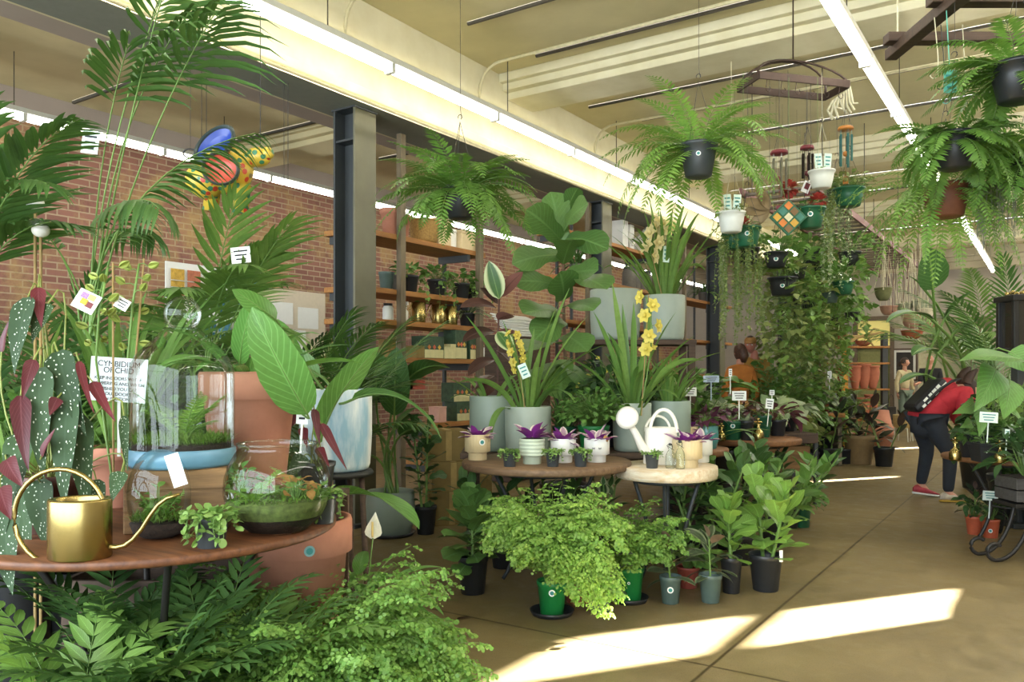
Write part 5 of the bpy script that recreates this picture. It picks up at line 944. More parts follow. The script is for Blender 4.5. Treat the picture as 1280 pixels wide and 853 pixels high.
# ------------------------------------------------------------------ floor row in front of the tables
plant('fiddle_leaf_fig', at(591, 4.85, 0), 'young fiddle leaf fig in a black pot left of the light green maidenhair', 'plant', ('nursery', .092, .225, BLACK), [('fig', 'fig', dict(H=.38, n=34, ll=.19, lw=.155, el=(.1, 1.35), wave=.05, start=.02))], 91)
plant('maidenhair_fern', at(690, 4.42, 0), 'cascading maidenhair fern in a bright green pot on a black saucer', 'fern', ('nursery', .082, .185, GREEN, dict(st=(.018, .72), saucer=(.122, .028))), [('maiden', 'maidenlight', dict(n=200, L=.6, leaf=.0165, el=(1.3, 1.57), bend=(1.1, 2.9), r0=.03, nb=12, nl=8, power=2.2)), ('maiden', 'maidenlight', dict(n=20, L=.62, leaf=.0165, el=(1.0, 1.4), bend=(2.2, 2.8), r0=.04, nb=12, nl=8, power=1.3, az=(facing(at(690, 4.42, 0)) + .25, facing(at(690, 4.42, 0)) + .95)))], 92)
plant('fern_pot', at(722, 4.66, 0), 'reddish brown pot half hidden beneath the cascading maidenhair fern', 'plant', ('nursery', .085, .2, REDP), [('clump', 'bush', dict(n=50, R=.1, H=.12, ll=.06, lw=.04))], 93)
plant('rubber_plant', at(750, 4.46, 0), 'rubber plant in a slate pot between the red brown pot and second green pot', 'plant', ('nursery', .066, .165, GGREY), [('fig', 'rubber', dict(H=.22, n=14, start=.02, ll=.16, lw=.08, prof='oval', el=(.0, 1.3), bend=.7, wave=0., sr=.006))], 94)
plant('maidenhair_fern', at(786, 4.68, 0), 'second maidenhair fern in a green pot below the join of the two tables', 'fern', ('nursery', .087, .2, GREEN, dict(st=(.008, .6), saucer=(.115, .028))), [('maiden', 'maiden', dict(n=130, L=.46, leaf=.016, el=(1.1, 1.55), bend=(1.2, 2.8), r0=.03, power=1.9, nb=11))], 95)
plant('rubber_plant', at(838, 4.64, 0), 'rubber plant in a slate pot with a round sticker under the whitewashed table', 'plant', ('nursery', .062, .155, GGREY, dict(st=(.018, .55))), [('fig', 'rubber', dict(H=.22, n=15, start=.02, ll=.16, lw=.075, prof='oval', el=(.1, 1.3), bend=.6, wave=0., sr=.006))], 96)
plant('rubber_plant', at(888, 4.66, 0), 'straggly rubber plant in a slate pot beside the narrow black pot', 'plant', ('nursery', .065, .16, GGREY), [('fig', 'rubber', dict(H=.24, n=15, start=.02, ll=.16, lw=.07, prof='oval', el=(-.3, 1.2), bend=.8, wave=0., sr=.006))], 97)
plant('fiddle_leaf_fig', at(914, 4.86, 0), 'fiddle leaf fig in a narrow black pot behind the straggly rubber plant', 'plant', ('nursery', .064, .215, BLACK), [('fig', 'figlight', dict(H=.34, n=22, ll=.17, lw=.12, el=(.2, 1.3), wave=.05, start=.04))], 98)
plant('fiddle_leaf_fig', at(957, 4.92, 0), 'bushy bright fiddle leaf fig in the widest black pot at the aisle', 'plant', ('nursery', .098, .22, BLACK), [('fig', 'figlight', dict(H=.46, n=38, ll=.2, lw=.14, el=(.2, 1.3), wave=.06, stems=2, spread=.12, start=.03))], 99)
tagcard(C.objects['fiddle_leaf_fig.003'] if 'fiddle_leaf_fig.003' in C.objects else t, (.1, -.03, .22), .02, .07, FACE, 0, 0, PAPER, 'plant_tag', False)
for i, (px, d, lm, k, lab) in enumerate((
    (880, 5.5, 'figdark', dict(H=.55, n=44, ll=.2, lw=.12, prof='obov', stems=3, spread=.2), 'dark glossy shrub right behind the whitewashed table legs'),
    (925, 5.6, 'fig', dict(H=.55, n=44, ll=.19, lw=.12, prof='obov', stems=3, spread=.2), 'mid green large leaved shrub below the brown table with green pots'),
    (905, 6.1, 'figdark', dict(H=.6, n=60, ll=.19, lw=.11, prof='oval', stems=4, spread=.28), 'dense dark shrub under the brown table with green pots'),
    (965, 6.2, 'bush', dict(H=.5, n=70, ll=.15, lw=.1, prof='heart', stems=5, spread=.3), 'heart leaved bushy plant at the aisle edge behind the bright fig'),
    (985, 6.9, 'figdark', dict(H=.45, n=60, ll=.15, lw=.09, prof='oval', stems=5, spread=.28), 'dark bushy plant beside the timber crate stand'),
    (845, 5.75, 'figdark', dict(H=.42, n=22, ll=.18, lw=.13, prof='heart', stems=3, spread=.15), 'dark heart leaved plant in the gap under the whitewashed table'),
    (630, 5.5, 'figdark', dict(H=.42, n=26, ll=.22, lw=.1, prof='oval', stems=3, spread=.2), 'dark long leaved plant under the left half of the dark round table'),
    (755, 5.6, 'variegated', dict(H=.42, n=24, ll=.13, lw=.08, prof='heart', stems=4, spread=.2), 'cream edged plant in the gap below the two tables'),
    (700, 5.65, 'palmdark', dict(H=.4, n=30, ll=.2, lw=.07, prof='lance', stems=4, spread=.25), 'narrow leaved dark plant under the middle of the dark round table'))):
    plant('leafy_shrub', at(px, d, 0), lab, 'plant', ('nursery', .1, .2, BLACK), [('fig', lm, dict(k, el=(.0, 1.2), wave=.03, bend=.6))], 110+i)
plant('small_shrub', at(1002, 6.95, 0), 'small bright shrub in a dark green pot alone at the aisle edge', 'plant', ('nursery', .08, .18, DGREEN), [('clump', 'bush', dict(n=160, R=.2, H=.22, ll=.06, lw=.04))], 121)
plant('spotted_leaf_plant', at(860, 4.98, 0), 'small plant in a terracotta coloured pot behind the whitewashed table leg', 'plant', ('nursery', .07, .13, REDP), [('clump', 'bush', dict(n=70, R=.13, H=.2, ll=.08, lw=.05))], 122)
# ------------------------------------------------------------------ bird of paradise, small fig, cartons by the shelves
q = at(488, 6.6, 0); g = R_(131); t = thing('bird_of_paradise', q, 'tall paddle leaved plant in a sage green round planter on the floor by the shelves', 'plant'); z = pot(t, 'belly', .2, .36, SAGED, n=40, saucer=(.205, .03)); mb = MB()
for b, tt, w, bd, up, r_ in (((470, 492, 6.5), (470, 440, 6.4), .36, .2, 'cam', 0.), ((493, 520, 6.5), (496, 434, 6.4), .26, .3, 'cam', .1), ((505, 480, 6.6), (562, 460, 6.2), .19, .9, 'z', .5), ((500, 545, 6.5), (540, 545, 6.2), .17, 1., 'z', .4), ((470, 540, 6.5), (430, 552, 6.2), .18, .9, 'z', -.2), ((465, 570, 6.5), (438, 578, 6.3), .15, .8, 'z', .2), ((475, 545, 6.6), (450, 530, 6.5), .2, .6, 'z', .1), ((490, 540, 6.6), (520, 510, 6.6), .16, .5, 'z', -.3), ((500, 530, 6.7), (530, 520, 6.7), .15, .8, 'z', .2)):
    leafpx(mb, q, pt(*b), pt(*tt), w, bd, 'paddle', up, r_, stalk=q + np.array((g.normal(0, .05), g.normal(0, .05), z)), sr=.01, g=g)
mb.build('foliage', [LM['paddledark'], STEM], t)
plant('lyrata_shrub', at(532, 6.65, 0), 'compact upright fig in a ribbed black pot beside the sage round planter', 'plant', ('nursery', .09, .23, BLACK), [('fig', 'figdark', dict(H=.75, n=44, ll=.15, lw=.1, el=(.0, 1.2), stems=2, spread=.08))], 132)
for i, (px, d, z, w, h, lab) in enumerate(((560, 7.15, 0, .2, .3, 'olive carton on the floor at the foot of the shelves'), (562, 7.15, .3, .19, .25, 'olive carton in the middle of the stack by the shelves'), (556, 7.15, .55, .17, .27, 'olive carton on top of the stack by the shelves'), (590, 7.2, .0, .14, .42, 'tall pale carton right of the olive carton stack'))):
    q = at(px, d, z); t = thing('carton', q, lab, 'box', 'cartons stacked by the shelves', YAW + .3); mb = MB(); mb.obox((0, 0, h/2), (w, .16, h/2 - .001)); mb.build('box_body', CARD, t, .004); mb = MB(); mb.obox((0, -.1605, h/2), (.025, .001, h/2 - .01)); mb.obox((0, 0, h - .0008), (.025, .16, .001)); mb.build('tape', mat('tape', 'b79a5c', .4), t)
# ------------------------------------------------------------------ shelving along the beam
def shelfunit(label, y0, y1, zs, posts, x0=-5.62, x1=-5.18):
    t = thing('shelving_unit', (x0, y0, 0), label, 'shelf'); 
    for z in zs: z, a, b = z if isinstance(z, tuple) else (z, y0, y1); mb = MB(); mb.box((0, a-y0, z-.05), (x1-x0, b-y0, z)); mb.build('shelf_board', WOODS, t, .004); [MB().box((.02, c, z-.12), (x1-x0-.02, c+.04, z-.05)).build('bracket', STEELD, t) for c in (a-y0+.05, b-y0-.3)]
    for y, top in posts:
        mb = MB(); mb.box((x1-x0-.005, y-y0-.035, 0), (x1-x0+.055, y-y0+.035, top)); mb.build('post', WOODP, t, .004); mb = MB(); mb.box((-.03, y-y0-.02, 0), (.0, y-y0+.02, top)); mb.build('rear_upright', STEELD, t)
    return t
SA = (2.62, 2.1, 1.81, 1.46, (.81, 6.2, 7.25), (.45, 6.2, 7.25), (1.15, 5.3, 6.0))
shelfunit('timber shelving behind the near steel pillar with brass cans and gift boxes', 5.3, 7.25, SA, ((5.84, 3.57), (7.1, 3.57)))
shelfunit('timber shelving beyond the second steel pillar with white stacks and jars', 9.0, 12.0, (3.15, 2.58, 2.0, 1.4), ((9.55, 3.57), (9.95, 3.57), (11.7, 3.57)))
shelfunit('timber shelving far along the beam behind the hanging vines', 12.6, 15.4, (2.6, 1.9, 1.3), ((12.9, 3.57), (14.6, 3.57)))
def onshelf(px, z, x=-5.3): q = onX(px, 400, x); q[2] = z; return q
# top shelf
for px, r, h, lab in ((489, .11, .26, 'tall terracotta pot on the top shelf beside the post'), (501, .1, .22, 'terracotta pot on the top shelf under the hanging fern')): bigterra(onshelf(px, 2.62), r, h, lab, group='terracotta pots on the top shelf')
q = onshelf(530, 2.62); t = thing('wicker_basket', q, 'woven basket on the top shelf under the hanging fern', 'basket'); mb = MB()
mb.lathe([(.001, 0), (.12, 0)] + [(.13 + .02*k/12 + .006*(k % 2), .02 + .016*k) for k in range(13)] + [(.14, .22), (.135, .2), (.13, .05)], 30, flute=15, famp=.012); mb.build('basket_body', mat('wicker', 'b08a4a', .8, var=.25, scale=60), t); mb = MB(); mb.tubes([[(.15*math.cos(a), .15*math.sin(a), .22) for a in np.linspace(0, 2*PI, 25)]], .01, 6, 0, False); mb.build('rim', MC['wicker'], t)
for px, w, h, lab in ((549, .1, .28, 'cream canister box on the top shelf, taller one'), (562, .06, .2, 'narrow white box on the top shelf between canisters'), (577, .13, .2, 'wide cream box on the top shelf near the board end')):
    q = onshelf(px, 2.62); t = thing('storage_box', q, lab, 'box', 'cream boxes on the top shelf'); mb = MB(); mb.obox((0, 0, h*.42), (w*.8, w, h*.42)); mb.build('box_body', CREAM if w != .06 else WHITEC, t, .008); mb = MB(); mb.obox((0, 0, h*.92), (w*.84, w*1.04, h*.08)); mb.build('lid', CREAM if w != .06 else WHITEC, t, .006)
for px, h, lab in ((483, .17, 'slate pot behind the post on the second shelf'), (492, .15, 'grey clay pot beside the post on the second shelf')): plant('clay_pot', onshelf(px, 2.1), lab, 'pot', ('nursery', .075, h, GGREY if px < 485 else GREYPOT))
for i, (px, k, lab) in enumerate(((511, 30, 'pothos in a black pot nearest the post on the second shelf'), (546, 60, 'trailing pothos in the middle of the second shelf'), (576, 36, 'pothos in a black pot on the second shelf right of the middle'), (594, 30, 'pothos in a black pot behind the far post of the second shelf'))):
    plant('pothos_pot', onshelf(px, 2.1), lab, 'plant', ('nursery', .1, .17, BLACK), [('clump', 'bush', dict(n=k, R=.16, H=.17, ll=.1, lw=.075, prof='heart')), ('trail', 'ivy', dict(n=6+k//10, L=.35, leaf=.07, lw=.05, step=.05, R=.09))], 140+i, 'pothos pots on the second shelf')
for px, lab in ((523, 'brass cylinder watering can nearest the post on the third shelf'), (548, 'brass cylinder watering can in the middle of the third shelf'), (563, 'brass cylinder watering can right of the middle on the third shelf')):
    q = onshelf(px, 1.81, -5.28); t = thing('brass_can', q, lab, 'watering can', 'brass cans on the third shelf', 1.57); mb = MB(); mb.lathe([(.001, 0), (.07, 0), (.072, .004), (.072, .2), (.066, .205), (.06, .2), (.06, .16)], 30); mb.build('body', BRASS, t); mb = MB(); mb.tubes([[(.07, 0, .04), (.12, 0, .07), (.16, 0, .17), (.2, 0, .21)]], .006, 6); mb.build('spout', BRASS, t); mb = MB(); a = np.linspace(-1.3, 1.3, 12); mb.tubes([np.stack([-.07 - .06*np.cos(a), 0*a, .11 + .08*np.sin(a)], -1)], .005, 6); mb.build('handle', BRASS, t)
q = onshelf(505, 1.81); t = thing('spray_bottle', q, 'white spray bottle on the third shelf beside the brass cans', 'bottle'); mb = MB(); mb.lathe([(.001, 0), (.04, 0), (.042, .01), (.042, .1), (.02, .13), (.016, .16), (.001, .162)], 20); mb.build('bottle_body', WHITEC, t); mb = MB(); mb.obox((.01, 0, .18), (.04, .012, .018)); mb.tubes([[(.03, 0, .17), (.035, 0, .13)]], .006, 6); mb.build('trigger_head', WHITEC, t, .003)
q = onshelf(485, 1.81); t = thing('soap_jar', q, 'small glass jar at the pillar end of the third shelf', 'jar'); mb = MB(); mb.lathe([(.001, 0), (.05, 0), (.052, .01), (.052, .12), (.04, .14)], 20); mb.build('jar_body', WHITEP, t); mb = MB(); mb.lathe([(.042, .14), (.044, .165), (.001, .168)], 20); mb.build('lid', BLACK, t)
plant('spider_pot', onshelf(584, 1.81), 'white edged spidery plant at the end of the third shelf', 'plant', ('nursery', .09, .15, BLACK), [('strap', 'variegated', dict(n=40, L=.3, w=.03, el=(.3, 1.4), bend=(.8, 2.)))], 145)
PKG = mat('pack_green', '3f5a40', .6, var=.25, scale=25); PKC = mat('pack_cream', 'd8d09a', .7, var=.08); PKP = mat('pack_pink', 'd8a898', .6, var=.05); DM = [mat('mark_orange', 'cf7f3a', .6), mat('mark_coral', 'd06a50', .6), mat('mark_gold', 'd8b048', .6)]
def giftbox(px, z, w, h, style, lab, x=-5.3, grp='boxed gifts on the shelves'):
    q = onshelf(px, z, x); t = thing('gift_box', q, lab, 'box', grp, PI/2); mb = MB()
    if style == 'set':
        mb.obox((0, 0, h/2), (w, .08, h/2), 0, 0); mb.build('box_body', PKG, t, .003); mb = MB(); mb.obox((.0, -.0812, h*.2), (w*.92, .001, h*.19)); mb.build('cream_band', PKC, t)
        for k in range(3):
            mb = MB(); mb.obox((w*(-.5 + .5*k), -.083, h*.5), (.018, .002, .018), 0, 0, PI/4); mb.build('diamond_mark', DM[k], t)
    else:
        mb.obox((0, 0, h*.45), (w, .07, h*.45)); mb.build('box_body', {'pink': PKP, 'cream': PKC, 'brown': CARD, 'red': mat('pack_red', 'b0503c', .6), 'white': PAPER}[style], t, .004); mb = MB(); mb.obox((0, 0, h*.95), (w*1.02, .072, h*.05)); mb.build('lid', {'pink': PKP, 'cream': PKC, 'brown': CARD, 'red': MC.get('pack_red') or PKP, 'white': PAPER}[style], t, .003)
for k in ((484, 1.46, .05, .18, 'brown', 'brown carton at the pillar end of the fourth shelf'), (496, 1.46, .045, .17, 'white', 'slim white box on the fourth shelf beside the post'), (512, 1.46, .1, .2, 'pink', 'wide pink box on the fourth shelf'), (524, 1.46, .07, .2, 'pink', 'smaller pink box on the fourth shelf'), (533, 1.46, .05, .22, 'red', 'red box on the fourth shelf above the green gift sets'),
    (531, 1.15+.31, .0, .0, '', '')):
    if k[2]: giftbox(*k, x=-5.42)
for k in ((535, 1.46, .16, .22, 'set', 'green gift set box with three bright diamonds, left one on the fourth shelf'), (569, 1.46, .1, .3, 'set', 'taller green gift set box right of the middle on the fourth shelf'), (585, 1.46, .07, .26, 'set', 'green gift set box at the far end of the fourth shelf')): giftbox(*k, x=-5.26)
for k in ((574, .81+.0, .15, .2, 'set', 'green gift set box on the low shelf, under another'), (570, 1.012, .15, .2, 'set', 'green gift set box stacked on top on the low shelf'), (547, .81, .06, .16, 'pink', 'small pink carton on the low shelf left of the gift sets')): giftbox(*k, x=-5.27)
for k in ((553, 1.46, .05, .12, 'cream', 'small cream box between the green gift sets on the fourth shelf'), (560, 1.46, .045, .15, 'cream', 'narrow cream box between the green gift sets on the fourth shelf'), (596, 1.46, .05, .13, 'white', 'small white box at the far post of the fourth shelf'), (519, 1.46, .06, .12, 'brown', 'brown box in front of the pink boxes on the fourth shelf')): giftbox(*k, x=-5.24)
for k in ((515, 1.15, .12, .13, 'red', 'red patterned box under the fourth shelf'), (502, 1.15, .09, .15, 'cream', 'cream patterned box under the fourth shelf')): giftbox(*k, x=-5.3)
plant('dried_flower_pot', onshelf(536, .45, -5.3), 'leafy pot on the lowest shelf board behind the paddle leaves', 'plant', ('nursery', .1, .15, BLACK), [('clump', 'bushdark', dict(n=60, R=.2, H=.25, ll=.1, lw=.05))], 146)
# second unit: white stacks, rolled goods, jars
for i, (px, w, h, lab) in enumerate(((775, .09, .42, 'tall white folded carton on the high shelf, left one'), (785, .07, .4, 'tall white folded carton on the high shelf, right one'), (800, .13, .25, 'wide white carton on the high shelf behind the white rods'))):
    q = onX(px, 300, -5.4); q[2] = 3.15; t = thing('white_carton', q, lab, 'box', 'white cartons on the high shelf'); mb = MB(); mb.obox((0, 0, h/2), (w, w, h/2)); mb.build('box_body', PAPER, t, .004); mb = MB(); mb.obox((w*.5, 0, h+.004), (w*.48, w, .004)); mb.obox((-w*.5, 0, h+.004), (w*.48, w, .004)); mb.build('flap', PAPER, t)
for i, (a, b) in enumerate((((790, 306), (812, 280)), ((800, 309), (822, 286)), ((811, 308), (830, 285)))):
    A, B = onX(a[0], a[1], -5.25), onX(b[0], b[1], -5.3); t = thing('white_rod', A, ('white cardboard rod leaning out from the high shelf, left one', 'white cardboard rod leaning out from the high shelf, middle one', 'white cardboard rod leaning out from the high shelf, right one')[i], 'rod', 'white rods on the high shelf'); mb = MB(); mb.tubes([[(0, 0, 0), tuple(B-A)]], .022, 8); mb.build('rod', PAPER, t); mb = MB(); mb.ball(tuple(B-A), .03, 10, 7); mb.build('end_cap', PAPER, t)
for i, px in enumerate((786, 792, 799, 807)):
    q = onX(px, 360, -5.35); q[2] = 2.58; t = thing('grey_jar', q, ('grey lidded jar first from the second pillar', 'grey lidded jar second from the second pillar', 'grey lidded jar third from the second pillar', 'grey lidded jar furthest from the second pillar')[i], 'jar', 'grey jars on the shelf'); mb = MB(); mb.lathe([(.001, 0), (.1, 0), (.105, .02), (.1, .25), (.08, .28), (.08, .3), (.07, .3)], 20); mb.build('jar_body', GREYPOT, t); mb = MB(); mb.lathe([(.085, .3), (.085, .33), (.001, .34)], 20); mb.build('lid', DGREY, t)
for i, (px, z, lab) in enumerate(((722, 2.58, 'trailing fern on the shelf behind the fiddle leaf fig'), (738, 2.58, 'spidery plant on the shelf behind the fiddle leaf fig'), (880, 2.6, 'leafy plant on the far shelf under the hanging vines'), (895, 2.6, 'broad leaved plant on the far shelf behind the hanging vines'))):
    q = onX(px, 360, -5.3); q[2] = z; plant('shelf_plant', q, lab, 'plant', ('nursery', .11, .18, BLACK if i % 2 else GREYPOT), [('strap', 'palm', dict(n=50, L=.38, w=.03, el=(.2, 1.4), bend=(1., 2.2)))], 150+i)
# upside bag chairs seen between the leaves: white slatted fan of seed trays
q = onX(648, 395, -5.6); q[2] = 0; t = thing('magazine_stand', q, 'pale slatted stand of seed packets glimpsed behind the burgundy rubber plant', 'stand'); mb = MB(); mb.box((-.2, -.45, 0), (.2, .45, 1.78)); mb.build('cabinet', WOODD, t, .01)
for k in range(7): mb = MB(); mb.obox((.12 - .03*k, 0, 1.8 + .035*k), (.1, .4, .006), 0, 0, .35); mb.build('tray', PAPER, t)
# ------------------------------------------------------------------ pots on the further brown round table
def small(px, d, z, kind, r, h, m, fk, lm, kw, lab, seed, name='potted_plant', **o): plant(name, at(px, d, z), lab, 'plant', (kind, r, h, m, o), [(fk, lm, kw)], seed)
small(916, 7.1, .73, 'nursery', .085, .165, DGREEN, 'clump', 'purple', dict(n=36, R=.13, H=.12, ll=.08, lw=.06), 'dark leaved plant in a green pot with round sticker on the brown round table', 161, st=(.02, .75))
small(933, 7.05, .73, 'nursery', .06, .17, BLACK, 'rosette', 'silver', dict(n=14, L=.1, w=.05), 'pale rosette plant in a narrow black pot on the brown round table', 162)
small(953, 7.4, .73, 'nursery', .085, .2, DGREEN, 'clump', 'burgundy', dict(n=40, R=.14, H=.16, ll=.09, lw=.05), 'reddish plant in a green pot behind the gold mister', 163)
small(905, 7.5, .73, 'nursery', .09, .16, GREYPOT, 'clump', 'silver', dict(n=44, R=.18, H=.22, ll=.12, lw=.09, prof='heart'), 'silver veined plant at the back left of the brown round table', 164)
small(925, 7.65, .73, 'nursery', .08, .15, BLACK, 'clump', 'autumn', dict(n=40, R=.15, H=.2, ll=.08, lw=.04), 'amber tinted plant at the back of the brown round table', 165)
small(972, 7.55, .73, 'nursery', .08, .15, BLACK, 'clump', 'calathea', dict(n=30, R=.18, H=.16, ll=.14, lw=.07), 'striped leaf plant at the right end of the brown round table', 166)
def mister(q, lab, s=1.):
    t = thing('brass_mister', q, lab, 'mister', 'brass plant misters'); mb = MB(); mb.lathe([(.001, 0), (.036*s, 0), (.04*s, .01*s), (.04*s, .05*s), (.03*s, .075*s), (.012*s, .09*s), (.012*s, .115*s)], 24); mb.build('body', BRASS, t); mb = MB(); mb.lathe([(.016*s, .115*s), (.016*s, .13*s), (.001, .132*s)], 16); mb.tubes([[(0, 0, .125*s), (0, 0, .15*s)], [(-.03*s, 0, .14*s), (.03*s, 0, .14*s)]], .006*s, 6); mb.ball((0, 0, .158*s), .012*s, 10, 7); mb.build('pump_head', BRASS, t)
mister(at(948, 6.98, .73), 'brass mister among the dark green pots on the brown round table', 1.15)
mister(at(902, 7.02, .73), 'small brass mister at the left edge of the brown round table', .9)
for i, (px, py, d, w, h, lab) in enumerate(((863, 490, 6.6, .1, .07, 'white price card left above the brown round table'), (924, 495, 6.9, .12, .08, 'wide white price card in front of the ochre jacket'), (962, 505, 7.3, .07, .09, 'tilted white price card beside the striped leaf plants'), (965, 491, 8.2, .05, .05, 'small white price card beyond the brown round table'), (913, 466, 7.4, .03, .07, 'narrow white label above the brown round table'), (889, 474, 7.2, .14, .06, 'pale blue price card among grassy leaves'), (1037, 469, 10., .05, .09, 'small grey label in the far greenery wall'))):
    q = pt(px, py, d); t = thing('price_card', q, lab, 'sign', 'small price cards on sticks', FACE); tagcard(t, (0, 0, 0), w, h, 0, .1 if i == 2 else 0, 0, PAPER if i != 5 else mat('card_blue', 'b8c8d8', .7), 'card', True, .16)
# greenery behind the further tables
for i, (px, d, lm, k, kw, lab) in enumerate((
    (868, 7.2, 'strap', 'strap', dict(n=50, L=.75, w=.035, el=(.6, 1.45), bend=(.4, 1.4)), 'arching green strap leaved plant behind the sage planters'),
    (895, 8.2, 'palmlight', 'palm', dict(n=16, Lp=.2, L=.5, ll=.2, lw=.03, el=(.5, 1.2), bend=(.6, 1.6), nl=18), 'light green palm behind the brown round table'),
    (990, 12.0, 'palm', 'palm', dict(n=22, Lp=.4, L=.7, ll=.3, lw=.03, el=(.7, 1.45), bend=(.6, 1.6), nl=20), 'feathery dark palm at the foot of the hanging vines'),
    (1018, 12.6, 'fern', 'fern', dict(n=50, L=.65, ll=.1, lw=.03), 'large floor fern at the foot of the hanging vines'),
    (1040, 13., 'palmlight', 'palm', dict(n=20, Lp=.3, L=.6, ll=.26, lw=.03, el=(.6, 1.4), bend=(.6, 1.6), nl=18), 'bushy palm before the terracotta shelves'),
    (860, 8.6, 'bush', 'clump', dict(n=420, R=.5, H=.9, ll=.14, lw=.09), 'tall leafy shrub below the far shelving'),
    (900, 9.6, 'bushdark', 'clump', dict(n=420, R=.5, H=.55, ll=.14, lw=.1), 'dark shrub left of the ochre jacket'),
    (975, 10.6, 'bush', 'clump', dict(n=520, R=.6, H=1.1, ll=.12, lw=.07), 'broad shrub right of the ochre jacket'))):
    h = (.75 if d < 8 else .55); plant('greenery_plant', at(px, d, 0), lab, 'plant', ('nursery', .2, h, BLACK), [(k, lm, kw)], 170+i)
# bird of paradise-like leaves (monstera) behind pots
q = at(868, 8.9, 0); t = thing('monstera', q, 'split leaved monstera below the trailing vines', 'plant'); z = pot(t, 'nursery', .2, .9, BLACK); g = R_(178); mb = MB()
f_paddle(mb, g, z, [(i*2.4, g.uniform(.6, 1.3), g.uniform(.35, .7), .4, .32, .26, .7, 0., .2) for i in range(16)], prof='heart'); mb.build('foliage', [LM['bush'], STEM], t)
# timber crate stands with begonias
q = at(975, 8.3, 0); t = thing('crate_stand', q, 'timber topped black steel stand with a crate beside the brown round table', 'stand', None, YAW+.1); mb = MB(); mb.obox((0, 0, .66), (.3, .22, .05)); mb.build('timber_top', WOODD, t, .008); mb = MB()
for sx in (-.28, .28):
    for sy in (-.2, .2): mb.obox((sx, sy, .31), (.018, .018, .31))
mb.obox((0, -.2, .3), (.28, .015, .02)); mb.obox((0, .2, .3), (.28, .015, .02)); mb.obox((-.28, 0, .3), (.015, .2, .02)); mb.obox((.28, 0, .3), (.015, .2, .02)); mb.build('steel_frame', STEELD, t, .003); mb = MB(); mb.obox((0, 0, .45), (.24, .17, .13)); mb.build('crate', WOODC, t, .006)
small(965, 8.2, .71, 'nursery', .09, .12, BLACK, 'clump', 'calathea', dict(n=50, R=.24, H=.22, ll=.2, lw=.11), 'variegated begonia on the timber topped stand, front', 181)
small(985, 8.45, .71, 'nursery', .09, .14, BLACK, 'clump', 'silver', dict(n=50, R=.24, H=.24, ll=.16, lw=.11, prof='heart'), 'silver leaved begonia on the timber topped stand, behind', 182)
small(972, 9.0, .0, 'nursery', .2, .8, BLACK, 'clump', 'olive', dict(n=160, R=.4, H=.3, ll=.14, lw=.09), 'olive leaved plant behind the timber topped stand', 183)
q = at(1020, 11.7, 0); t = thing('plank_bench', q, 'plank bench with three maroon pots in front of the vines', 'bench', None, YAW); mb = MB(); mb.obox((0, 0, .72), (.34, .2, .03)); mb.build('plank_top', WOODS, t, .006)
for sx in (-.28, .28): mb = MB(); mb.obox((sx, 0, .345), (.03, .16, .345)); mb.build('leg', WOODP, t, .006)
MAR = mat('maroon_pot', '8f3a34', .5)
for i, (px, lab) in enumerate(((1001, 'silver leaved plant in the maroon pot nearest the vines on the plank bench'), (1015, 'silver leaved plant in the middle maroon pot on the plank bench'), (1030, 'silver leaved plant in the maroon pot nearest the aisle on the plank bench'))): small(px, 11.6, .75, 'nursery', .085, .13, MAR, 'clump', 'silver', dict(n=50, R=.17, H=.14, ll=.09, lw=.06), lab, 184+i)
# dark rubber plants on the floor by the aisle
for i, (px, py, r, h, H, lab) in enumerate(((1012, 588, .13, .22, .5, 'dark rubber plant in a black pot nearest the timber stand'), (1034, 586, .13, .26, .7, 'tallest dark rubber plant in a black pot in the row by the aisle'), (1056, 583, .11, .22, .6, 'dark rubber plant in a black pot beside the tan urn'), (1105, 586, .14, .27, .45, 'dark rubber plant in a black pot standing alone in the aisle'))):
    q = fl(px, py-3); q[2] = 0; plant('dark_rubber_plant', q, lab, 'plant', ('nursery', r, h, BLACK), [('fig', 'rubberdark', dict(H=H, n=26, ll=.3, lw=.11, prof='oval', el=(.1, 1.2), bend=.6, wave=0., stems=3, spread=.2, sr=.01))], 190+i, 'dark rubber plants by the aisle')
q = fl(1074, 580); q[2] = 0; plant('tan_urn', q, 'large tan urn with a dark leaved plant behind the row of black pots', 'plant', ('nursery', .22, .42, mat('tan_pot', '9a8058', .7, var=.1)), [('fig', 'rubberdark', dict(H=.6, n=30, ll=.28, lw=.11, prof='oval', el=(.1, 1.2), bend=.6, wave=0., stems=3, spread=.25))], 195)
# ================================================================== hung from the ceiling
def hfern(px, py, d, r, h, label, seed, ztop, pm=BLACK, cord=None, tagc=None, lm='fern', st=None, **k):
    q = pt(px, py, d); kw = dict(n=56, L=.55, ll=.1, lw=.021, el=(-.1, 1.4), bend=(.9, 2.1), nl=21); kw.update(k)
    if seed != 201: kw['skip'] = (facing(q), .5 if seed == 202 else .24)
    o = plant('hanging_fern', q, label, 'fern', ('hang', r, h, pm, dict(st=st) if st else {}), [('fern', lm, kw)], seed)
    hanger(o, r, h, ztop - q[2], cord, hk=.42); return o
hfern(575, 274, 5.2, .105, .2, 'hanging fern in a dark pot in front of the shelving top', 201, CZ, BLACK, None, None, 'fern', None, n=60, L=.6)
hfern(873, 222, 5.4, .12, .22, 'hanging fern in a black pot in mid air over the aisle plants', 202, CZ, DGREY, None, None, 'fernlight', (.016, .6), n=64, L=.68, el=(-.2, 1.4), bend=(1.1, 2.3))
f3 = hfern(1193, 212, 4.6, .115, .2, 'hanging fern in a black pot with a mint tag above it', 203, 3.45, BLACK, None, None, 'fern', None, n=44, L=.44, el=(-.35, 1.0), bend=(.9, 2.))
tagcard(f3, pt(1188, 102, 4.6) - np.array(f3.location), .075, .13, FACE, 0, 0, PAPERT, 'plant_tag', 'teal')
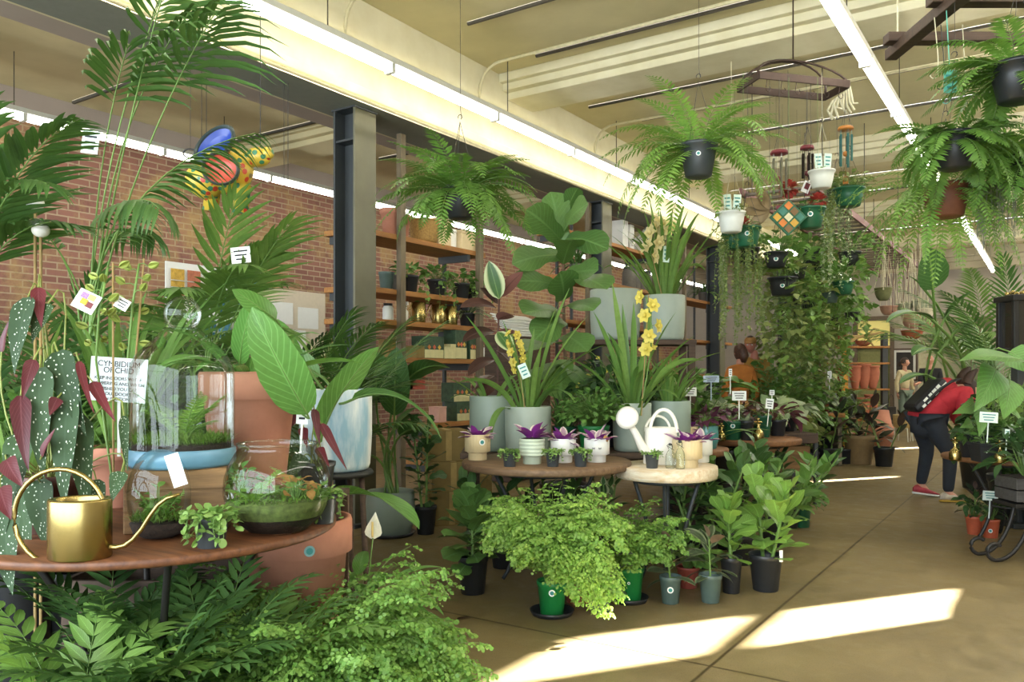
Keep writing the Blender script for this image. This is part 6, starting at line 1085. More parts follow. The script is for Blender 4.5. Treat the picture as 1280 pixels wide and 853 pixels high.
hfern(1182, 272, 5.1, .14, .2, 'drooping hanging fern in a brown pot lowest of the ferns by the aisle', 204, 3.45, mat('brown_pot', '7a4a34', .6), None, None, 'fernlight', None, n=70, L=.7, el=(-.5, .8), bend=(1.0, 2.2), ll=.065, lw=.016)
hfern(1272, 128, 4.3, .13, .2, 'hanging fern in a black pot highest of the ferns at the edge', 205, 3.45, BLACK, None, None, 'fern', None, n=52, L=.48, el=(-.4, 1.2))
hfern(1290, 235, 4.8, .12, .2, 'dark hanging fern behind the highest fern at the edge', 206, 3.45, BLACK, None, None, 'fern', None, n=64, L=.52, el=(-.3, 1.2))
q = pt(1246, 235, 5.0); t = thing('hanging_air_plant', q, 'grey beard of hanging moss beside the drooping brown pot fern', 'plant'); mb = MB(); f_trail(mb, R_(207), 0., 60, .07, .5, .05, .004, .02, 'needle', .03, .1, .4, None, jit=1.2); mb.build('foliage', [LM['grey'], mat('moss_stem', '8a8f7c', .8)], t); mb = MB(); mb.tubes([[(0, 0, 0), (0, 0, 3.45 - q[2])]], .002, 4, 0, False); mb.build('hanger', WIRE, t)
# timber ladder the ferns hang from
q = pt(1215, 20, 4.75); t = thing('hanging_ladder', (q[0], q[1], 3.45), 'dark timber ladder frame hung flat near the ceiling above the ferns', 'ladder', None, YAW + .0); DT = woodmat('ladder_timber', '4a3628', '33241a', 1., .7, 'X')
for y in (-.55, .0, .55): mb = MB(); mb.obox((.35, y, .03), (.6, .045, .03)); mb.build('rung', DT, t, .005)
for x in (-.15, .9): mb = MB(); mb.obox((x, 0, -.02), (.04, .7, .035)); mb.build('rail', DT, t, .005)
mb = MB()
for x, y in ((-.15, -.6), (-.15, .6), (.9, -.6), (.9, .6)): mb.tubes([[(x, y, .0), (x, y, CZ - 3.45)]], .006, 5, 0, False)
mb.build('hanging_cord', CORD, t)
for i, (px, py, d) in enumerate(((1168, 30, 4.8), (1176, 45, 4.9), (1183, 60, 4.7), (1203, 70, 4.9))):
    q = pt(px, py, d); t = thing('hanging_hook', q, ('cream cord hook nearest the aisle under the timber ladder', 'long black hook second under the timber ladder', 'mint green cord hook above the mint tag', 'looped cord hook right of the mint tag')[i], 'hook', 'hooks under the timber ladder'); mb = MB(); a = np.linspace(-.4, 3.4, 12); mb.tubes([np.concatenate([np.stack([.02*np.cos(a), 0*a, -.3 - .02*np.sin(a)], -1)[::-1], [[.02, 0, -.2], [0, 0, 3.4 - q[2]]]])], .003, 5); mb.build('hook', (CORD, WIRE, PAPERT, CORD)[i], t)
# iron pot rack with arches
A, B = pt(935, 127, 6.4), pt(1046, 90, 6.6); ang = math.atan2(B[1]-A[1], B[0]-A[0]); zc = (A[2] + B[2])/2; Mid = (A + B)/2
t = thing('hanging_pot_rack', (Mid[0], Mid[1], zc), 'arched iron pot rack hung over the aisle with wind chimes below it', 'rack', None, ang); Lh = np.hypot(*(B-A)[:2])/2
RUST = mat('rusty_iron', '4a3a32', .6, .5)
for y in (-.16, .16): mb = MB(); mb.box((-Lh, y-.008, -.03), (Lh, y+.008, .03)); mb.build('side_bar', RUST, t, .003); mb = MB(); a = np.linspace(0, PI, 15); mb.tubes([np.stack([-Lh*np.cos(a), y*(1 - .9*np.sin(a)), .2*np.sin(a)], -1)], .009, 5, 0, False); mb.build('arch', RUST, t)
for x in (-Lh, Lh): mb = MB(); mb.box((x-.008, -.16, -.03), (x+.008, .16, .03)); mb.build('end_bar', RUST, t, .003)
for x in np.linspace(-.8, .8, 6)*Lh: mb = MB(); a = np.linspace(-1., 3.4, 10); mb.tubes([np.stack([x + .02*np.cos(a), 0*a - .16, -.1 - .022*np.sin(a)], -1)], .003, 5); mb.tubes([[(x-.02, -.16, -.09), (x-.01, -.16, -.02)]], .003, 5); mb.build('rack_hook', RUST, t)
mb = MB(); mb.tubes([[(0, 0, .2), (0, 0, CZ-zc)]], .006, 6); mb.build('hanging_chain', RUST, t)
mb = MB(); g = R_(9)
for k in range(9): mb.tubes([[(Lh + .01*k, -.16 + .04*k, -.02), (Lh + .03, -.16 + .04*k, -.08 - .08*g.random()), (Lh + .08, -.15 + .04*k, -.12 - .08*g.random())]], .009, 5)
mb.build('white_tassel', CORD, t)
def chime(px, py, d, cap, tube, label, h=.3, r=.05, ztop=None):
    q = pt(px, py, d); t = thing('hanging_wind_chime', q, label, 'wind chime', 'wind chimes under the iron rack'); zt = (ztop or zc - .05) - q[2]
    mb = MB(); mb.lathe([(.001, -.012), (r*1.3, -.012), (r*1.35, 0), (r*1.2, .014), (.001, .02)], 24); mb.build('top_disc', cap, t)
    for k in range(5): a = k*2*PI/5 + .3; l = h*(.8 + .06*k); mb = MB(); mb.tubes([[(r*math.cos(a), r*math.sin(a), -.05), (r*math.cos(a), r*math.sin(a), -.05-l)]], .0095, 8); mb.tubes([[(r*math.cos(a), r*math.sin(a), -.05), (r*math.cos(a), r*math.sin(a), -.012)]], .0015, 4, 0, False); mb.build('chime_tube', tube, t)
    mb = MB(); mb.ball((0, 0, -.2), .022, 12, 8); mb.tubes([[(0, 0, -.01), (0, 0, -h-.12)]], .0015, 4, 0, False); mb.obox((0, 0, -h-.15), (.02, .002, .03)); mb.build('striker', cap, t)
    mb = MB()
    for k in range(3): a = k*2.1; mb.tubes([[(r*math.cos(a), r*math.sin(a), .015), (0, 0, .17)]], .0015, 4, 0, False)
    mb.tubes([[(0, 0, .17), (0, 0, zt)]], .002, 4, 0, False); mb.build('hanger', WIRE, t)
MARC = mat('maroon_wood', '7a2c34', .5); SILV = mat('silver_tube', 'c8ccc8', .3, .9); TEALT = mat('teal_tube', '5f9a98', .35, .5)
chime(974, 191, 6.2, MARC, SILV, 'wind chime with maroon disc and bright silver tubes', .28); chime(1009, 185, 6.45, MARC, mat('dark_tube', '5a5450', .3, .8), 'wind chime with maroon disc and dark tubes', .2, .04); chime(1057, 161, 6.5, mat('orange_wood', 'b5742e', .5), TEALT, 'wind chime with orange disc and teal tubes', .26, .045)
def hpot(px, py, d, r, h, m, label, seed, ztop, fol, cord=None, tagm=None, kind='hang', name='hanging_pot', group=None, hk=.3, st=None):
    q = pt(px, py, d); o = plant(name, q, label, 'plant', (kind, r, h, m, dict(st=st) if st else {}), fol, seed, group); hanger(o, r, h, ztop - q[2], cord, hk=hk)
    if tagm:
        for s in (-.035, .035): tagcard(o, (s*RT[0] - AX[0]*.03, s*RT[1] - AX[1]*.03, h + .07), .055, .11, FACE, s*2, 0, tagm, 'mint_tag', 'teal')
    return o
TR = lambda n, L, leaf=.05, lm='ivy', **k: ('trail', lm, dict(dict(n=n, L=L, leaf=leaf, lw=leaf*.8, step=leaf*.8), **k))
MINT = mat('tag_mint', 'd2e6d8', .7, var=.05)
hpot(1027, 236, 6.2, .095, .135, WHITEP, 'white hanging pot with two mint tags on cream cords beside the wind chimes', 211, zc, [('clump', 'succulent', dict(n=30, R=.07, H=.05, ll=.03, lw=.02))], CORD, MINT, hk=.36)
hpot(914, 291, 6.0, .1, .15, WHITEP, 'white hanging pot with a mint tag left of the silver wind chime', 212, 3.6, [('clump', 'olive', dict(n=30, R=.1, H=.1, ll=.05, lw=.03)), TR(8, .5, .03, 'olive')], CORD, MINT, hk=.36)
hpot(1013, 286, 6.3, .11, .16, DGREEN, 'green hanging pot with red flowers under the silver wind chime', 213, 3.55, [('clump', 'bush', dict(n=24, R=.1, H=.1, ll=.05, lw=.03)), TR(8, .35, .03, 'olive')], None, None, st=(.02, .6))
hpot(934, 309, 6.2, .1, .15, DGREEN, 'green hanging pot with red flowers beside the mint tagged white pot', 214, 3.6, [('clump', 'bush', dict(n=20, R=.09, H=.08, ll=.05, lw=.03)), TR(6, .3, .03, 'olive')], None, None, st=(.018, .6))
hpot(1061, 259, 6.6, .12, .15, DGREEN, 'green hanging pot of wiry dark foliage under the teal wind chime', 215, zc, [('clump', 'olive', dict(n=140, R=.2, H=.16, ll=.05, lw=.025)), TR(16, .55, .03, 'olive', az=(2.2, 4.6))], None, None)
REDF = leafmat('red_petal', 'd8483c', 'c23a34', trans=.25, vein=0, rough=.5); LM['redf'] = REDF
for px, py, d, par, lab in ((986, 240, 6.3, 'orchid', 'red flower head above the patchwork ornament'), (1022, 256, 6.28, '', 'red flower head above the green pot under the silver chime'), (929, 285, 6.18, '', 'red flower head above the green pot near the white pot')):
    q = pt(px, py, d); t = thing('hanging_flower', q, lab, 'flower', 'red flower heads'); mb = MB(); g = R_(px); n = 60; a = g.uniform(0, 6.28, n); e = g.uniform(-1.2, 1.4, n); D = pol(a, e); blades(mb, D*.03 + np.array((0, 0, .02)), D, .05, .04, .5, 'round', 5, 3, .2, 0., .05, None, 0, g); mb.build('blossoms', [REDF], t); mb = MB(); mb.tubes([[(0, 0, .03), (0, 0, zc - q[2])]], .0015, 4, 0, False); mb.tubes([[(0, 0, 0), (0, 0, -.12)]], .003, 5); mb.build('stem', STEM, t)
q = pt(985, 272, 6.15); t = thing('hanging_patchwork_ornament', q, 'diamond patchwork ornament with flowers hanging left of the green pot', 'ornament', None, FACE); mb = MB()
mb.obox((0, 0, 0), (.1, .012, .1), 0, 0, PI/4); mb.build('board', DGREEN, t, .006); g = R_(2); cols = [mat('patch_gold', 'c89a3a', .6), mat('patch_brown', '7a5a34', .6), mat('patch_cream', 'd8d0a8', .6), mat('patch_orange', 'd07a34', .6), mat('patch_teal', '3f7a6a', .6)]
for k in range(9): x, z = (k % 3 - 1)*.06, (k//3 - 1)*.06; mb = MB(); mb.obox(((x+z)*.72, -.014, (z-x)*.72), (.024, .003, .024), 0, 0, PI/4); mb.build('patch', cols[(k*3) % 5], t)
mb = MB(); mb.tubes([[(0, 0, .14), (0, 0, zc - q[2])]], .002, 4, 0, False); mb.build('hanger', WIRE, t)
q = pt(962, 262, 6.3); t = thing('hanging_leaf_ornament', q, 'bronze leaf shaped ornament hanging beside the diamond ornament', 'ornament', None, FACE); mb = MB()
for az, b in ((2.6, .2), (3.4, .3), (1.9, .1), (4.2, .3)): blades(mb, np.array([[0, 0, 0.]]), np.array([[math.cos(az), 0, math.sin(az)*.6 + .1]]), .22, .085, .4, 'oval', 10, 3, .2, .0, up=np.array([[0, -1., .2]]))
mb.build('bronze_leaf', mat('bronze', '7a6848', .4, .5), t); mb = MB(); mb.tubes([[(0, 0, 0), (0, 0, zc - q[2])]], .002, 4, 0, False); mb.build('hanger', WIRE, t)
q = pt(1008, 234, 6.35); t = thing('hanging_card', q, 'small red and white card dangling under the dark wind chime', 'card', None, FACE); mb = MB(); mb.obox((0, 0, 0), (.03, .002, .045), 0, 0, .4); mb.build('card', PAPER, t); mb = MB(); mb.obox((.004, -.004, .006), (.018, .001, .025), 0, 0, .4); mb.build('print', MARC, t); mb = MB(); mb.tubes([[(0, 0, .04), (0, 0, zc - q[2])]], .0015, 4, 0, False); mb.build('hanger', WIRE, t)
for i, (px, py, d, n, L, lab) in enumerate(((918, 312, 6.9, 40, 1.0, 'hanging curtain of fine trailing stems left of the vines, nearer one'), (935, 330, 7.3, 36, .8, 'hanging curtain of fine trailing stems left of the vines, further one'), (1046, 250, 7.6, 36, 1.1, 'narrow hanging curtain of trailing stems below the teal chime'))):
    hpot(px, py, d, .1, .14, BLACK if i else DGREEN, lab, 220+i, 3.7, [('clump', 'olive', dict(n=60, R=.14, H=.1, ll=.04, lw=.02)), TR(n, L, .035, 'silver' if i == 2 else 'olive', out=.06)], hk=.25)
# slatted rack along the aisle ceiling, cords and hanging bowls
y0, y1 = 8.3, 16.; t = thing('hanging_slatted_rack', (-2.35, y0, 3.18), 'long rust red slatted rack hung along the ceiling with hanging bowls below', 'rack'); RR = mat('rust_red_steel', '6f4440', .6, .2)
for x in (-.36, .36): mb = MB(); mb.box((x-.015, 0, -.04), (x+.015, y1-y0, .04)); mb.build('rail', RR, t, .004)
for y in np.arange(.15, y1-y0, .28): mb = MB(); mb.box((-.35, y-.025, -.02), (.35, y+.025, .005)); mb.build('slat', mat('slat_grey', '6f6454', .6), t)
for y in (.4, 2.6, 5.2, 7.4):
    for x in (-.36, .36): mb = MB(); mb.tubes([[(x, y, .03), (x, y, CZ-3.18)]], .006, 5, 0, False); mb.build('hanging_rod', COND, t)
CLAY = [mat('clay_pink', 'b88a74', .8), mat('clay_sage', 'a8ae94', .8), mat('clay_cream', 'd0c8b0', .8), mat('clay_red', 'b05c40', .8), mat('clay_moss', '6f7048', .9, bumps=.5)]
for i, (px, py, d, r, h, m, lab) in enumerate(((1104, 376, 11.5, .115, .18, 4, 'dark mossy ball planter hanging highest of the bowls'), (1111, 394, 11.8, .12, .13, 0, 'pinkish clay bowl hanging below the mossy ball'), (1131, 391, 12.6, .12, .14, 1, 'sage clay bowl hanging in the middle of the group'), (1150, 389, 12.4, .12, .16, 1, 'sage clay bowl hanging nearest the big upright leaf'), (1139, 411, 11.6, .125, .2, 0, 'rounded pinkish clay pot hanging low in the group'), (1140, 424, 11.4, .14, .12, 3, 'orange terracotta bowl hanging lowest of the group'), (1122, 411, 12.8, .13, .18, 2, 'pale clay pot hanging left of the rounded pinkish pot'), (1157, 400, 12.2, .11, .17, 2, 'pale clay pot hanging half hidden behind the big leaf'), (1158, 415, 12., .12, .13, 0, 'small pinkish bowl hanging low behind the tall stems'))):
    q = pt(px, py, d); o = plant('hanging_clay_bowl', q, lab, 'hanging bowl', ('bowl' if r < .13 else 'bowl', r, h, CLAY[m]), [('clump', 'olive', dict(n=14, R=r*.8, H=.06, ll=.05, lw=.03))] if i in (2, 3) else [], 230+i, 'clay bowls hanging under the slatted rack'); hanger(o, r, h, 3.14 - q[2], CORD, 4, 3.14 - q[2] - h - .1, .004)
g = R_(33)
for i in range(26):
    px = g.uniform(1098, 1168); d = g.uniform(10.6, 13.5); q = pt(px, 395, d); zb = 1.3 + (468 - g.uniform(345, 400))/F*d; t = thing('hanging_string', (q[0], q[1], zb), 'brown cord hanging under the slatted rack', 'cord', 'bare cords under the slatted rack'); mb = MB(); mb.tubes([[(0, 0, 0), (.01, 0, (3.16-zb)*.5), (0, 0, 3.16-zb)]], .005, 4, 0, False); mb.ball((0, 0, 0), .012, 8, 6); mb.build('cord', (RR, CORD, WOODP)[i % 3], t)
# the tall cascade of hanging vines
for i, (px, py, d, r, L, n, lm, lab) in enumerate((
    (970, 335, 9.0, .13, .5, 14, 'ivy', 'pothos basket in a black pot at the top left of the vine cascade'), (996, 349, 9.5, .11, .9, 20, 'ivy', 'pothos basket in a black pot second from the left in the vine cascade'), (978, 370, 9.3, .16, 1.1, 24, 'olive', 'largest black pot low at the left of the vine cascade'),
    (1000, 381, 9.9, .1, 1.2, 24, 'ivy', 'black pot with pale sticker low in the middle of the vine cascade'), (1010, 386, 10., .1, 1.3, 26, 'olive', 'black pot behind the pale sticker pot in the vine cascade'), (1037, 379, 10.4, .12, .9, 20, 'ivy', 'slate pot at the right of the vine cascade'),
    (1054, 369, 10.2, .13, .7, 16, 'ivy', 'dark green pot at the right of the vine cascade'), (1062, 333, 10.5, .14, .6, 18, 'ivy', 'wire basket pothos highest at the right of the vine cascade'), (1065, 402, 11.5, .1, .5, 14, 'ivy', 'small black pot hanging lowest at the right of the vine cascade'),
    (1014, 330, 10.8, .14, 1.6, 36, 'ivy', 'thick trailing vine in the top middle of the cascade'), (1025, 345, 11.2, .13, 1.8, 40, 'olive', 'long trailing vine at the back of the cascade reaching the ferns'), (985, 395, 10.6, .13, 1.5, 36, 'olive', 'long trailing vine at the lower left of the cascade'), (1040, 410, 11.3, .12, 1.2, 30, 'ivy', 'trailing vine at the lower right of the cascade'))):
    hpot(px, py, d, r, r*1.3, BLACK if i not in (5, 6) else (GGREY if i == 5 else DGREEN), lab, 240+i, CZ-.05, [('clump', 'bush' if lm == 'ivy' else lm, dict(n=60, R=.3, H=.28, ll=.13, lw=.09, prof='heart', el=(.1, 1.4))), TR(n, L, .11, lm, out=.16, az=(facing(pt(px, py, d)) + .8, facing(pt(px, py, d)) + 5.5))], name='hanging_pothos', group='vine baskets in the cascade', hk=.35, st=(.025, .5) if i in (0, 1, 2, 3) else None)
q = at(1022, 11.9, 0); t = thing('climbing_vine', q, 'dense column of climbing vine at the centre of the cascade', 'plant'); z = pot(t, 'nursery', .25, .4, BLACK); mb = MB(); g = R_(260); n = 1200; a = g.uniform(0, 6.28, n); zz = g.uniform(.3, 2.7, n); rr = .42*np.interp(zz, [.3, 1, 2, 2.7], [1.1, 1., .8, .6])*np.sqrt(g.uniform(.25, 1, n)); blades(mb, np.stack([rr*np.cos(a), rr*np.sin(a), zz], -1), pol(a + g.normal(0, .6, n), g.normal(-.1, .5, n)), g.uniform(.07, .13, n), g.uniform(.04, .07, n), .6, 'heart', 5, 3, .15, g.normal(0, .5, n)); mb.build('foliage', [LM['ivy'], STEM], t); mb = MB(); mb.tubes([[(0, 0, .3), (0, 0, 2.6)]], .05, 8); mb.build('moss_pole', STEMB, t)
q = at(985, 11.2, 0); t = thing('climbing_vine', q, 'amber tinged column of climbing vine at the left of the cascade', 'plant'); z = pot(t, 'nursery', .25, .4, BLACK); mb = MB(); n = 1000; a = g.uniform(0, 6.28, n); zz = g.uniform(.3, 2.3, n); rr = .42*np.sqrt(g.uniform(.25, 1, n)); blades(mb, np.stack([rr*np.cos(a), rr*np.sin(a), zz], -1), pol(a + g.normal(0, .6, n), g.normal(-.1, .5, n)), g.uniform(.07, .13, n), g.uniform(.04, .06, n), .6, 'lance', 5, 3, .15, g.normal(0, .5, n)); mb.build('foliage', [LM['olive'], STEM], t); mb = MB(); mb.tubes([[(0, 0, .3), (0, 0, 2.2)]], .05, 8); mb.build('moss_pole', STEMB, t)
# ------------------------------------------------------------------ terracotta display at the back
q = pt(1068, 0, 15.2); q[2] = 0; t = thing('terracotta_shelf', q, 'low open timber shelf stacked with terracotta pots near the back door', 'shelf', None, YAW)
for z in (.45, 1.02, 1.5, 1.8): mb = MB(); mb.obox((-.05, 0, z), (.62, .2, .018)); mb.build('shelf_board', WOODS, t, .004)
mb = MB(); mb.obox((.5, -.12, 1.05), (.05, .05, 1.0)); mb.build('dark_post', STEELD, t, .006); mb = MB(); mb.obox((-.66, 0, .9), (.03, .2, .9)); mb.build('end_panel', WOODP, t, .004)
q2 = pt(1056, 0, 14.8); q2[2] = 0; t2 = thing('timber_post', q2, 'yellow painted post at the left end of the terracotta shelf', 'post', None, YAW); mb = MB(); mb.obox((0, 0, .93), (.045, .045, .93)); mb.build('post_body', mat('yellow_paint', 'd0902a', .5), t2, .006); mb = MB(); mb.lathe([(.001, 1.92), (.02, 1.9), (.06, 1.86)], 4); mb.build('post_cap', MC['yellow_paint'], t2)
def tp(px, z, d, kind, r, h, lab, m=TERRAD, inv=False):
    q = pt(px, 0, d); q[2] = z; ro = thing('terracotta_vase' if kind == 'urn' else 'terracotta_pot', q, lab, 'pot', 'terracotta on the back shelf')
    if inv: pr = [(r, 0), (r, .2*h), (.88*r, .2*h), (.62*r, h), (.001, h)]; mb = MB(); mb.lathe(pr, 28); mb.build('pot', m, ro)
    else: pot(ro, kind, r, h, m)
for k in ((1038, 1.82, 15.1, 'terra', .13, .22, 'terracotta pot at the left end of the top back shelf'), (1049, 1.82, 15.1, 'terra', .14, .24, 'broad terracotta pot beside the yellow post on the top back shelf'), (1079, 1.82, 15.1, 'bowl', .14, .1, 'wide terracotta bowl on the top back shelf'),
    (1069, 1.04, 15.0, 'urn', .11, .42, 'tall terracotta vase first from the yellow post on the middle back shelf'), (1080, 1.04, 15.0, 'urn', .12, .45, 'tall terracotta vase in the middle of the middle back shelf'), (1091, 1.04, 15.0, 'urn', .12, .42, 'tall terracotta vase beside the dark post on the middle back shelf'), (1050, 1.04, 15.0, 'urn', .1, .38, 'tall terracotta vase left of the yellow post on the middle back shelf'),
    (1078, .47, 15.0, 'urn', .13, .4, 'broad terracotta vase on the low back shelf'), (1089, .47, 15.0, 'urn', .12, .46, 'terracotta vase beside the dark post on the low back shelf')): tp(*k)
tp(1101, 0, 13.6, 'terra', .2, .36, 'large terracotta pot on the floor under the upturned one', TERRA); tp(1101, .362, 13.6, 'terra', .2, .34, 'large upturned terracotta pot stacked at the end of the back shelf', TERRA, True); tp(1082, 0, 13.8, 'terra', .2, .3, 'terracotta pot on the floor behind the tan urn')
q = pt(1078, 428, 15.); t = thing('driftwood', (q[0], q[1], 1.82), 'branching driftwood piece on the top back shelf before the lit window', 'driftwood', None, YAW); mb = MB()
for P, r in (([(-.3, 0, .0), (-.12, 0, .16), (.1, 0, .2), (.4, 0, .26)], (.035, .04, .03, .015)), ([(.1, 0, .2), (.14, 0, .08), (.2, .0, .0)], (.025, .02, .015)), ([(-.12, 0, .16), (-.3, .02, .2), (-.4, .02, .14)], (.03, .025, .012)), ([(.1, 0, .2), (.2, -.03, .32), (.3, -.03, .3)], (.02, .015, .008))): mb.tubes([P], np.array(r)[None], 7)
mb.build('wood', mat('driftwood', 'b59a62', .8, bumps=.4), t)
for i, (px, lab) in enumerate(((1129, 'woven basket planter on thin legs beside the standing woman'), (1150, 'woven basket planter on thin legs behind the bending shopper'))):
    q = fl(px, 552); q[2] = 0; t = thing('basket_stand', q, lab, 'planter', 'woven basket planters on legs'); mb = MB(); mb.lathe([(.001, .26), (.15, .26), (.17, .28), (.19, .5), (.18, .52), (.16, .5), (.15, .3)], 28, flute=14, famp=.012); mb.build('basket', mat('basket_weave', 'c9b078', .8, var=.2, scale=50), t)
    for k in range(4): a = k*PI/2 + .6; mb = MB(); mb.tubes([[(.19*math.cos(a), .19*math.sin(a), .0), (.15*math.cos(a), .15*math.sin(a), .34)]], .01, 5); mb.build('leg', WHITEP, t)
# ------------------------------------------------------------------ right hand table and its plants
TB = pt(1270, 0, 6.35); TB[2] = 0; RTZ = .66; round_table(TB, .52, RTZ, 'brown round table at the edge with black square pots and brass misters', .03, WOODR, None, 4, a0=.45, m2=WIRE)
SQ = dict(sq=True)
for i, (px, d, r, h, lab) in enumerate(((1231, 5.98, .12, .14, 'square black pot with a round sticker in front of the big heart leaves'), (1222, 6.3, .1, .17, 'taller square black pot behind the stickered square pot'), (1256, 6.25, .1, .16, 'square black pot behind the brass mister on the edge table'), (1276, 5.95, .1, .15, 'square black pot with a round sticker at the frame side of the edge table'))):
    plant('square_pot_plant', at(px, d, RTZ), lab, 'plant', ('nursery', r, h, BLACK, dict(sq=True, **(dict(st=(.02, .6)) if i in (0, 3) else {}))), [('clump', ('bush', 'bushdark', 'bush', 'bushdark')[i], dict(n=40, R=.12, H=.16, ll=.08, lw=.05))] if i else [('clump', 'bush', dict(n=14, R=.08, H=.1, ll=.06, lw=.04))], 300+i, rz=YAW)
plant('potted_plant', at(1211, 6.3, RTZ), 'small bright leaved plant in a round black pot beside the brass mister', 'plant', ('nursery', .07, .12, BLACK), [('clump', 'bush', dict(n=36, R=.09, H=.1, ll=.045, lw=.035))], 305)
mister(at(1194, 6.05, RTZ), 'brass mister on the edge table nearest the bending shopper', 1.05); mister(at(1250, 5.86, RTZ), 'brass mister on the edge table in front of the square pots', 1.0)
q = at(1236, 6.35, RTZ); g = R_(310); t = thing('elephant_ear', q, 'large heart leaved plant on the edge table hiding the shopper\'s arm', 'plant'); z = pot(t, 'nursery', .1, .16, BLACK); mb = MB()
for b, tt, w, bd, up, r_ in (((1275, 450, 6.1), (1198, 452, 5.8), .3, .35, 'z', .4), ((1245, 462, 6.1), (1217, 515, 5.8), .26, .4, 'cam', 0.), ((1262, 475, 6.1), (1254, 525, 5.9), .26, .3, 'cam', .1), ((1218, 505, 6.1), (1190, 518, 5.7), .13, .4, 'cam', .3), ((1226, 508, 6.1), (1224, 546, 5.9), .15, .3, 'cam', 0.), ((1214, 528, 6.1), (1200, 535, 5.9), .09, .3, 'cam', 0.), ((1255, 510, 6.2), (1280, 530, 6.1), .2, .5, 'z', 0.), ((1262, 440, 6.3), (1300, 470, 6.2), .25, .5, 'cam', 0.)):
    leafpx(mb, q, pt(*b), pt(*tt), w, bd, 'heart', up, r_, 14, 7, .1, .02, stalk=q + np.array((0, 0, z)), sr=.006, g=g)
mb.build('foliage', [LM['paddle'], STEM], t)
plant('ivy_pot', at(1272, 6.45, RTZ), 'bright variegated climbing plant at the back of the edge table', 'plant', ('nursery', .1, .18, BLACK), [('clump', 'succulent', dict(n=70, R=.22, H=.4, ll=.1, lw=.07, prof='heart'))], 311)
for px, py, d, w, h, lab in ((1236, 522, 5.75, .13, .075, 'price card on two stakes over the square black pots'), (1238, 620, 6.35, .12, .075, 'price card above the two small terracotta coloured pots'), (1259, 542, 5.85, .035, .06, 'narrow white label beside the brass mister')):
    q = pt(px, py, d); t = thing('price_card', q, lab, 'sign', None, FACE); tagcard(t, (0, 0, 0), w, h, 0, .06, 0, mat('card_mint', 'dbe8e0', .7, var=.03), 'card', 'teal', .14)
for i, (px, py, lab) in enumerate(((1218, 668, 'small shrub in the left of two terracotta coloured pots under the edge table'), (1238, 672, 'small shrub in the stickered terracotta coloured pot under the edge table'))):
    q = fl(px, py); q[2] = 0; plant('small_shrub', q, lab, 'plant', ('nursery', .068, .15, mat('orange_plastic', 'b5583a', .5), dict(st=(.016, .4)) if i else {}), [('fig', 'rubberdark', dict(H=.22, n=14, ll=.13, lw=.05, prof='oval', el=(.1, 1.2), wave=0., sr=.005)), ('clump', 'bushdark', dict(n=34, R=.12, H=.24, ll=.09, lw=.04))], 320+i)
# scrolled iron stand with planter box
q = at(1290, 5.75, 0); t = thing('scroll_stand', q, 'scroll footed wrought iron stand at the edge of the aisle', 'stand', None, YAW); 
for k, (sx, sy) in enumerate(((-1, -1), (-1, 1), (1, -1), (1, 1))):
    u = np.linspace(0, 1, 10); P = [(.06*sx + .26*sx*(x**1.6), .1*sy, .4 - .39*math.sin(x*PI/2)) for x in u]; a = np.linspace(0, 3.9, 10); P += [(.32*sx + .055*sx*math.sin(x) , .1*sy, .07 - .055*math.cos(x)) for x in a[1:]]; mb = MB(); mb.tubes([P], .014, 7); mb.build('leg', IRON, t)
mb = MB(); mb.obox((0, 0, .2), (.03, .03, .2)); mb.obox((0, 0, .39), (.2, .14, .012)); mb.build('pedestal', IRON, t, .003)
q = at(1285, 5.75, .404); t = thing('box_planter', q, 'grey slatted timber planter box with a dark leafy plant on the scroll footed stand', 'plant', None, YAW); GT = woodmat('grey_timber', '4c4a48', '36322e', 1., .7, 'X')
for k in range(2): mb = MB(); mb.obox((0, 0, .05 + .085*k), (.16, .13, .038)); mb.build('slat_course', GT, t, .004)
mb = MB(); mb.obox((0, 0, .172), (.14, .11, .006)); mb.build('soil', SOIL, t); foliage(t, 'clump', 'bushdark', 330, .17, n=90, R=.22, H=.34, ll=.16, lw=.06, prof='lance')
# black lantern house on a pedestal
q = at(1275, 6.98, 0); t = thing('lantern_stand', q, 'black lantern with a glazed window on a dark pedestal at the edge', 'lantern', None, YAW); mb = MB(); mb.obox((0, 0, .74), (.05, .05, .72)); mb.obox((0, 0, .02), (.14, .14, .02)); mb.obox((0, 0, 1.47), (.14, .14, .015)); mb.build('pedestal', STEELD, t, .006)
mb = MB(); 
for sx in (-1, 1):
    for sy in (-1, 1): mb.obox((.11*sx, .11*sy, 1.72), (.02, .02, .22))
mb.obox((0, 0, 1.505), (.13, .13, .018)); mb.obox((0, 0, 1.945), (.145, .145, .025)); mb.build('lantern_frame', mat('lantern_black', '1f1e1c', .4), t, .004); mb = MB(); mb.obox((0, 0, 1.72), (.1, .1, .2)); mb.build('lantern_glass', mat('smoked_glass', '2e2c24', .1), t); mb = MB(); g = R_(3)
for k in range(26): mb.ball((g.uniform(-.12, .12), g.uniform(-.12, .12), 1.98 + g.uniform(0, .02)), .016, 8, 6)
mb.build('gold_bead_trim', BRASS, t)
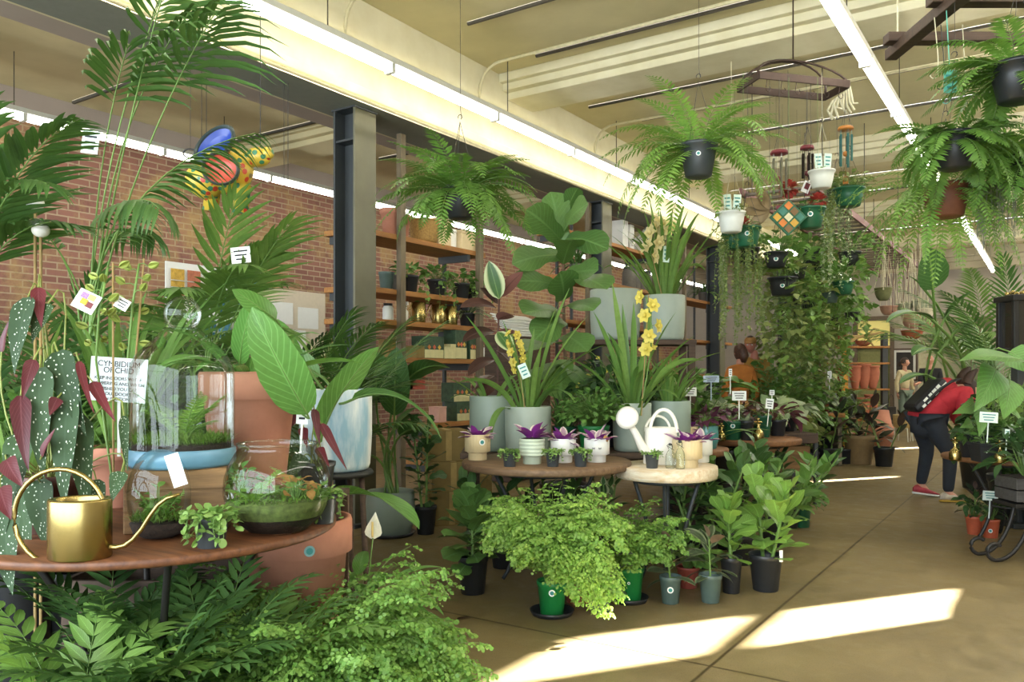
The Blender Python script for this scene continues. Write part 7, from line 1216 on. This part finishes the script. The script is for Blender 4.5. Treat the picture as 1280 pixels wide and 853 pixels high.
# tall plants behind the edge table
q = at(1222, 9.3, 0); g = R_(340); t = thing('bird_of_paradise', q, 'towering bird of paradise with one huge upright leaf under the drooping fern', 'plant'); z = pot(t, 'nursery', .2, .4, BLACK); mb = MB()
for b, tt, w, bd, up, r_ in (((1166, 362, 8.2), (1160, 310, 8.), .34, .2, 'cam', .1), ((1165, 400, 8.2), (1108, 403, 7.8), .15, .9, 'z', .2), ((1180, 400, 8.3), (1215, 365, 8.2), .16, .5, 'z', .3), ((1170, 440, 8.2), (1140, 445, 7.9), .16, .9, 'z', .3), ((1190, 420, 8.4), (1230, 400, 8.4), .2, .6, 'z', .2), ((1160, 470, 8.2), (1125, 480, 8.), .13, .8, 'z', .2), ((1150, 355, 8.2), (1136, 345, 8.1), .04, .3, 'z', .4)):
    leafpx(mb, q, pt(*b), pt(*tt), w, bd, 'paddle', up, r_, stalk=q + np.array((g.normal(0, .06), g.normal(0, .06), z)), sr=.014, g=g)
mb.build('foliage', [LM['paddledark'], STEM], t)
plant('kentia_palm', at(1240, 9.4, 0), 'kentia palm behind the black lantern at the edge', 'palm', ('nursery', .2, .4, BLACK), [('palm', 'palmlight', dict(n=16, Lp=1.5, L=.9, ll=.36, lw=.03, el=(1.25, 1.5), bend=(.9, 1.8), nl=18))], 341)
plant('kentia_palm', at(1272, 8.6, 0), 'dark kentia palm furthest back behind the edge table', 'palm', ('nursery', .2, .4, BLACK), [('palm', 'palm', dict(n=18, Lp=1.2, L=1.0, ll=.34, lw=.03, el=(1.2, 1.5), bend=(.7, 1.7), nl=20))], 342)
plant('leafy_shrub', at(1262, 7.3, 0), 'dense shrub filling the gap behind the edge table', 'plant', ('nursery', .18, .4, BLACK), [('clump', 'bushdark', dict(n=420, R=.42, H=.95, ll=.12, lw=.07))], 343)
plant('leafy_shrub', at(1300, 6.9, 0), 'dark shrub standing under the far side of the edge table', 'plant', ('nursery', .16, .3, BLACK), [('clump', 'bushdark', dict(n=200, R=.3, H=.5, ll=.12, lw=.06))], 344)
# ================================================================== people
def skinmesh(J, E, root, sub=2):
    """grow one smooth surface round a skeleton; J: {name: ((x, y, z), rx[, ry])}"""
    names = list(J); ix = {n_: i for i, n_ in enumerate(names)}; me = bpy.data.meshes.new('skeleton'); me.from_pydata([J[n_][0] for n_ in names], [(ix[a], ix[b]) for a, b in E], []); me.update()
    o = bpy.data.objects.new('skeleton', me); C.objects.link(o); o.modifiers.new('skin', 'SKIN'); s = o.modifiers.new('sub', 'SUBSURF'); s.levels = s.render_levels = sub
    if not me.skin_vertices:
        bpy.context.view_layer.objects.active = o
    for i, n_ in enumerate(names):
        v = me.skin_vertices[0].data[i]; r = J[n_][1:]; v.radius = (r[0], r[1] if len(r) > 1 else r[0]); v.use_root = (n_ == root)
    dg = bpy.context.evaluated_depsgraph_get(); dg.update(); ev = o.evaluated_get(dg); m2 = bpy.data.meshes.new_from_object(ev)
    V = np.empty(len(m2.vertices)*3); m2.vertices.foreach_get('co', V); Q = [tuple(p.vertices) for p in m2.polygons]
    bpy.data.objects.remove(o); bpy.data.meshes.remove(m2); return V.reshape(-1, 3), Q
def addskin(mb, J, E, root, mi=0, sub=2):
    V, Q = skinmesh(J, E, root, sub); q4 = [q for q in Q if len(q) == 4]; q3 = [q for q in Q if len(q) == 3]; n0 = mb.n; mb.add(V, q4, None, mi)
    if q3: mb.Q.append((np.array(q3) + n0, mi, True))
def rotm(yaw, pitch=0., roll=0.):
    cy, sy, cp, sp, cr, sr = math.cos(yaw), math.sin(yaw), math.cos(pitch), math.sin(pitch), math.cos(roll), math.sin(roll)
    return np.array(((cy, -sy, 0), (sy, cy, 0), (0, 0, 1))) @ np.array(((1, 0, 0), (0, cp, -sp), (0, sp, cp))) @ np.array(((cr, 0, sr), (0, 1, 0), (-sr, 0, cr)))
def headmesh(mb, c, M, s=1.):
    """skull, jaw, nose, ears, eyes and mouth; the face looks along the local -y"""
    n0 = len(mb.V); k, n = 16, 22; th = np.linspace(.001, PI-.001, k); a = np.arange(n)*2*PI/n
    V = np.stack([np.sin(th)[:, None]*np.cos(a), np.sin(th)[:, None]*np.sin(a), -np.cos(th)[:, None]*np.ones(n)], -1).reshape(-1, 3); V = V*np.array((.074, .094, .112))
    low = np.clip(-V[:, 2]/.112, 0, 1); V[:, 0] *= 1 - .34*low; V[:, 1] = V[:, 1]*(1 - .18*low) - .012*low
    fr = np.exp(-((V[:, 0]/.016)**2 + ((V[:, 2] + .012)/.022)**2))*(V[:, 1] < 0); V[:, 1] -= .018*fr
    for sx in (-.03, .03): e = np.exp(-(((V[:, 0]-sx)/.018)**2 + ((V[:, 2]-.012)/.014)**2))*(V[:, 1] < 0); V[:, 1] += .009*e
    i = np.arange(k-1)[:, None]*n; j = np.arange(n); j2 = (j+1) % n; mb.add(V, np.stack([i+j, i+j2, i+n+j2, i+n+j], -1).reshape(-1, 4), None, 0)
    for sx in (-1, 1): mb.ball((sx*.029, -.081, .012), .011, 10, 7, 1); mb.ball((sx*.029, -.0895, .012), .005, 8, 5, 2); mb.ball((sx*.073, .008, -.005), .022, 10, 7, 0, .35, .7, 1.2)
    mb.ball((0, -.084, -.058), .02, 10, 6, 3, 1., .4, .32); mb.tubes([[(0, -.09, .008), (0, -.104, -.016), (0, -.098, -.026)]], np.array([.006, .009, .006])[None], 6, 0)
    for q in range(n0, len(mb.V)): mb.V[q] = (mb.V[q]*s) @ M.T + np.array(c)
def hand(mb, w, d, side, palm, curl=.5, s=1.):
    """palm and five separate, bent fingers; w wrist, d pointing direction, side towards the thumb, palm: the way the palm faces"""
    d, side, palm = nrm(np.array(d, float)), nrm(np.array(side, float)), nrm(np.array(palm, float)); w = np.array(w, float)
    P = np.array([w, w + d*.04*s, w + d*.085*s]); R = np.array([.024, .034, .03])*s
    n0 = len(mb.V); mb.tubes([P], R[None], 8, 0); v = mb.V[n0] - P.mean(0); v -= np.outer(v @ palm, palm)*.5; mb.V[n0] = v + P.mean(0)
    for k, (o, l) in enumerate(((.026, .068), (.009, .078), (-.009, .072), (-.026, .056))):
        b = w + d*.078*s + side*o*s; c1 = d*math.cos(curl*.5) + palm*math.sin(curl*.5); c2 = d*math.cos(curl*1.3) + palm*math.sin(curl*1.3); c3 = d*math.cos(curl*2) + palm*math.sin(curl*2)
        p1 = b + c1*l*.45*s; p2 = p1 + c2*l*.32*s; p3 = p2 + c3*l*.25*s; mb.tubes([[b, p1, p2, p3]], np.array([.0095, .0088, .008, .006])[None]*s, 6, 0)
    b = w + d*.03*s + side*.028*s; p1 = b + (side*.7 + d*.6)*.035*s; p2 = p1 + (side*.3 + d*.8 + palm*.3)*.03*s; mb.tubes([[b, p1, p2]], np.array([.0125, .011, .008])[None]*s, 6, 0)
EYEW = mat('eye_white', 'eceae2', .3, var=.01); LIP = mat('lips', 'b06a62', .5, var=.03)
def shoe(t, name, a, toe, m, sole, L=.27):
    """a: ankle, toe: heading of the foot on the ground"""
    d = nrm(np.array((toe[0], toe[1], 0.))); c = np.array((a[0], a[1], 0.)); n = 20; s = np.linspace(0, 1, 12); W = np.interp(s, [0, .08, .3, .7, .9, 1], [.018, .035, .037, .047, .036, .01]); H = np.interp(s, [0, .1, .3, .55, .8, 1], [.07, .1, .105, .07, .05, .03]); lift = a[2] - .09
    th = np.linspace(0, 2*PI, n, endpoint=False); S = np.array((-d[1], d[0], 0)); V = []
    for i in range(12): p = c + d*(-.075 + L*s[i]); V.append(p + np.outer(W[i]*np.cos(th), S) + np.outer(.022 + (H[i]-.022)*.5*(1 + np.sin(th)), (0, 0, 1)))
    V = np.concatenate(V); V[:, 2] += lift*np.interp((V - c) @ d, [-.07, .17], [1, 0]) + .0; i = (np.arange(11)*n)[:, None]; j = np.arange(n); Q = np.stack([i+j, i+(j+1) % n, i+n+(j+1) % n, i+n+j], -1).reshape(-1, 4)
    mb = MB(); mb.add(V, Q); u = mb.build(name, m, t); V2 = []
    for i in range(12): p = c + d*(-.08 + (L+.012)*s[i]); V2.append(p + np.outer(np.cos(th)*(W[i]+.004), S) + np.outer(.012 + .012*np.sin(th), (0, 0, 1)))
    V2 = np.concatenate(V2); V2[:, 2] += lift*np.interp((V2 - c) @ d, [-.07, .17], [1, 0]); mb = MB(); mb.add(V2, Q); mb.build('sole', sole, u)
def person(loc, label, J, facing_, clothes, hair, skin, headp, heady, headpitch=0., hands=(), shoes=(), hs=1., headroll=0., rz=YAW, bulk={}):
    t = thing('person', loc, label, 'person', None, rz); mb = MB(); E = [('hip', 'belly'), ('belly', 'chest'), ('chest', 'neck'), ('neck', 'skull')]
    for s in 'LR': E += [('chest', 'sh'+s), ('sh'+s, 'el'+s), ('el'+s, 'wr'+s), ('hip', 'hp'+s), ('hp'+s, 'kn'+s), ('kn'+s, 'an'+s), ('an'+s, 'to'+s)]
    addskin(mb, {k: (v[0],) + tuple(r*(1. if k in ('neck', 'skull', 'wrL', 'wrR', 'anL', 'anR', 'toL', 'toR') else .72) for r in v[1:]) for k, v in J.items() if k != 'hem'}, E, 'hip'); M = rotm(heady, headpitch, headroll); headmesh(mb, headp, M, hs)
    for h in hands: hand(mb, *h)
    mb.build('body', [mat('skin_'+skin, skin, .5, var=.04, scale=9), EYEW, INK, LIP], t)
    for name, col, keys, grow in clothes:
        ee = [e for e in E + [('hip', 'hem')] if e[0] in keys and e[1] in keys]; JJ = {k: (J[k][0],) + tuple((r*1.0 + grow) for r in J[k][1:]) for k in keys}; c = MB(); addskin(c, JJ, ee, keys[0]); [c.tubes([bp], np.array(br)[None], 16, 0, False) for bp, br in bulk.get(name, ())]
        c.build(name, mat('cloth_'+col, col, .85, var=.12, scale=14, bumps=.15), t)
    hair(t, M, np.array(headp)); 
    for s in shoes: shoe(t, *s)
    return t
def haircap(col, parts=(), low=-.35, face=.45, name='hair', grow=1.09):
    def f(t, M, c):
        mb = MB(); k, n = 18, 26; th = np.linspace(.001, PI-.001, k); a = np.arange(n)*2*PI/n; V = np.stack([np.sin(th)[:, None]*np.cos(a), np.sin(th)[:, None]*np.sin(a), -np.cos(th)[:, None]*np.ones(n)], -1).reshape(-1, 3)
        i = np.arange(k-1)[:, None]*n; j = np.arange(n); Q = np.stack([i+j, i+(j+1) % n, i+n+(j+1) % n, i+n+j], -1).reshape(-1, 4); cen = V[Q].mean(1)
        keep = (cen[:, 2] > np.where(cen[:, 1] < -.25, face, low)); mb.add((V*np.array((.074, .094, .112))*grow*(1 + .012*np.sin(a*9)[None, :, None].repeat(k, 0).reshape(-1, 1)) + (0, .006, .004)) @ M.T + c, Q[keep])
        for P, r in parts: mb.tubes([np.array(P) @ M.T + c], np.array(r)[None], 8)
        mb.build(name, mat('hair_'+col, col, .55, var=.3, scale=60), t)
    return f
def rotJ(J, ph):
    c, s = math.cos(ph), math.sin(ph); return {k: ((v[0][0]*c - v[0][1]*s, v[0][0]*s + v[0][1]*c, v[0][2]),) + tuple(v[1:]) for k, v in J.items()}
def standing(h=1.7, w=1., arms=None, ph=0., fem=False):
    k = h/1.7; b = dict(hip=((0, 0, .93), .125*w, .1*w), belly=((0, .0, 1.1), (.105 if fem else .125)*w, .085*w), chest=((0, .01, 1.3), (.115 if fem else .14)*w, .095*w), neck=((0, .005, 1.45), .05, .05), skull=((0, -.005, 1.55), .05, .055))
    for s, n_ in ((-1, 'L'), (1, 'R')):
        b.update({'sh'+n_: ((s*(.15 if fem else .18), .01, 1.37), .05, .05), 'el'+n_: ((s*.22, .02, 1.1), .04, .04), 'wr'+n_: ((s*.23, -.03, .86), .026, .026), 'hp'+n_: ((s*.085, 0, .86), .085*w, .085*w), 'kn'+n_: ((s*.09, -.01, .48), .056, .056), 'an'+n_: ((s*.09, .02, .09), .036, .036), 'to'+n_: ((s*.1, -.11, .035), .03, .025)})
    if arms: b.update(arms)
    return rotJ({q: (tuple(x*k for x in v[0]),) + tuple(x*k for x in v[1:]) for q, v in b.items()}, ph)
TOP = ['chest', 'belly', 'hip', 'neck', 'shL', 'elL', 'wrL', 'shR', 'elR', 'wrR']; TOPN = [k for k in TOP if k != 'neck']; PANTS = ['hip', 'hpL', 'knL', 'anL', 'hpR', 'knR', 'anR']
# --- shopper in red, bending over the edge table
q = fl(1185, 628); q[2] = 0; sc_ = dep(q)/F
def jx(px, py, y=0.): return ((px - 1185)*sc_, y, (628 - py)*sc_)
J = dict(hip=(jx(1168, 521, .1), .13, .13), hem=(jx(1161, 531, .1), .135, .135), belly=(jx(1171, 507, .1), .155, .165), chest=(jx(1190, 490, .1), .15, .165), neck=(jx(1206, 484, .09), .055), skull=(jx(1213, 485, .09), .05),
    shR=(jx(1198, 492, -.09), .072), elR=(jx(1201, 519, -.13), .062), wrR=(jx(1204, 543, -.14), .04), shL=(jx(1201, 492, .27), .072), elL=(jx(1214, 516, .3), .055), wrL=(jx(1222, 536, .24), .034),
    hpR=(jx(1165, 530, .0), .108), knR=(jx(1187, 567, -.02), .066), anR=(jx(1185, 617, .0), .042), toR=(jx(1196, 624, -.02), .03, .025), hpL=(jx(1163, 530, .2), .105), knL=(jx(1178, 566, .3), .064), anL=(jx(1174, 613, .38), .042), toL=(jx(1184, 622, .38), .03, .025))
SH = mat('sneaker', 'd8cbb8', .6, var=.25, scale=20); SHR = mat('sneaker_red', 'b8404a', .6, var=.2, scale=20); SOL = mat('sole_yellow', 'c9a23e', .6)
person(q, 'person in a red sweatshirt and dark leggings bending over the edge table', J, 0, [('sweatshirt', 'c4303a', TOPN + ['hem'], .036), ('leggings', '2b3038', PANTS, .012)],
    haircap('4a3226', [([(0, .07, .06), (.03, .06, .13), (.06, .0, .2), (.09, -.06, .24)], [.06, .055, .045, .015]), ([(-.04, .05, .08), (-.05, .02, .16), (-.03, -.06, .22)], [.05, .045, .015])], -.6, .35), 'd8a088', jx(1218, 489, .09), -PI/2 + PI, 0., [(J['wrR'][0], (.1, 0, -1), (0, -1, 0.1), (-1, 0, -.1), .6), (J['wrL'][0], (.2, -.2, -1), (0, -1, .1), (-1, 0, 0), .6)],
    bulk={'sweatshirt': [([jx(1203, 486, .09), jx(1196, 487, .09), jx(1185, 492, .09), jx(1173, 503, .09), jx(1164, 517, .09), jx(1160, 526, .09), jx(1160, 527, .09)], [.02, .13, .175, .19, .18, .16, .02])], 'leggings': [([jx(1170, 510, .1), jx(1168, 513, .1), jx(1164, 526, .1), jx(1164, 540, .1), jx(1166, 548, .1)], [.02, .13, .16, .15, .05])]}, shoes=[('sneaker', J['anR'][0][:2] + (.09,), (.95, -.25), SH, SOL), ('sneaker', J['anL'][0][:2] + (.12,), (.95, -.1), SHR, PAPER)], hs=1., headroll=0.)
t = thing('shoulder_bag', tuple(q), 'black shoulder bag with white lettering slung on the red shopper\'s back', 'bag', None, YAW); mb = MB()
c = np.array(jx(1155, 494, -.02)); mb.obox(tuple(c), (.215, .15, .05), 0, 0, -.8); mb.build('bag_body', mat('bag_black', '1d1c1e', .6, var=.2), t, .045)
mb = MB(); S1 = [jx(1143, 508, -.15), jx(1160, 488, -.2), jx(1178, 477, -.17), jx(1196, 474, -.06), jx(1204, 480, .1)]; mb.tubes([S1], .014, 6, 0, False); mb.build('strap', MC['bag_black'], t)
mb = MB(); g = R_(6); ux, uz = np.array((math.cos(.8), 0, math.sin(.8))), np.array((-math.sin(.8), 0, math.cos(.8)))
for k in range(6):
    for r2 in range(2):
        if g.random() < .85: mb.obox(tuple(c + ux*(-.13 + .058*k + g.uniform(-.006, .006)) + uz*(-.012 + .034*r2) + np.array((0, -.1515, 0))), (g.uniform(.018, .027), .002, g.uniform(.011, .016)), 0, 0, -.8)
mb.build('white_print', mat('bag_white', 'e4e6d8', .6, var=.02), t)
# --- woman in the passage
q = fl(1131, 535.5); q[2] = 0
J = standing(1.68, .92, None, .25, True)
person(q, 'person in a cream top and sage trousers standing by the framed picture', J, 0, [('long_sleeved_top', 'd9cba0', TOPN, .012), ('trousers', '7d8f80', PANTS, .02)], haircap('3a2a24', [([(0, .1, .0), (0, .13, -.04), (0, .12, -.1)], [.03, .035, .015])], -.35, .4), 'cf9c84', (0, -.01, 1.585), .25 + .9, 0., [(J['wrL'][0], (0, -.1, -1), (0, -1, 0), (1, 0, 0), .4), (J['wrR'][0], (0, -.1, -1), (0, -1, 0), (-1, 0, 0), .4)], [('shoe', J['anL'][0], (.2, -1), INK, PAPER), ('shoe', J['anR'][0], (.3, -1), INK, PAPER)])
t = thing('handbag', tuple(np.array(q) + np.array((-RT[0], -RT[1], 0))*.33), 'dark tote bag beside the person in the cream top', 'bag', None, YAW); mb = MB(); mb.obox((0, 0, .36), (.1, .06, .16)); mb.build('bag_body', mat('tote_dark', '3a342e', .7), t, .02); mb = MB(); a = np.linspace(0, PI, 12); mb.tubes([np.stack([.07*np.cos(a), 0*a, .52 + .3*np.sin(a)], -1)], .008, 5); mb.build('handle', MC['tote_dark'], t)
# --- man in black beyond the bending shopper
q = pt(1163, 0, 18.2); q[2] = 0
J = standing(1.72, 1.05, dict(elL=((-.2, -.08, 1.1), .042, .042), wrL=((-.3, -.3, 1.05), .028, .028), elR=((.2, -.08, 1.1), .042, .042), wrR=((.02, -.32, 1.08), .028, .028)), -.5)
person(q, 'balding person in a black t-shirt in the passage beyond the bending shopper', J, 0, [('t_shirt', '24262a', ['chest', 'belly', 'hip', 'shL', 'elL', 'shR', 'elR'], .016), ('jeans', '3a4250', PANTS, .02)], haircap('b8aca0', (), -.2, .75, 'hair', 1.03), 'cf9880', (0, -.01, 1.62), -.9, .1, [(J['wrL'][0], (-.5, -.7, 0), (0, 0, 1), (1, -.3, 0), .6), (J['wrR'][0], (-.6, -.6, 0), (0, 0, 1), (-1, 0, 0), .6)], [('shoe', J['anL'][0], (-.4, -1), INK, PAPER), ('shoe', J['anR'][0], (-.4, -1), INK, PAPER)])
# --- pair in orange and ochre among the plants
q = pt(925, 0, 10.5); q[2] = 0; J = standing(1.68, 1., None, PI + .2, True)
person(q, 'person with brown hair in an orange hoodie seen from behind among the plants', J, 0, [('hoodie', 'b8702c', TOP, .01), ('trousers', '3a3a40', PANTS, .02)], haircap('5a3a2a', [([(0, .07, .02), (0, .1, -.06), (0, .08, -.14)], [.06, .06, .03])], -.7, .4), 'c99078', (0, .0, 1.575), PI + .2, .15, [(J['wrL'][0], (0, 0, -1), (0, 1, 0), (-1, 0, 0), .4), (J['wrR'][0], (0, 0, -1), (0, 1, 0), (1, 0, 0), .4)], [('shoe', J['anL'][0], (0, 1), INK, PAPER), ('shoe', J['anR'][0], (0, 1), INK, PAPER)])
q = pt(943, 0, 11.1); q[2] = 0; J = standing(1.8, 1.12, None, .2)
def cap(t, M, c):
    haircap('4a3424', (), -.2, .6)(t, M, c); mb = MB(); mb.ball((0, .005, .05), .086, 16, 9, 0, .95, 1.15, .8); mb.lathe([(.001, .02), (.06, .018), (.062, .026), (.001, .03)], 18, (0, -.1, .025), sx=.9, sy=1.)
    for i in range(len(mb.V)): mb.V[i] = mb.V[i] @ M.T + c
    mb.build('cap', mat('cap_tan', 'a87a44', .8), t)
person(q, 'tall person in an ochre jacket and tan cap facing the orange hoodie', J, 0, [('jacket', 'a87f3c', TOP, .035), ('trousers', '4a443c', PANTS, .02)], cap, 'b87868', (-.06, -.02, 1.7), -.4, .2, [(J['wrL'][0], (0, 0, -1), (0, -1, 0), (1, 0, 0), .4), (J['wrR'][0], (0, 0, -1), (0, -1, 0), (-1, 0, 0), .4)], [('shoe', J['anL'][0], (0, -1), INK, PAPER), ('shoe', J['anR'][0], (0, -1), INK, PAPER)])
